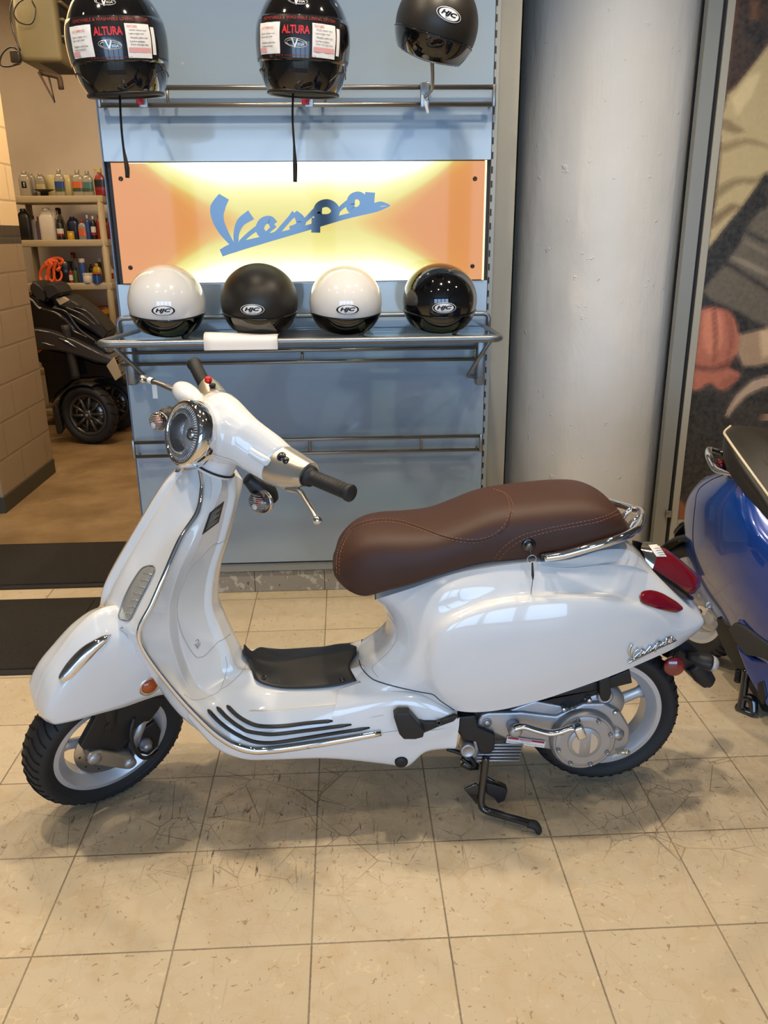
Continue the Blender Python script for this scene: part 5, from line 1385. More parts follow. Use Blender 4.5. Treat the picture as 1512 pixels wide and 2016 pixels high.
def slab(quad_px, w0, w1, name, m, parent): return spoly(quad_px, w0, w1, name, m, .003, B, parent)
slab([(913, 1554), (938, 1543), (944, 1548), (943, 1584), (938, 1584)], .150, .142, 'stand_plate', black_gl, stand)
slab([(957, 1542), (975, 1546), (992, 1552), (1000, 1556), (994, 1577), (981, 1583), (973, 1572), (958, 1564)], .145, .118, 'stand_block', black_pl, stand)
bm = bmesh.new(); tube(bm, [B.M @ c_(958, 1530, .14), B.M @ c_(985, 1546, .135)], .004, 8); obj('stand_brace', bm, black_gl, stand)
# passenger footrest and plugs
slab([(775, 1412), (784, 1406), (806, 1406), (836, 1440), (833, 1452), (818, 1456), (795, 1456), (786, 1446)], .205, .172, 'passenger_footrest', black_pl, sco)
slab([(812, 1416), (835, 1422), (860, 1422), (895, 1409), (903, 1411), (893, 1421), (862, 1432), (834, 1444), (824, 1436)], .180, .168, 'footrest_arm', black_pl, sco)
bm = bmesh.new(); lathe(bm, [(.008, 0), (.008, .003), (.004, .003), (.003, .0), (0, 0)], frame_at(B.M @ B.pt(864, 1423, .181), (0, -1, 0)), 16); obj('footrest_screw', bm, black_gl, sco)
bm = bmesh.new(); p = B.M @ B.pt(790, 1499, .155); lathe(bm, [(.017, -.02), (.017, .004), (.012, .007), (0, .008)], frame_at(p, V(0, -1, -.1)), 24); obj('belly_plug', bm, black_pl, sco)
# =================================================================== HELMETS
shell_white = mat('helmet_white', (.78, .76, .73), .12, coat=1.)
shell_black = mat('helmet_gloss_black', (.004, .004, .005), .07, coat=1.)
shell_matt = mat('helmet_matt_black', (.020, .017, .014), .42, bump=(800, .06))
visor_blk = mat('visor_black', (.003, .003, .004), .05, coat=1.)
liner_m = mat('helmet_liner', (.014, .011, .011), .85, bump=(300, .4))
badge_w = mat('badge_white', (.85, .85, .85), .35); badge_k = mat('badge_black', (.01, .01, .012), .3)

def sph(a, b, c, th, ph, zc=0.):
    """th from the crown (0) to below (pi), ph 0 = front (-y)"""
    st_ = math.sin(th); return V(a * st_ * math.sin(ph), -b * st_ * math.cos(ph), c * math.cos(th) + zc)
def oval_badge(bm_w, bm_k, fn, w, h, invert):
    """HJC oval: fn(x, y, lift)"""
    def disc(bm, rx, ry, lift, r0=0.):
        n_ = 40; O = [bm.verts.new(fn(math.cos(2 * PI * i / n_) * rx, math.sin(2 * PI * i / n_) * ry, lift)) for i in range(n_)]
        I = [bm.verts.new(fn(math.cos(2 * PI * i / n_) * rx * .55, math.sin(2 * PI * i / n_) * ry * .55, lift)) for i in range(n_)]
        cv = bm.verts.new(fn(0, 0, lift))
        for i in range(n_):
            j = (i + 1) % n_; bm.faces.new((O[i], O[j], I[j], I[i])); bm.faces.new((I[i], I[j], cv))
    disc(bm_w, w / 2, h / 2, .0006)
    disc(bm_k, w / 2 * .955, h / 2 * .90, .0010)
    disc(bm_w, w / 2 * .79, h / 2 * .80, .0014)
    put_text(bm_k, 'HJC', lambda x, y: fn(x, y, .0019), w * .64, h * .44, shear=.3, offset=.055)
    put_text(bm_k, 'HELMETS', lambda x, y: fn(x, y - h * .30, .0019), w * .28, h * .07)

def open_helmet(c, rx, ry, rz, shell, label, yaw=0., tilt=0., roll=0., strap=True, visor_full=False, name='open_face_helmet', badge_dx=0., pads=True, invert=False, badge_th=1.80):
    """open-face helmet seen from the front; c = centre of the shell"""
    M = Matrix.Translation(c) @ Matrix.Rotation(yaw, 4, 'Z') @ Matrix.Rotation(roll, 4, 'Y') @ Matrix.Rotation(tilt, 4, 'X')
    t = thing(name, c, label, 'helmet', 'helmets on the glass shelf')
    NP = 72
    def thb(ph):   # lower edge of the painted shell (angle from crown): low in front, rising at the ears, low at the neck
        f = (1 + math.cos(ph)) / 2
        return 1.60 + .38 * f ** 1.2 + (.30 * ((1 - math.cos(ph)) / 2) ** 2)
    bm = bmesh.new(); R = []
    for i in range(23):
        k = i / 22; R.append([M @ sph(rx, ry, rz, max(.001, thb(2 * PI * j / NP) * k), 2 * PI * j / NP) for j in range(NP)])
    loft(bm, R, cap=False); sh = obj('shell', bm, shell, t)
    # rolled rubber edge
    bm = bmesh.new(); tube(bm, [M @ sph(rx * 1.004, ry * 1.004, rz * 1.004, thb(2 * PI * j / NP), 2 * PI * j / NP) for j in range(NP)], .0028, 6, smooth=1, closed=True)
    obj('edge_trim', bm, black_pl, sh)
    # visor band across the front, wrapping to the ears
    bm = bmesh.new(); R = []
    P1 = 1.75
    for i in range(12):
        k = i / 11; row = []
        for j in range(49):
            ph = -P1 + 2 * P1 * j / 48; f = (1 + math.cos(ph)) / 2
            top = thb(ph) - .02 - (0 if not visor_full else 0.) ; botm = thb(ph) + .22 + .42 * f ** .7
            th = top + (botm - top) * k; s_ = 1.022 - .01 * k
            p = sph(rx * s_, ry * s_, rz * 1.01, th, ph)
            p.x *= 1 + .04 * k * k; p.y *= 1 + .06 * k * k
            row.append(M @ p)
        R.append(row)
    loft(bm, R, closed=False); vz = obj('face_shield', bm, visor_blk, t, solid=.002)
    for sgn in (1, -1) if pads else ():
        p = sph(rx * 1.03, ry * 1.03, rz, thb(1.55) - .10, sgn * 1.55); q = M @ p; nn = (M.to_3x3() @ V(sgn, 0, 0))
        bm = bmesh.new(); lathe(bm, [(.014, -.006), (.014, .0008), (.010, .0018), (0, .002)], frame_at(q, nn), 20); obj('visor_pivot', bm, black_gl, vz)
    # liner: inner bowl and cheek pads, chin strap
    bm = bmesh.new(); R = []
    for i in range(10):
        k = i / 9; R.append([M @ (sph(rx * .93 * (1 - .25 * k), ry * .93 * (1 - .25 * k), rz, thb(2 * PI * j / NP) + .02, 2 * PI * j / NP) + V(0, 0, -.002 + .05 * k * (k > .5))) for j in range(NP)])
    loft(bm, R, cap=True); ln = obj('liner', bm, liner_m, t)
    for sgn in (1, -1) if pads else ():
        bm = bmesh.new(); pts = [V(sgn * rx * .50, .05, -rz * .45), V(sgn * rx * .46, .0, -rz * .72), V(sgn * rx * .40, -.035, -rz * .86)]
        tube(bm, [M @ p for p in pts], [.026, .034, .022], 14, flat=.8); obj('cheek_pad', bm, liner_m, ln)
    if strap:
        bm = bmesh.new(); zf = -rz * .985
        tube(bm, [M @ p for p in (V(rx * .55, .02, -rz * .80), V(rx * .35, -.04, zf + .004), V(rx * .60, -.07, zf), V(rx * .98, -.075, zf + .001))], [.009, .010, .010, .008], 8, flat=.16, hint=(0, 1, 0))
        obj('chin_strap', bm, black_pl, t)
    # badge
    bw, bk = bmesh.new(), bmesh.new(); W_, H_ = .094, .037
    def fn(x, y, lift):
        ph = (x + badge_dx) / ry; th = badge_th - y / rz
        p = sph(rx, ry, rz, th, ph); n_ = V(p.x / rx ** 2, p.y / ry ** 2, p.z / rz ** 2).normalized()
        return M @ (p + n_ * (lift + .0006))
    oval_badge(bw, bk, fn, W_, H_, False); bd = obj('logo_badge', bw, badge_w, t, smooth=False); obj('logo_print', bk, badge_k, bd, smooth=False)
    return t

zt = zS + .010
hel = [  # left px, right px, top y, bottom y, shell, label
 (252, 405, 517, 657, shell_white, 'glossy white open-face helmet at the left end of the glass shelf', .20, .012),
 (434, 588, 515, 657, shell_matt, 'matt black open-face helmet on the shelf between the two white helmets', .14, -.018),
 (608, 753, 520, 657, shell_white, 'glossy white open-face helmet on the shelf between the matt and glossy black helmets', .12, .004),
 (791, 939, 515, 658, shell_black, 'glossy black open-face helmet at the right end of the glass shelf', .0, .0)]
for i, (x0, x1, y0, y1, sh_, lab, yaw, bdx) in enumerate(hel):
    Yh = 1.645
    a, b = at(x0, (y0 + y1) / 2 + 10, Yh), at(x1, (y0 + y1) / 2 + 10, Yh); rx = (b.x - a.x) / 2
    ztop = at((x0 + x1) / 2, y0, Yh).z - .005; zbot = zS + .008
    rz = (ztop - zbot) / 1.93
    open_helmet(V((a.x + b.x) / 2, Yh, ztop - rz), rx * .985, rx * 1.10, rz, sh_, lab, yaw, badge_dx=bdx - yaw * .14, pads=False, badge_th=1.70)

# ---------------------------------------------------------------- full-face helmets on pegs
print_red = mat('print_red', (.62, .03, .03), .4); print_blk = mat('label_black', (.012, .011, .012), .25, coat=.6)
silver_pr = mat('print_silver', (.62, .60, .56), .3, metal=.4); pink_pr = mat('print_pink', (.75, .38, .38), .5)
def full_helmet(c, rx, ry, rz, label, yaw, tilt, roll, strap_px):
    M = Matrix.Translation(c) @ Matrix.Rotation(yaw, 4, 'Z') @ Matrix.Rotation(roll, 4, 'Y') @ Matrix.Rotation(tilt, 4, 'X')
    t = thing('full_face_helmet', c, label, 'helmet', 'full-face helmets on the upper rail')
    NP = 72
    def prof(th, ph):
        # egg: jaw narrows and pushes forward
        p = sph(rx, ry, rz, th, ph); k = max(0., -p.z / rz)
        front = max(0, math.cos(ph))
        sq = 1 - .10 * k ** 2
        st2 = math.sin(th)
        if th > PI / 2:   # keep the lower half fuller than a sphere
            s3 = max(st2, 0) ** .30; p = V(rx * s3 * math.sin(ph), -ry * s3 * math.cos(ph), p.z)
        p.x *= sq; p.y *= 1 - .10 * k ** 2; p.y -= .016 * k * front
        return p
    TB = 2.62
    bm = bmesh.new(); R = []
    for i in range(31):
        k = i / 30; R.append([M @ prof(max(.001, TB * k), 2 * PI * j / NP) for j in range(NP)])
    loft(bm, R, cap=False); sh = obj('shell', bm, shell_black, t)
    bm = bmesh.new(); tube(bm, [M @ prof(TB, 2 * PI * j / NP) for j in range(NP)], .006, 8, smooth=1, closed=True); obj('edge_trim', bm, black_pl, sh)
    bm = bmesh.new(); R = []
    for k in (1, .93, .80, .60): R.append([M @ (V(prof(TB, 2 * PI * j / NP).x * k, prof(TB, 2 * PI * j / NP).y * k, prof(TB, 0).z + (1 - k) * .12)) for j in range(NP)])
    loft(bm, R, cap=True); obj('liner', bm, liner_m, t)
    def on_h(x, y, lift, th0=1.62, ph0=0.):
        """x across (metres), y up, from the visor centre"""
        ph = ph0 + x / (rx * 1.02); th = th0 - y / rz
        p = prof(th, ph); n_ = V(p.x / rx ** 2, p.y / ry ** 2, p.z / rz ** 2 * .6).normalized(); return M @ (p + n_ * lift)
    def strip(x0, x1, y0, y1, lift, name, m, parent, wav=0., nx=20, ny=8, solid=None, skew=0.):
        bm = bmesh.new(); G = []
        for i in range(nx + 1):
            G.append([bm.verts.new(on_h(x0 + (x1 - x0) * i / nx + skew * j / ny, y0 + (y1 - y0) * j / ny, lift + wav * math.sin(i * 1.3 + j) * .5)) for j in range(ny + 1)])
        for i in range(nx):
            for j in range(ny): bm.faces.new((G[i][j], G[i + 1][j], G[i + 1][j + 1], G[i][j + 1]))
        return obj(name, bm, m, parent, solid=solid)
    vis = strip(-.205, .205, -.056, .062, .0035, 'face_shield', visor_blk, t, nx=48, solid=.002)
    for sgn in ():
        bm = bmesh.new(); q = on_h(sgn * .215, .0, .002); n_ = (q - (M @ V(0, 0, q.z - c.z))).normalized()
        lathe(bm, [(.026, -.004), (.026, .001), (.020, .003), (0, .004)], frame_at(q, n_), 26); obj('visor_pivot', bm, black_gl, vis)
    # sheet stuck on the visor, white label columns, text
    sheet = strip(-.130, .135, -.050, .058, .0048, 'visor_sticker', print_blk, vis, nx=30)
    strip(-.130, -.052, -.040, .038, .0056, 'white_label', paper_m, sheet, .0012, 12, 8)
    strip(.040, .112, -.046, .038, .0056, 'white_label', paper_m, sheet, .0012, 12, 8, skew=.0)
    strip(.116, .128, -.036, .032, .0056, 'white_strip', paper_m, sheet, 0, 3, 8)
    for x0, x1, y0 in ((.044, .108, -.032), (-.128, -.10, -.036)): strip(x0, x1, y0, y0 + .012, .0064, 'pink_stamp', pink_pr, sheet, 0, 8, 2)
    bm = bmesh.new(); put_text(bm, 'ALTURA', lambda x, y: on_h(x - .006, y + .020, .0060), .078, .021, offset=.03); obj('red_title', bm, print_red, sheet, smooth=False)
    bm = bmesh.new()
    put_text(bm, 'REMOVABLE & WASHABLE LINING SYSTEM', lambda x, y: on_h(x, y + .049, .0060), .225, .0085); put_text(bm, 'www.vegahelmet.com', lambda x, y: on_h(x - .008, y - .044, .0060), .118, .0075, spacing=1.3); obj('red_text', bm, mat('print_dark_red', (.30, .02, .02), .5), sheet, smooth=False)
    for x0, ys, wd in ((.076, (.022, .013, .004, -.005, -.013), .050), (-.092, (.010, .002, -.012, -.020), .052)):
        bm = bmesh.new()
        for k, yy in enumerate(ys):
            put_text(bm, ['Quick release visor', 'Lightweight shell', 'Washable comfort liner', 'Free flow ventilation', 'Free storage bag'][k], lambda x, y, yy=yy, wd=wd, k=k: on_h(x0 + x - (.006 if k % 2 else 0), yy + y, .0068), wd * (.85 if k % 2 else 1), .0048)
        obj('label_text', bm, pl_m, sheet, smooth=False)
    bm = bmesh.new(); put_text(bm, 'FEATURES', lambda x, y: on_h(.060 + x, .031 + y, .0068), .028, .006); put_text(bm, 'DOT APPROVED', lambda x, y: on_h(-.094 + x, .024 + y, .0068), .046, .006); obj('label_heading', bm, print_red, sheet, smooth=False)
    def vlogo(x0, y0, k, lift, nm, parent):
        bm = bmesh.new()
        put_text(bm, 'V', lambda x, y: on_h(x0 - .004 * k + x, y0 + y, lift), .020 * k, .024 * k, offset=.02)
        put_text(bm, 'EGA', lambda x, y: on_h(x0 + .013 * k + x, y0 - .002 * k + y, lift), .018 * k, .0065 * k, offset=.01)
        for (ex, ey, rx_, ry_) in ((-.001, .001, .031, .011), (.001, -.0005, .028, .008)):
            P_ = [on_h(x0 + ex * k + math.cos(a) * rx_ * k, y0 + ey * k + math.sin(a) * ry_ * k - math.cos(a) * .003 * k, lift) for a in [2 * PI * i / 30 for i in range(30)]]
            tube(bm, P_, .0006 * k, 4, smooth=1, closed=True)
        obj(nm, bm, silver_pr, parent, smooth=False)
    vlogo(-.004, -.014, 1., .0062, 'brand_logo', sheet); vlogo(-.004, .098, 1.1, .0012, 'forehead_logo', sh)
    # chin vent and side vents
    strip(-.030, .030, -.092, -.080, .0022, 'chin_vent', liner_m, sh, 0, 12, 3)
    for sgn in (1, -1): bm = bmesh.new(); tube(bm, [on_h(sgn * x, y, .001) for x, y in ((.11, -.115), (.15, -.082), (.19, -.078), (.235, -.09))], .0022, 6); obj('jaw_line', bm, black_pl, sh)
    # hanging strap end
    a = strap_px; bm = bmesh.new(); Yp = c.y - .02
    P_ = [at(x, y, Yp) for x, y in a]; P_[0] = P_[0] + V(0, .03, .02)
    n_ = len(P_); tube(bm, P_, [.0055] * (n_ - 2) + [.012, .010], 10, flat=.6); obj('hanging_strap', bm, mat('strap_black', (.012, .009, .008), .6), t)
    return t
def fit_full(x0, x1, ymid, ybot, Yh):
    a, b = at(x0, ymid, Yh), at(x1, ymid, Yh); rx = (b.x - a.x) / 2; rz = .160
    zb = at((x0 + x1) / 2, ybot, Yh - .06).z
    return V((a.x + b.x) / 2, Yh, zb + rz * .95), rx * .96, rx * 1.15, rz
c, rx, ry, rz = fit_full(133, 335, 100, 190, 1.36)
full_helmet(c, rx, ry, rz, 'glossy black full-face helmet with visor sticker, hanging at upper left', .12, .10, -.05, [(232, 185), (238, 235), (243, 290), (250, 330), (251, 350)])
c, rx, ry, rz = fit_full(503, 693, 100, 188, 1.36)
full_helmet(c, rx, ry, rz, 'glossy black full-face helmet with visor sticker, hanging above the sign centre', -.05, .08, .05, [(577, 180), (576, 230), (579, 285), (581, 325), (581, 358)])
# third: matt black open-face on a tall peg
a, b = at(777, 60, 1.52), at(947, 60, 1.52); rx = (b.x - a.x) / 2
h3 = open_helmet(V((a.x + b.x) / 2 - .004, 1.52, at(862, 138, 1.52).z + .125), rx * .95, rx * 1.12, .135, shell_matt, 'matt black open-face helmet tilted on a peg at the top right of the stand', -.12, .0, .30, strap=False, badge_dx=.045, badge_th=1.50, pads=False)
h3['group'] = 'helmets on the upper rail'

# pegs and brackets on the upper rail
def peg(px, top, bottom_px, name_l, red=False):
    c_b = at(px, 190, 1.835); t = thing('display_peg', V(c_b.x, 1.84, RAIL_A), name_l, 'peg', 'helmet pegs on the upper rail')
    bm = bmesh.new(); rbox(bm, (c_b.x - .016, 1.822, RAIL_B - .012), (c_b.x + .016, 1.834, RAIL_A + .014), .003); obj('bracket_plate', bm, mat('bracket_zinc', (.42, .48, .52), .3, metal=.8), t)
    bm = bmesh.new(); tube(bm, rounded([V(c_b.x, 1.825, RAIL_B + .02), V(c_b.x + .004, 1.56, RAIL_B + .01), top], .08), .006, 10, smooth=1); obj('rod', bm, steel, t)
    return t, c_b
t_, cb = peg(836, V(at(846, 60, 1.52).x, 1.52, at(846, 125, 1.52).z + .10), None, 'steel peg on a plate of the upper rail carrying the tilted matt black helmet')
rg_ = thing('key_ring_tag', cb + V(.01, -.02, 0), 'white paper tag on wire rings hanging from the right helmet peg', 'tag')
bm = bmesh.new(); q = at(838, 190, 1.80)
for dx in (0, .006): tube(bm, [q + V(math.cos(a) * .012 + dx, 0, math.sin(a) * .012) for a in [2 * PI * i / 18 for i in range(18)]], .001, 6, smooth=1, closed=True)
obj('wire_ring', bm, steel, rg_)
bm = bmesh.new(); P_ = [at(831, 188, 1.795), at(838, 205, 1.79), at(843, 224, 1.79)]; tube(bm, P_, [.003, .0055, .005], 8, flat=.3, hint=(0, 1, 0)); obj('paper_tag', bm, paper_m, rg_)
for px, top in ((282, V(at(235, 100, 1.36).x, 1.36, at(235, 185, 1.36).z + .09)), (608, V(at(598, 100, 1.36).x, 1.36, at(598, 185, 1.36).z + .09))):
    t_, cb = peg(px, top, None, 'steel peg on the upper rail carrying the hanging full-face helmet at ' + ('upper left' if px < 400 else 'centre'))
    q = at(px - 6, 200, 1.78); tg = thing('price_tag', q, 'small red price tag beside the peg of the ' + ('upper left' if px < 400 else 'centre') + ' full-face helmet', 'tag', 'red price tags on the upper rail')
    bm = bmesh.new(); rbox(bm, q - V(.014, .002, .010), q + V(.012, .002, .010), .002, M=None); obj('red_plastic', bm, mat('tag_red', (.28, .01, .03), .3), tg)
    bm = bmesh.new(); tube(bm, [q + V(.0, 0, .01), q + V(.006, 0, .03), q + V(.012, .03, .04)], .0012, 6); obj('string', bm, steel, tg)
# =================================================================== WORKSHOP BEHIND: shelving, bottles, heater, three-wheeler
YS = 5.40
beige_pl = mat('beige_plastic', srgb(168, 152, 120), .5)
unit = thing('storage_shelf', (at(130, 390, YS).x, YS + .2, 0), 'beige plastic storage shelf against the workshop wall full of bottles', 'shelf')
LV = [at(120, y, YS).z for y in (385, 472, 558, 642)]
X0, X1 = at(34, 390, YS).x - .10, at(206, 390, YS).x + .02
X1 = at(212, 480, YS).x
for z_ in LV + [LV[3] - .34, LV[3] - .68]:
    bm = bmesh.new(); rbox(bm, (X0, YS, z_ - .052), (X1, YS + .44, z_), .006); obj('shelf_board', bm, beige_pl, unit)
for xx in (X0 + .03, X1 - .03):
    for yy in (YS + .025, YS + .415):
        for a_, b_ in zip([.0] + sorted([LV[3] - .68, LV[3] - .34] + LV)[:-1], sorted([LV[3] - .68, LV[3] - .34] + LV)):
            pass
        bm = bmesh.new(); cyl(bm, (xx, yy, 0), (xx, yy, LV[0] - .02), .026, seg=16); obj('post', bm, beige_pl, unit)
clearp = mat('clear_grey_plastic', srgb(150, 142, 122), .15, coat=.5)
def M_(n_, c, r=.35): return mat('bottle_' + n_, srgb(*c), r, coat=.3)
bl, wh, rd, bu, nv, yl, gn, og, gy, tl_, cr_m, pp = M_('black', (22, 20, 19)), M_('white', (200, 192, 176)), M_('red', (130, 26, 20)), M_('blue', (34, 62, 120)), M_('navy', (24, 32, 60)), M_('yellow', (190, 150, 30)), M_('green', (52, 72, 40)), M_('orange', (190, 92, 48)), M_('grey', (130, 124, 116)), M_('teal', (60, 110, 105)), M_('cream', (190, 174, 120)), M_('purple', (84, 70, 92))
def bottle(px, wpx, hpx, lev, kind, body, cap, lab=None, label='', dy=.08, name='bottle', cat='bottle', lab2=None):
    by = (385, 472, 558, 642)[lev]; Yb = YS + dy; x = at(px, by, YS + dy).x; z0 = LV[lev]; k = (at(px + 10, by, Yb).x - at(px, by, Yb).x) / 10
    w_ = wpx * k; h = hpx * k; t = thing(name, (x, Yb, z0), label, cat, 'supplies on the workshop shelf')
    O = Matrix.Translation((x, Yb, z0))
    bm = bmesh.new(); d = w_ * .62 if kind in ('flat', 'jug', 'spray') else w_
    prof = {'round': [(0, .46), (.03, .5), (.68, .5), (.78, .40), (.84, .2), (.86, .18)], 'can': [(0, .5), (.80, .5), (.84, .44), (.85, .3)], 'flat': [(0, .46), (.03, .5), (.62, .5), (.76, .42), (.84, .22), (.86, .16)],
            'jug': [(0, .46), (.03, .5), (.70, .5), (.84, .38), (.90, .24), (.91, .16)], 'jar': [(0, .48), (.03, .5), (.74, .5), (.78, .46)], 'spray': [(0, .46), (.03, .5), (.55, .5), (.70, .32), (.78, .18), (.80, .16)]}[kind]
    R = []
    for f_, r_ in prof:
        rg = []
        for i in range(20):
            a = 2 * PI * i / 20; c, s_ = math.cos(a), math.sin(a); e = .6 if kind in ('flat', 'jug', 'spray') else 1
            rg.append(O @ V(w_ * r_ * abs(c) ** e * (1 if c > 0 else -1), d * min(r_, .5) * abs(s_) ** e * (1 if s_ > 0 else -1), h * f_))
        R.append(rg)
    loft(bm, R); obj('body', bm, body, t, autos=50)
    top = prof[-1][0]
    bm = bmesh.new()
    if kind == 'spray':
        rbox(bm, (-w_ * .20, -d * .25, h * top), (w_ * .20, d * .25, h * .98), .003, 1, O); rbox(bm, (-w_ * .5, -d * .14, h * .90), (w_ * .1, d * .14, h), .003, 1, O); rbox(bm, (-w_ * .42, -d * .1, h * .78), (-w_ * .34, d * .1, h * .92), .002, 1, O)
    else:
        cr = {'round': .2, 'can': .42, 'flat': .2, 'jug': .22, 'jar': .52}[kind]; lathe(bm, [(w_ * cr, h * (top - .005)), (w_ * cr, h * .985), (w_ * cr * .9, h), (0, h)], O, 18)
    obj('cap', bm, cap, t, autos=40)
    if kind == 'jug':
        bm = bmesh.new(); tube(bm, [O @ p for p in (V(w_ * .12, 0, h * .90), V(w_ * .36, 0, h * .90), V(w_ * .47, 0, h * .78), V(w_ * .48, 0, h * .66))], w_ * .06, 8); obj('handle', bm, body, t)
    if lab:
        bm = bmesh.new(); rg = []
        for f_ in (.18, .55):
            row = []
            for i in range(11):
                a = -PI / 2 + (i / 10 - .5) * 2.2; c, s_ = math.cos(a), math.sin(a); e = .6 if kind in ('flat', 'jug', 'spray') else 1
                row.append(O @ V(w_ * .505 * abs(c) ** e * (1 if c > 0 else -1), d * .505 * abs(s_) ** e * (1 if s_ > 0 else -1) - .001, h * f_))
            rg.append(row)
        loft(bm, rg, closed=False); lb = obj('label', bm, lab, t)
        if lab2:
            bm = bmesh.new(); rg = []
            for f_ in (.18, .30):
                row = []
                for i in range(11):
                    a = -PI / 2 + (i / 10 - .5) * 2.1; c, s_ = math.cos(a), math.sin(a); e = .6 if kind in ('flat', 'jug', 'spray') else 1
                    row.append(O @ V(w_ * .51 * abs(c) ** e * (1 if c > 0 else -1), d * .51 * abs(s_) ** e * (1 if s_ > 0 else -1) - .003, h * f_))
                rg.append(row)
            loft(bm, rg, closed=False); obj('label_band', bm, lab2, lb)
    return t, O, w_, h
t1, O, w_, h = bottle(53, 23, 46, 0, 'jug', clearp, clearp, None, 'clear jug with a small black label at the left end of the top shelf')
bm = bmesh.new(); rbox(bm, (-w_ * .22, -w_ * .325, h * .33), (w_ * .2, -w_ * .318, h * .60), .0005, 1, O); l_ = obj('label', bm, bl, t1)
bm = bmesh.new(); rbox(bm, (-w_ * .04, -w_ * .33, h * .38), (w_ * .03, -w_ * .326, h * .55), .0003, 1, O); obj('printed_numeral', bm, wh, l_)
bottle(66, 15, 44, 0, 'jug', clearp, clearp, None, 'clear jug half hidden right behind the black-labelled clear jug', dy=.16)
bottle(84, 19, 44, 0, 'jug', clearp, clearp, cr_m, 'clear jug with a cream label above the black dish on the top shelf', dy=.26)
bottle(121, 20, 49, 0, 'flat', clearp, clearp, bu, 'clear bottle with a blue label in the middle of the top shelf', lab2=gn)
bottle(157, 23, 48, 0, 'flat', clearp, clearp, og, 'pale grey bottle with orange and green label on the top shelf', lab2=gn)
bottle(176, 21, 46, 0, 'flat', clearp, clearp, tl_, 'pale grey bottle with teal label on the top shelf', lab2=gn)
bottle(200, 22, 53, 0, 'spray', rd, cr_m, bl, 'red spray bottle with a yellow nozzle at the right end of the top shelf', lab2=rd)
def carton(px0, px1, py0, lev, m, label, dy=.2, dd=.12, m2=None):
    Yb = YS + dy; by = (385, 472, 558, 642)[lev]; a_, b_ = at(px0, by, Yb).x, at(px1, by, Yb).x; z1 = at((px0 + px1) / 2, py0, Yb).z
    t = thing('carton', ((a_ + b_) / 2, Yb + dd / 2, LV[lev]), label, 'box', 'supplies on the workshop shelf')
    bm = bmesh.new(); rbox(bm, (a_, Yb, LV[lev]), (b_, Yb + dd, z1), .003, 1); obj('box_body', bm, m, t)
    if m2:
        h_ = z1 - LV[lev]; bm = bmesh.new(); prism(bm, [(a_ + .01, LV[lev] + h_ * .45), (b_ - .01, LV[lev] + h_ * .62), (b_ - .01, z1 - .01), (a_ + .01, z1 - h_ * .25)], .001, Matrix(((1, 0, 0, 0), (0, 0, -1, Yb), (0, 1, 0, 0), (0, 0, 0, 1)))); obj('printed_panel', bm, m2, t, smooth=False)
carton(94, 114, 344, 0, cr_m, 'cream box standing left behind the blue-labelled clear bottle', .30)
carton(127, 142, 344, 0, cr_m, 'cream box standing right behind the blue-labelled clear bottle', .30)
t = thing('black_dish', (at(88, 385, YS + .1).x, YS + .1, LV[0]), 'black plastic dish lying on the top shelf beside the clear jugs', 'dish')
bm = bmesh.new(); lathe(bm, [(.0, .0), (.03, .0), (.03, .03), (.075, .045), (.078, .048), (.03, .04), (0, .035)], Matrix.Translation((at(88, 385, YS + .1).x, YS + .1, LV[0])), 24); obj('dish', bm, bl, t)
bottle(53, 25, 59, 1, 'jug', bl, bl, None, 'large black jug at the left end of the second shelf')
bottle(71, 11, 46, 1, 'flat', gy, bl, None, 'slim grey bottle between the black jug and the white jug', dy=.12)
bottle(80, 9, 44, 1, 'flat', pp, rd, None, 'slim purple bottle just left of the white jug', dy=.1)
bottle(98, 31, 60, 1, 'jug', wh, wh, None, 'big white jug on the second shelf')
bottle(122, 15, 38, 1, 'can', bl, bl, wh, 'black spray can with a white label right of the white jug', lab2=rd)
bottle(124, 15, 60, 1, 'spray', clearp, bl, None, 'clear trigger bottle standing behind the black spray can', dy=.22)
bottle(147, 22, 43, 1, 'jug', nv, nv, None, 'dark blue oil jug in the middle of the second shelf', dy=.16)
bottle(141, 13, 16, 1, 'jar', yl, yl, None, 'small yellow tub in front of the dark blue oil jug', dy=.05)
bottle(165, 16, 37, 1, 'flat', gy, rd, og, 'grey bottle with red cap and orange label on the second shelf')
bottle(176, 10, 46, 1, 'round', bu, wh, None, 'slim blue bottle with a white cap on the second shelf')
bottle(187, 11, 44, 1, 'round', bl, wh, wh, 'slim black bottle with white cap and white label on the second shelf', lab2=rd)
bottle(199, 12, 46, 1, 'round', rd, rd, None, 'slim red bottle next to the shelf post')
bottle(214, 12, 40, 1, 'round', rd, bl, None, 'red bottle at the right end of the second shelf, outside the front post', dy=.2)
bottle(142, 9, 28, 2, 'can', rd, bl, wh, 'small red can beside the small green can on the third shelf')
bottle(151, 11, 28, 2, 'can', gn, bl, None, 'small green can beside the small red can on the third shelf')
bottle(153, 14, 56, 2, 'spray', clearp, rd, None, 'clear trigger bottle at the back of the third shelf', dy=.25)
bottle(166, 14, 46, 2, 'can', bu, wh, None, 'blue spray can with a white cap on the third shelf')
bottle(175, 20, 19, 2, 'jar', wh, wh, None, 'squat white jar in front of the blue spray can', dy=.03)
bottle(183, 10, 34, 2, 'round', bl, bl, None, 'black bottle behind the yellow bottle on the third shelf', dy=.2)
bottle(194, 17, 36, 2, 'flat', yl, yl, og, 'yellow squeeze bottle on the third shelf', dy=.12)
bottle(193, 19, 17, 2, 'can', bu, bl, None, 'squat blue tin in front of the yellow squeeze bottle', dy=.02)
bottle(200, 9, 44, 2, 'can', bl, wh, None, 'dark can behind the front post of the third shelf', dy=.25)
bottle(221, 12, 30, 2, 'round', wh, wh, rd, 'white and red bottle at the right end of the third shelf', dy=.2)
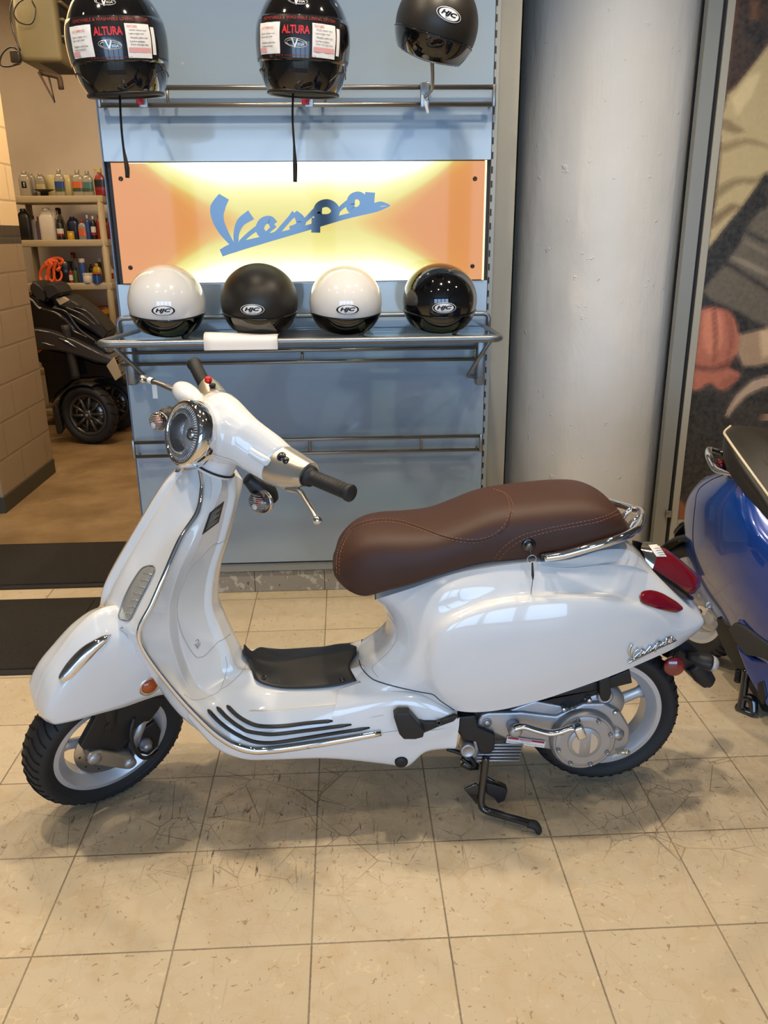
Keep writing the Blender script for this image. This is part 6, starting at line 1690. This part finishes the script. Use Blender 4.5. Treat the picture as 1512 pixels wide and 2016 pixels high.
carton(176, 184, 606, 3, cr_m, 'cream box beside the red and yellow box on the fourth shelf', .2, .1)
carton(193, 221, 604, 3, rd, 'red box with a yellow printed panel on the fourth shelf', .15, .16, yl)
carton(103, 138, 515, 2, bl, 'black box behind the orange straps on the third shelf', .14, .16)
# orange ratchet strap bundle
q = at(100, 535, YS + .06); t = thing('orange_strap', V(q.x, YS + .06, LV[2]), 'bundle of looped orange webbing straps hanging over the third shelf', 'strap')
st_m = mat('orange_webbing', srgb(222, 92, 40), .6)
for P_ in ([(92, 520), (82, 530), (79, 545), (83, 554), (90, 552), (94, 535), (92, 520)], [(98, 515), (96, 535), (92, 550), (89, 562)], [(104, 518), (94, 535), (97, 550), (104, 553), (107, 540), (104, 530)],
           [(112, 512), (106, 530), (108, 550), (115, 553), (121, 545), (119, 535), (112, 530)], [(88, 520), (100, 511), (115, 508), (124, 514), (118, 520)], [(95, 516), (108, 514), (118, 524), (112, 533)]):
    bm = bmesh.new(); tube(bm, [at(x, y, YS + .03 + .01 * (i % 3)) for i, (x, y) in enumerate(P_)], .0125, 8, flat=.35, hint=(0, 1, 0)); obj('strap_loop', bm, st_m, t)
# unit heater up in the corner
heat_m = mat('heater_olive', srgb(120, 112, 82), .5, var=(4, .08))
a_, b_ = at(43, 112, 4.75), at(122, 121, 4.75)
ht = thing('unit_heater', (a_.x + .15, 4.9, b_.z), 'olive box-shaped unit heater hanging in the upper left corner of the workshop', 'heater')
bm = bmesh.new(); rbox(bm, (a_.x - .02, 4.75, b_.z), (b_.x, 5.25, CEIL - .12), .03, 4); obj('casing', bm, heat_m, ht)
bm = bmesh.new(); rbox(bm, (b_.x - .002, 4.80, b_.z + .12), (b_.x + .004, 5.22, CEIL - .2), .002, 1); gf = obj('grille_frame', bm, panel_edge, ht)
for k in range(7):
    bm = bmesh.new(); rbox(bm, (b_.x, 4.80, b_.z + .15 + k * .10), (b_.x + .03, 5.22, b_.z + .165 + k * .10), .003, 1); obj('louver', bm, heat_m, gf)
bm = bmesh.new()
for k in range(12): box(bm, (a_.x + .1, 4.80 + k * .035, b_.z - .004), (b_.x - .02, 4.815 + k * .035, b_.z + .001))
obj('vent_slots', bm, mat('vent_dark', (.08, .07, .05), .6), ht, smooth=False)['kind'] = 'stuff'
pm = mat('rusty_pipe', (.07, .045, .03), .6)
bm = bmesh.new(); tube(bm, [at(x, y, 4.82) for x, y in ((78, 142), (112, 150), (117, 154), (121, 176))], .018, 10, smooth=3); obj('pipe', bm, pm, ht)
bm = bmesh.new(); tube(bm, [at(x, y, 4.8) for x, y in ((76, 142), (108, 201), (96, 152))], .008, 8, smooth=1); obj('wire_bracket', bm, pm, ht)
bm = bmesh.new(); tube(bm, [at(x, y, 4.72) for x, y in ((24, 0), (20, 25), (26, 60), (40, 100))], .006, 6); tube(bm, [at(x, y, 4.70) for x, y in ((62, 0), (70, 20), (62, 46), (38, 44), (27, 25), (36, 6), (52, -4))], .005, 6)
tube(bm, [at(x, y, 4.72) for x, y in ((40, 125), (15, 131), (0, 126), (5, 105), (20, 93), (33, 98), (40, 118))], .006, 6); obj('cable', bm, bl, ht)
bm = bmesh.new(); p = at(31, 112, 4.73); rbox(bm, p - V(.03, .02, .035), p + V(.03, .02, .035), .004); obj('junction_box', bm, bl, ht)

# ---- dark three-wheeled scooter
tw = thing('three_wheeled_scooter', (at(177, 870, 4.76).x, 4.95, 0), 'black three-wheeled scooter with a stripped front parked in the workshop', 'scooter', rot=0)
tw_b = mat('three_wheeler_black', (.010, .009, .009), .18, coat=.8); tw_g = mat('three_wheeler_graphite', (.045, .040, .036), .25, coat=.6); tw_m = mat('three_wheeler_matt', (.028, .025, .022), .6)
def tw_wheel(px, py, Yw, yaw):
    c = at(px, py, Yw); M = Matrix.Translation((c.x, Yw, .222)) @ Matrix.Rotation(yaw, 4, 'Z') @ Matrix.Rotation(PI / 2, 4, 'X')
    bm = bmesh.new(); rr, r, h = .155, .222, .058
    lathe(bm, [(rr, -h * .6), (rr + .02, -h), (r - .02, -h), (r - .006, -h * .6), (r, 0), (r - .006, h * .6), (r - .02, h), (rr + .02, h), (rr, h * .6)], M, 64, cap=False); ty = obj('tyre', bm, rubber, tw)
    bm = bmesh.new()
    for k in range(18):
        a = 2 * PI * k / 18
        for sg in (1, -1): tube(bm, [M @ V(math.cos(a + .16 * t) * (r + .0005 - .012 * t ** 3), math.sin(a + .16 * t) * (r + .0005 - .012 * t ** 3), sg * h * (.1 + .85 * t)) for t in (0, .35, .7, 1)], .003, 5, smooth=1)
    obj('tread_groove', bm, mat('tread_groove_black', (0, 0, 0)), ty)['kind'] = 'stuff'
    bm = bmesh.new(); lathe(bm, [(rr + .004, h * .55), (rr, h * .7), (rr - .018, h * .62), (rr - .022, h * .3), (rr - .02, -h * .5), (rr, -h * .6)], M, 56, cap=False); rim = obj('wheel_rim', bm, mat('rim_graphite', (.10, .095, .085), .35, metal=.6), tw)
    for k in range(10):
        a = 2 * PI * k / 10 + .1; e1 = V(math.cos(a), math.sin(a), 0); e2 = V(-math.sin(a), math.cos(a), 0)
        bm = bmesh.new(); rg = []
        for t, w2 in ((.03, .012), (.08, .011), (rr - .02, .013)): rg.append([M @ (e1 * t + e2 * (w2 * c_x) + V(0, 0, h * .45 + dz)) for c_x, dz in ((-1, -.012), (1, -.012), (1, .004), (.35, .012), (-.35, .012), (-1, .004))])
        loft(bm, rg); obj('spoke', bm, mat('rim_graphite', (.1, .1, .1)), rim)
    bm = bmesh.new(); lathe(bm, [(.045, h * .2), (.040, h * .6), (.022, h * .8), (.012, h * .82), (0, h * .82)], M, 24); obj('hub', bm, mat('rim_graphite', (.1, .1, .1)), rim)
    bm = bmesh.new(); lathe(bm, [(.012, h * .83), (.010, h * .9), (0, h * .92)], M, 16); obj('axle_cap', bm, alu, rim)
    bm = bmesh.new(); lathe(bm, [(.05, -.02), (.115, -.02), (.115, -.014), (.05, -.014)], M, 36, cap=False); obj('brake_disc', bm, steel, tw)
    return M
Mt = tw_wheel(177, 812, 4.76, math.radians(-16)); tw_wheel(222, 790, 5.18, math.radians(-16))
def tw_plate(pts, y0, y1, name, m, bev=.02):
    bm = bmesh.new(); a = [bm.verts.new(at(x, y, y0)) for x, y in pts]; b = [bm.verts.new(v.co + V(0, y1 - y0, 0)) for v in a]; n_ = len(pts)
    bm.faces.new(a); bm.faces.new(b)
    for i in range(n_): bm.faces.new((a[i], a[(i + 1) % n_], b[(i + 1) % n_], b[i]))
    bmesh.ops.recalc_face_normals(bm, faces=bm.faces); bmesh.ops.bevel(bm, geom=list(bm.edges), offset=bev, segments=3, affect='EDGES', clamp_overlap=True)
    return obj(name, bm, m, tw, autos=50)
tw_plate([(40, 575), (62, 585), (80, 603), (112, 612), (132, 628), (146, 648), (185, 668), (212, 690), (218, 700), (150, 690), (66, 672), (40, 640)], 4.72, 5.25, 'upper_fairing', tw_b)
tw_plate([(50, 648), (72, 646), (100, 651), (145, 668), (185, 688), (218, 705), (222, 712), (215, 718), (190, 713), (150, 700), (110, 690), (74, 690), (50, 680)], 4.66, 5.3, 'lower_fairing', tw_g)
tw_plate([(50, 675), (120, 690), (190, 712), (222, 716), (238, 740), (226, 752), (200, 745), (150, 748), (118, 775), (96, 800), (84, 720), (50, 690)], 4.80, 5.15, 'inner_body', tw_b)
tw_plate([(58, 556), (66, 552), (84, 566), (95, 585), (90, 598), (70, 592), (58, 575)], 4.8, 5.1, 'seat_back', tw_m, .03)
tw_plate([(84, 562), (92, 556), (104, 556), (112, 562), (124, 580), (112, 584), (98, 592), (88, 588)], 4.78, 5.05, 'instrument_hood', tw_m, .02)
tw_plate([(100, 586), (128, 582), (150, 592), (175, 612), (192, 626), (215, 655), (205, 672), (180, 652), (150, 636), (128, 612), (104, 600)], 4.84, 5.1, 'front_frame', tw_m, .015)
tw_plate([(108, 588), (126, 584), (136, 592), (118, 602)], 4.81, 4.84, 'bare_headlamp_plate', mat('pale_plate', srgb(190, 172, 140), .4), .004)
tw_plate([(120, 602), (140, 592), (160, 604), (140, 610)], 4.80, 4.84, 'dark_panel', tw_g, .004)
tw_plate([(209, 720), (218, 710), (224, 703), (240, 740), (227, 750)], 4.60, 4.615, 'number_plate', mat('plate_beige', srgb(178, 160, 124), .5), .003)
for P_ in ([(104, 606), (130, 614), (146, 636), (160, 652), (188, 672)], [(130, 606), (160, 618), (180, 634), (188, 640)], [(150, 606), (168, 612), (186, 628), (196, 640)], [(136, 618), (160, 632), (176, 642)]):
    bm = bmesh.new(); tube(bm, [at(x, y, 4.74) for x, y in P_], .008, 8); obj('frame_tube', bm, tw_g, tw)
bm = bmesh.new(); R = []
for a in [math.radians(d) for d in range(70, 188, 8)]:
    R.append([Mt @ V(math.cos(a) * r_, math.sin(a) * r_, z_) for r_, z_ in ((.236, -.06), (.246, -.03), (.250, 0), (.246, .03), (.236, .06))])
loft(bm, R, closed=False); obj('front_mudguard', bm, tw_m, tw, solid=.006)
tw_plate([(102, 800), (110, 796), (124, 846), (118, 856), (112, 854)], 4.74, 4.80, 'mud_flap', tw_m, .004)
bm = bmesh.new(); tube(bm, [at(x, y, 4.70) for x, y in ((150, 745), (140, 700), (128, 640))], .03, 12); obj('front_strut', bm, tw_m, tw)
bm = bmesh.new(); tube(bm, [at(115, 665, 4.655), at(132, 673, 4.652), at(150, 684, 4.655)], [.002, .006, .002], 8, smooth=3); obj('ridge_highlight', bm, chrome, tw)  # chrome sliver stands in for the highlight along the fairing ridge
bm = bmesh.new(); tube(bm, [at(82, 675, 4.652), at(90, 676, 4.650), at(98, 679, 4.650), at(107, 680, 4.652)], [.001, .004, .003, .001], 6); obj('model_emblem', bm, mat('faded_chrome', (.4, .38, .34), .3, metal=.8), tw)
bm = bmesh.new(); tube(bm, [at(74, 682, 4.70), at(82, 690, 4.70)], [.02, .03], 12, smooth=1); obj('turn_signal', bm, amber_lens, tw)
# =================================================================== RIGHT SIDE: banner stand with printed photograph, blue scooter
YB = 2.10
fr_m = mat('banner_frame_grey', srgb(150, 150, 144), .4, metal=.3); fr_d = mat('banner_groove', (.02, .02, .02), .5)
xa_ = (at(1390, 0, YB).x + at(1297, 1000, YB).x) / 2; xg0 = (at(1424, 0, YB).x + at(1318, 1000, YB).x) / 2; xg1 = (at(1431, 0, YB).x + at(1327, 1000, YB).x) / 2; xb_ = (at(1441, 0, YB).x + at(1336, 1000, YB).x) / 2
bn = thing('banner_stand', (2.1, YB, 0), 'tall grey framed banner stand printed with gloved-hand rider photograph at the right edge'.replace('gloved-hand rider', 'jacket and hands'), 'banner')
bm = bmesh.new(); rbox(bm, (xa_, YB, 0), (xg0, YB + .04, 3.0), .002, 1); obj('frame_post', bm, fr_m, bn, smooth=False)
bm = bmesh.new(); box(bm, (xg0, YB + .008, 0), (xg1, YB + .03, 3.0)); cyl(bm, ((xg0 + xg1) / 2, YB + .004, 0), ((xg0 + xg1) / 2, YB + .004, 3.0), .0025); obj('groove', bm, fr_d, bn, smooth=False)
bm = bmesh.new(); rbox(bm, (xg1, YB, 0), (xb_ + .01, YB + .03, 3.0), .002, 1); obj('inner_post', bm, mat('banner_inner_grey', srgb(168, 164, 152), .45), bn, smooth=False)
bm = bmesh.new(); box(bm, (xb_, YB + .012, 0), (3.4, YB + .03, 3.0)); obj('backing_board', bm, mat('board_cream', srgb(172, 164, 140), .6), bn, smooth=False)
bm = bmesh.new(); p = at(1316, 1012, YB - .008); rbox(bm, p - V(.014, .006, .016), p + V(.016, .008, .016), .003); obj('clip', bm, steel, bn)
# the print: painted shapes, in photo pixels, sampled on a fine grid
ART = [
 ((118, 82, 50), [(1300, -50), (2300, -50), (2300, 1400), (1300, 1400)]),
 ((150, 108, 66), [(1440, 0), (1455, 0), (1432, 170), (1425, 200)]), ((92, 62, 38), [(1468, 0), (1476, 0), (1474, 50), (1466, 52)]), ((160, 118, 76), [(1476, 0), (1495, 0), (1494, 60), (1475, 60)]),
 ((78, 50, 32), [(1470, 45), (1512, 42), (1512, 72), (1500, 92), (1478, 88), (1468, 70)]), ((88, 58, 36), [(1470, 105), (1500, 95), (1490, 120), (1470, 128)]), ((104, 64, 36), [(1440, 190), (1470, 120), (1478, 120), (1450, 170), (1435, 225), (1425, 228)]),
 ((74, 66, 60), [(1300, 560), (2300, 560), (2300, 1400), (1300, 1400)]),
 ((98, 88, 80), [(1355, 760), (1512, 700), (2300, 700), (2300, 900), (1440, 900), (1400, 800)]),
 ((62, 54, 48), [(1300, 770), (1370, 765), (1420, 790), (1440, 860), (1440, 1400), (1300, 1400)]),
 ((204, 190, 152), [(1512, 88), (1480, 130), (1450, 168), (1432, 185), (1424, 215), (1415, 232), (1418, 290), (1408, 400), (1400, 440), (1388, 490), (1400, 492), (1440, 440), (1475, 392), (1512, 350), (2300, 300), (2300, 60)]),
 ((180, 164, 124), [(1415, 232), (1435, 236), (1470, 260), (1440, 262), (1417, 252)]), ((186, 170, 130), [(1420, 285), (1470, 272), (1512, 285), (1512, 292), (1470, 284), (1425, 300)]),
 ((182, 166, 126), [(1410, 372), (1450, 350), (1490, 350), (1512, 336), (1512, 346), (1490, 362), (1450, 364), (1412, 392)]), ((216, 202, 166), [(1440, 195), (1475, 150), (1500, 140), (1480, 190), (1450, 230)]),
 ((176, 158, 118), [(1404, 425), (1440, 400), (1460, 405), (1430, 425), (1402, 450)]),
 ((150, 140, 124), [(1512, 395), (1480, 420), (1455, 470), (1420, 510), (1395, 545), (1380, 572), (1400, 592), (1512, 645), (2300, 700), (2300, 380)]),
 ((66, 58, 48), [(1512, 340), (1495, 360), (1465, 402), (1430, 445), (1405, 478), (1388, 500), (1382, 530), (1380, 572), (1400, 548), (1430, 515), (1455, 480), (1475, 440), (1498, 412), (1512, 404)]),
 ((96, 88, 76), [(1470, 452), (1512, 476), (1512, 482), (1466, 458)]), ((92, 84, 74), [(1420, 512), (1450, 525), (1512, 566), (1512, 573), (1448, 533), (1418, 518)]), ((176, 166, 148), [(1430, 500), (1470, 512), (1512, 535), (1512, 545), (1460, 522)]),
 ((168, 158, 140), [(1465, 470), (1512, 495), (1512, 505), (1462, 478)]),
 ((54, 42, 40), [(1376, 584), (1400, 592), (1460, 618), (1482, 640), (1475, 655), (1450, 650), (1440, 625), (1400, 606), (1374, 605)]),
 ((70, 62, 66), [(1440, 720), (1460, 728), (1512, 715), (2300, 700), (2300, 830), (1512, 800), (1470, 790), (1440, 770)]),
 ((196, 172, 144), [(1455, 658), (1495, 648), (1512, 645), (2300, 640), (2300, 715), (1512, 716), (1490, 722), (1462, 722), (1452, 700)]), ((216, 194, 164), [(1495, 650), (1512, 648), (2300, 646), (2300, 700), (1512, 700), (1500, 705)]),
 ((208, 146, 116), [(1370, 620), (1385, 606), (1405, 603), (1425, 608), (1440, 615), (1452, 640), (1456, 670), (1450, 700), (1436, 722), (1455, 732), (1458, 742), (1430, 768), (1412, 766), (1400, 755), (1385, 762), (1372, 770), (1355, 760), (1358, 700)]),
 ((222, 164, 132), [(1385, 620), (1402, 612), (1420, 618), (1424, 670), (1405, 700), (1385, 680)]), ((180, 116, 90), [(1402, 606), (1407, 606), (1412, 660), (1408, 712), (1404, 712), (1406, 660)]), ((176, 110, 84), [(1365, 716), (1400, 722), (1430, 712), (1448, 702), (1434, 724), (1400, 732), (1363, 726)]),
 ((186, 122, 94), [(1430, 612), (1434, 614), (1444, 660), (1436, 704), (1432, 704), (1438, 660)]), ((196, 132, 104), [(1412, 756), (1440, 738), (1458, 738), (1430, 768)]),
 ((202, 182, 162), [(1512, 738), (1480, 748), (1450, 775), (1432, 805), (1426, 822), (1434, 822), (1446, 805), (1470, 780), (1512, 760), (2300, 700), (2300, 680)]),
 ((190, 160, 140), [(1490, 828), (1512, 815), (2300, 780), (2300, 830)]),
 ((56, 40, 28), [(1300, 880), (1420, 880), (1400, 960), (1330, 985), (1300, 985)]),
 ((186, 128, 62), [(1300, 984), (1338, 984), (1352, 1000), (1350, 1022), (1330, 1028), (1300, 1028)]),
]
def pip(x, y, P):
    c = False; j = len(P) - 1
    for i in range(len(P)):
        if (P[i][1] > y) != (P[j][1] > y) and x < (P[j][0] - P[i][0]) * (y - P[i][1]) / (P[j][1] - P[i][1]) + P[i][0]: c = not c
        j = i
    return c
def _sm(P): return P if (len(P) <= 5 or max(p[0] for p in P) > 2000) else [(q.x, q.y) for q in smooth_path([V(x, y, 0) for x, y in P], 3, True)]
ART = [(c, _sm(P)) for c, P in ART]
def _ds(c):
    g = sum(c) / 3; return tuple(min(.9, (v * .68 + g * .32) * 1.35) for v in c)
ART2 = [(_ds(srgb(*c)), P, min(p[0] for p in P), max(p[0] for p in P), min(p[1] for p in P), max(p[1] for p in P)) for c, P in ART]
def art(x, y):
    col = ART2[0][0]
    for c, P, x0, x1, y0, y1 in reversed(ART2):
        if x0 <= x <= x1 and y0 <= y <= y1 and pip(x, y, P): return c
    return col
bm = bmesh.new(); cl = bm.loops.layers.color.new('print'); Yp = YB + .010; z0p = at(1345, 1022, Yp).z; x0p = xb_ + .008
xs = [x0p + .0045 * i for i in range(72)] + [x0p + .0045 * 71 + .05 * i for i in range(1, 28)]
zs = [z0p + .0045 * i for i in range(int((2.62 - z0p) / .0045))]
cols = {}; G = []
for i, x in enumerate(xs):
    r = []
    for j, z in enumerate(zs):
        v = bm.verts.new((x, Yp, z)); r.append(v); d = Vector((x, Yp, z)) - CC; k = d.dot(CF); px = 756 + FPX * d.dot(CR) / k; py = 1008 - FPX * d.dot(CU) / k
        a = (0, 0, 0)
        if i < 72:
            for ox, oy in ((-4.5, -2), (2, -4.5), (4.5, 2), (-2, 4.5), (0, 0)): c = art(px + ox, py + oy); a = (a[0] + c[0] / 5, a[1] + c[1] / 5, a[2] + c[2] / 5)
        else: a = art(px, py)
        cols[v] = (*a, 1)
    G.append(r)
for a, b in zip(G, G[1:]):
    for j in range(len(a) - 1):
        f = bm.faces.new((a[j], b[j], b[j + 1], a[j + 1]))
        for l in f.loops: l[cl] = cols[l.vert]
n = NT('banner_print_material'); at_ = n.N.new('ShaderNodeVertexColor'); at_.layer_name = 'print'
P3 = n.g.outputs['Position']; gr2 = n.noise(P3, 60, 4)
n.set(Base_Color=n.mix(.10, at_.outputs[0], n.ramp(gr2, [(.3, (.12, .10, .08)), (.7, (.5, .44, .36))])), Roughness=.38)
obj('printed_sheet', bm, n.m, bn, smooth=False, solid=None)

# ---------------------------------------------------------------- blue scooter (faces the camera's right)
hx, hy = .3, -.954
KM = Matrix(((hx, -hy, 0, 1.51), (hy, hx, 0, .875), (0, 0, 1, 0), (0, 0, 0, 1)))
K = Frame(KM)
blu = thing('scooter', KM.translation, 'dark blue scooter with black seat and white piping at the right edge', 'scooter')
blue_p = mat('blue_metallic_paint', (.004, .045, .27), .2, metal=.15, coat=1.)
k_ = lambda x, y, w_: K.pt(x, y, w_)
rows = [
 [k_(1418, 926, .02), k_(1380, 946, .02), k_(1352, 985, .025), k_(1346, 1040, .03), k_(1351, 1100, .03), k_(1374, 1165, .03), k_(1408, 1218, .02)],
 [k_(1422, 928, .06), k_(1388, 950, .07), k_(1362, 985, .08), k_(1356, 1042, .085), k_(1362, 1102, .085), k_(1384, 1166, .08), k_(1418, 1226, .07)],
 [k_(1440, 935, .11), k_(1420, 965, .14), k_(1404, 1000, .16), k_(1400, 1050, .17), k_(1405, 1110, .17), k_(1422, 1170, .16), k_(1446, 1236, .14)],
 [k_(1470, 955, .13), k_(1462, 990, .17), k_(1455, 1030, .20), k_(1452, 1080, .21), k_(1456, 1130, .21), k_(1466, 1190, .20), k_(1485, 1258, .17)],
 [k_(1515, 1000, .13), k_(1515, 1040, .17), k_(1512, 1075, .20), k_(1512, 1120, .21), k_(1514, 1170, .21), k_(1520, 1230, .20), k_(1535, 1290, .17)],
 [k_(1590, 1070, .12), k_(1590, 1110, .15), k_(1590, 1150, .17), k_(1590, 1190, .18), k_(1590, 1240, .18), k_(1595, 1300, .17), k_(1605, 1350, .14)],
]
rows.append([V(p.x + .05, p.y * .45, p.z - .01) for p in rows[-1]]); rows.append([V(p.x + .004, 0, p.z) for p in rows[-1]])
bm = bmesh.new(); rows.insert(0, [V(p.x - .012, 0, p.z) for p in rows[0]]); D = surf(bm, rows, 6, 6, KM, mirror=True)
G = [[bm.verts.new(KM @ V(r[0].x, r[0].y * q, r[0].z + .01 * (1 - abs(q)))) for q in (1, .5, 0, -.5, -1)] for r in D]
for a, b in zip(G, G[1:]):
    for j in range(4): bm.faces.new((a[j], a[j + 1], b[j + 1], b[j]))
bmesh.ops.remove_doubles(bm, verts=bm.verts, dist=.0004)
bbody = obj('rear_body', bm, blue_p, blu); kb = bvh_of(bbody)
seam(kb, [(1424, 935), (1400, 945), (1375, 965), (1368, 1000), (1364, 1060), (1372, 1120)], bbody, .0016, 'panel_seam', mat('blue_seam', (.002, .005, .02), .5), .0, 6)
blk_seat = mat('black_seat_vinyl', (.022, .018, .014), .5, bump=(600, .15))
rows = [
 [k_(1445, 842, -.03), k_(1436, 843, .02), k_(1427, 852, .055), k_(1423, 872, .06), k_(1424, 893, .055)],
 [k_(1468, 833, -.06), k_(1450, 845, .04), k_(1433, 864, .105), k_(1427, 888, .115), k_(1427, 912, .115)],
 [k_(1500, 828, -.08), k_(1480, 860, .04), k_(1458, 900, .130), k_(1448, 920, .145), k_(1444, 944, .150)],
 [k_(1550, 824, -.10), k_(1530, 890, .04), k_(1500, 958, .138), k_(1490, 975, .152), k_(1484, 994, .157)],
 [k_(1650, 830, -.12), k_(1620, 940, .04), k_(1560, 1040, .138), k_(1550, 1060, .152), k_(1545, 1085, .157)],
]
for r in rows: r[0] = V(r[0].x, 0, max(r[0].z, r[1].z) * .5 + r[0].z * .5)
top0 = V(rows[0][0].x - .01, 0, rows[0][1].z)
rows.insert(0, [V(p.x - .010, p.y * .35, p.z) for p in rows[0]])
for i, r in enumerate(rows): r[0].z = r[1].z + .006; r[0].x = r[1].x
zm_ = rows[-1][2].z - .03; rows.append([V(p.x + .030, p.y * .7, zm_ + (p.z - zm_) * .8) for p in rows[-1]]); rows.append([V(rows[-1][2].x + .012, p.y * .1, zm_ + (p.z - zm_) * .2) for p in rows[-1]])
bm = bmesh.new(); surf(bm, rows, 6, 6, KM, mirror=True); bmesh.ops.remove_doubles(bm, verts=bm.verts, dist=.0004); bseat = obj('seat', bm, blk_seat, blu)
ks = bvh_of(bseat)
bm = bmesh.new(); Q = [KM @ (r[2] + V(0, -.002, .002)) for r in rows[1:-2]]; Q = [KM @ (rows[0][1] + V(.0, 0, .004))] + Q; tube(bm, Q, .0042, 8, smooth=8); obj('white_piping', bm, mat('piping_white', srgb(216, 202, 170), .5), bseat)
bm = bmesh.new()
for r_ in (.016, .013):
    Q = onpath(ks, [(1513 + math.cos(a) * r_ * 1100 * .6, 898 + math.sin(a) * r_ * 1100) for a in [2 * PI * i / 16 for i in range(16)]], .001, 2, closed=True)
    if len(Q) > 6: tube(bm, Q, .0006, 4, smooth=1, closed=True)
if len(bm.verts): obj('embossed_emblem', bm, mat('emblem_thread', (.12, .09, .06), .6), bseat)
bm = bmesh.new(); tube(bm, [KM @ p for p in (k_(1405, 886, .02), k_(1396, 886, .05), k_(1397, 900, .09), k_(1408, 922, .11), k_(1425, 930, .125), k_(1446, 935, .13))], [.008, .012, .013, .012, .009, .004], 12); rl_ = obj('grab_rail', bm, chrome, blu)
bm = bmesh.new(); tube(bm, [KM @ p for p in (k_(1402, 885, .03), k_(1430, 894, .03))], .010, 10); obj('rail_bracket', bm, black_gl, rl_)
bm = bmesh.new(); tube(bm, [KM @ k_(1410, 912, .06), KM @ k_(1428, 916, .05)], [.016, .02], 12, smooth=1); obj('tail_lamp', bm, dark_red, blu)
bm = bmesh.new(); tube(bm, [KM @ p for p in (k_(1356, 1028, .0), k_(1348, 1034, .0), k_(1338, 1048, .0), k_(1333, 1064, .0))], [.010, .024, .026, .012], 14, flat=.7); obj('turn_signal', bm, black_gl, blu)
Mkw = KM @ Matrix.Translation((-.40, 0, .216)) @ Matrix.Rotation(PI / 2, 4, 'X')
make_wheel(Mkw, .214, .118, .153, 5, blu)
def kplate(pts, w0, w1, name, m, bev=.006, parent=blu): return spoly(pts, w0, w1, name, m, bev, K, parent)
bm = bmesh.new(); R = []
for a in [math.radians(d) for d in range(40, 200, 8)]: R.append([Mkw @ V(math.cos(a) * r_, math.sin(a) * r_, z_) for r_, z_ in ((.225, -.075), (.240, -.04), (.245, 0), (.240, .04), (.225, .075))])
loft(bm, R, closed=False); obj('rear_mudguard', bm, black_pl, blu, solid=.004)
kplate([(1410, 1215), (1445, 1222), (1500, 1265), (1560, 1300), (1560, 1420), (1500, 1400), (1465, 1340), (1430, 1290), (1408, 1240)], .10, -.10, 'underframe', black_pl)
kplate([(1448, 1222), (1470, 1208), (1512, 1225), (1570, 1275), (1580, 1320), (1512, 1282), (1470, 1248)], .175, .10, 'floor_side', blue_p, .01)
kplate([(1444, 1226), (1462, 1232), (1512, 1268), (1560, 1300), (1560, 1330), (1500, 1296), (1465, 1290), (1444, 1262), (1432, 1238)], .185, .12, 'footrest', mat('footrest_rubber', (.04, .038, .034), .7), .008)
kplate([(1446, 1268), (1480, 1296), (1530, 1304), (1570, 1330), (1570, 1385), (1512, 1395), (1492, 1370), (1470, 1330)], .15, -.12, 'belly_fairing', blue_p, .012)
bm = bmesh.new(); P_ = [KM @ p for p in (k_(1470, 1318, .13), k_(1466, 1345, .135), k_(1462, 1375, .14), k_(1458, 1398, .145))]; P_[-1].z = .012; tube(bm, P_, [.014, .013, .013, .014], 12); cs = obj('center_stand', bm, black_gl, blu)
bm = bmesh.new(); a = KM @ k_(1463, 1372, .14); b = KM @ k_(1485, 1396, .13); b.z = .012; tube(bm, [a, (a + b) / 2 + V(.01, 0, .02), b], [.012, .016, .013], 10); e_ = KM @ k_(1448, 1402, .15); e_.z = .012; tube(bm, [e_, P_[-1], b], .012, 10, smooth=1); obj('stand_foot', bm, black_gl, cs)
bm = bmesh.new()
for k in range(7): t = k / 7; p = (KM @ k_(1455, 1322, .12)).lerp(KM @ k_(1452, 1346, .12), t); lathe(bm, [(.009, 0), (.013, .003), (.009, .006)], frame_at(p, V(0, 0, 1)), 12, cap=False)
obj('stand_spring', bm, black_pl, cs)
kplate([(1490, 1345), (1502, 1340), (1508, 1372), (1500, 1388), (1490, 1370)], .155, .12, 'rubber_plug', black_pl, .004)

# its front half: shield, floor, wheel and handlebar of the same model, in blue
FM = Matrix.Translation(KM.translation).inverted() @ KM @ Matrix.Translation((.29, 0, 0)) @ Matrix.Rotation(PI, 4, 'Z')
KEEP = {'tyre', 'wheel_rim', 'brake_disc', 'fork_cover', 'brake_caliper', 'shock_absorber', 'shock_spring', 'brake_hose', 'axle_nut', 'link_arm', 'fork_tube', 'front_mudguard', 'leg_shield', 'inner_shield', 'belly_fairing',
        'chrome_trim', 'floor_strip', 'tunnel_mat', 'headset', 'headlamp_ring', 'switch_housing', 'grip', 'brake_lever', 'red_button', 'black_button', 'neck_gasket', 'turn_signal'}
SKIP = {'identification_plate', 'small_emblem', 'paper_tag'}
swap = {white_paint.name: blue_p, white_inner.name: blue_p}
for o in list(sco.children):
    nm = o.name.split('.')[0]
    if nm not in KEEP: continue
    cx_ = sum((Vector(c) for c in o.bound_box), V(0, 0, 0)).x / 8
    if cx_ > .32 and nm in ('tyre', 'wheel_rim', 'turn_signal'): continue
    stack = [(o, blu)]
    while stack:
        a, par = stack.pop(); c = a.copy(); COL.objects.link(c); c.parent = par; c.matrix_basis = FM if par is blu else Matrix.Identity(4)
        if a.data.materials and a.data.materials[0] and a.data.materials[0].name in swap:
            c.data = a.data.copy(); c.data.materials[0] = swap[a.data.materials[0].name]
        if 'label' in c: del c['label']
        for ch in a.children:
            if ch.name.split('.')[0] not in SKIP: stack.append((ch, c))
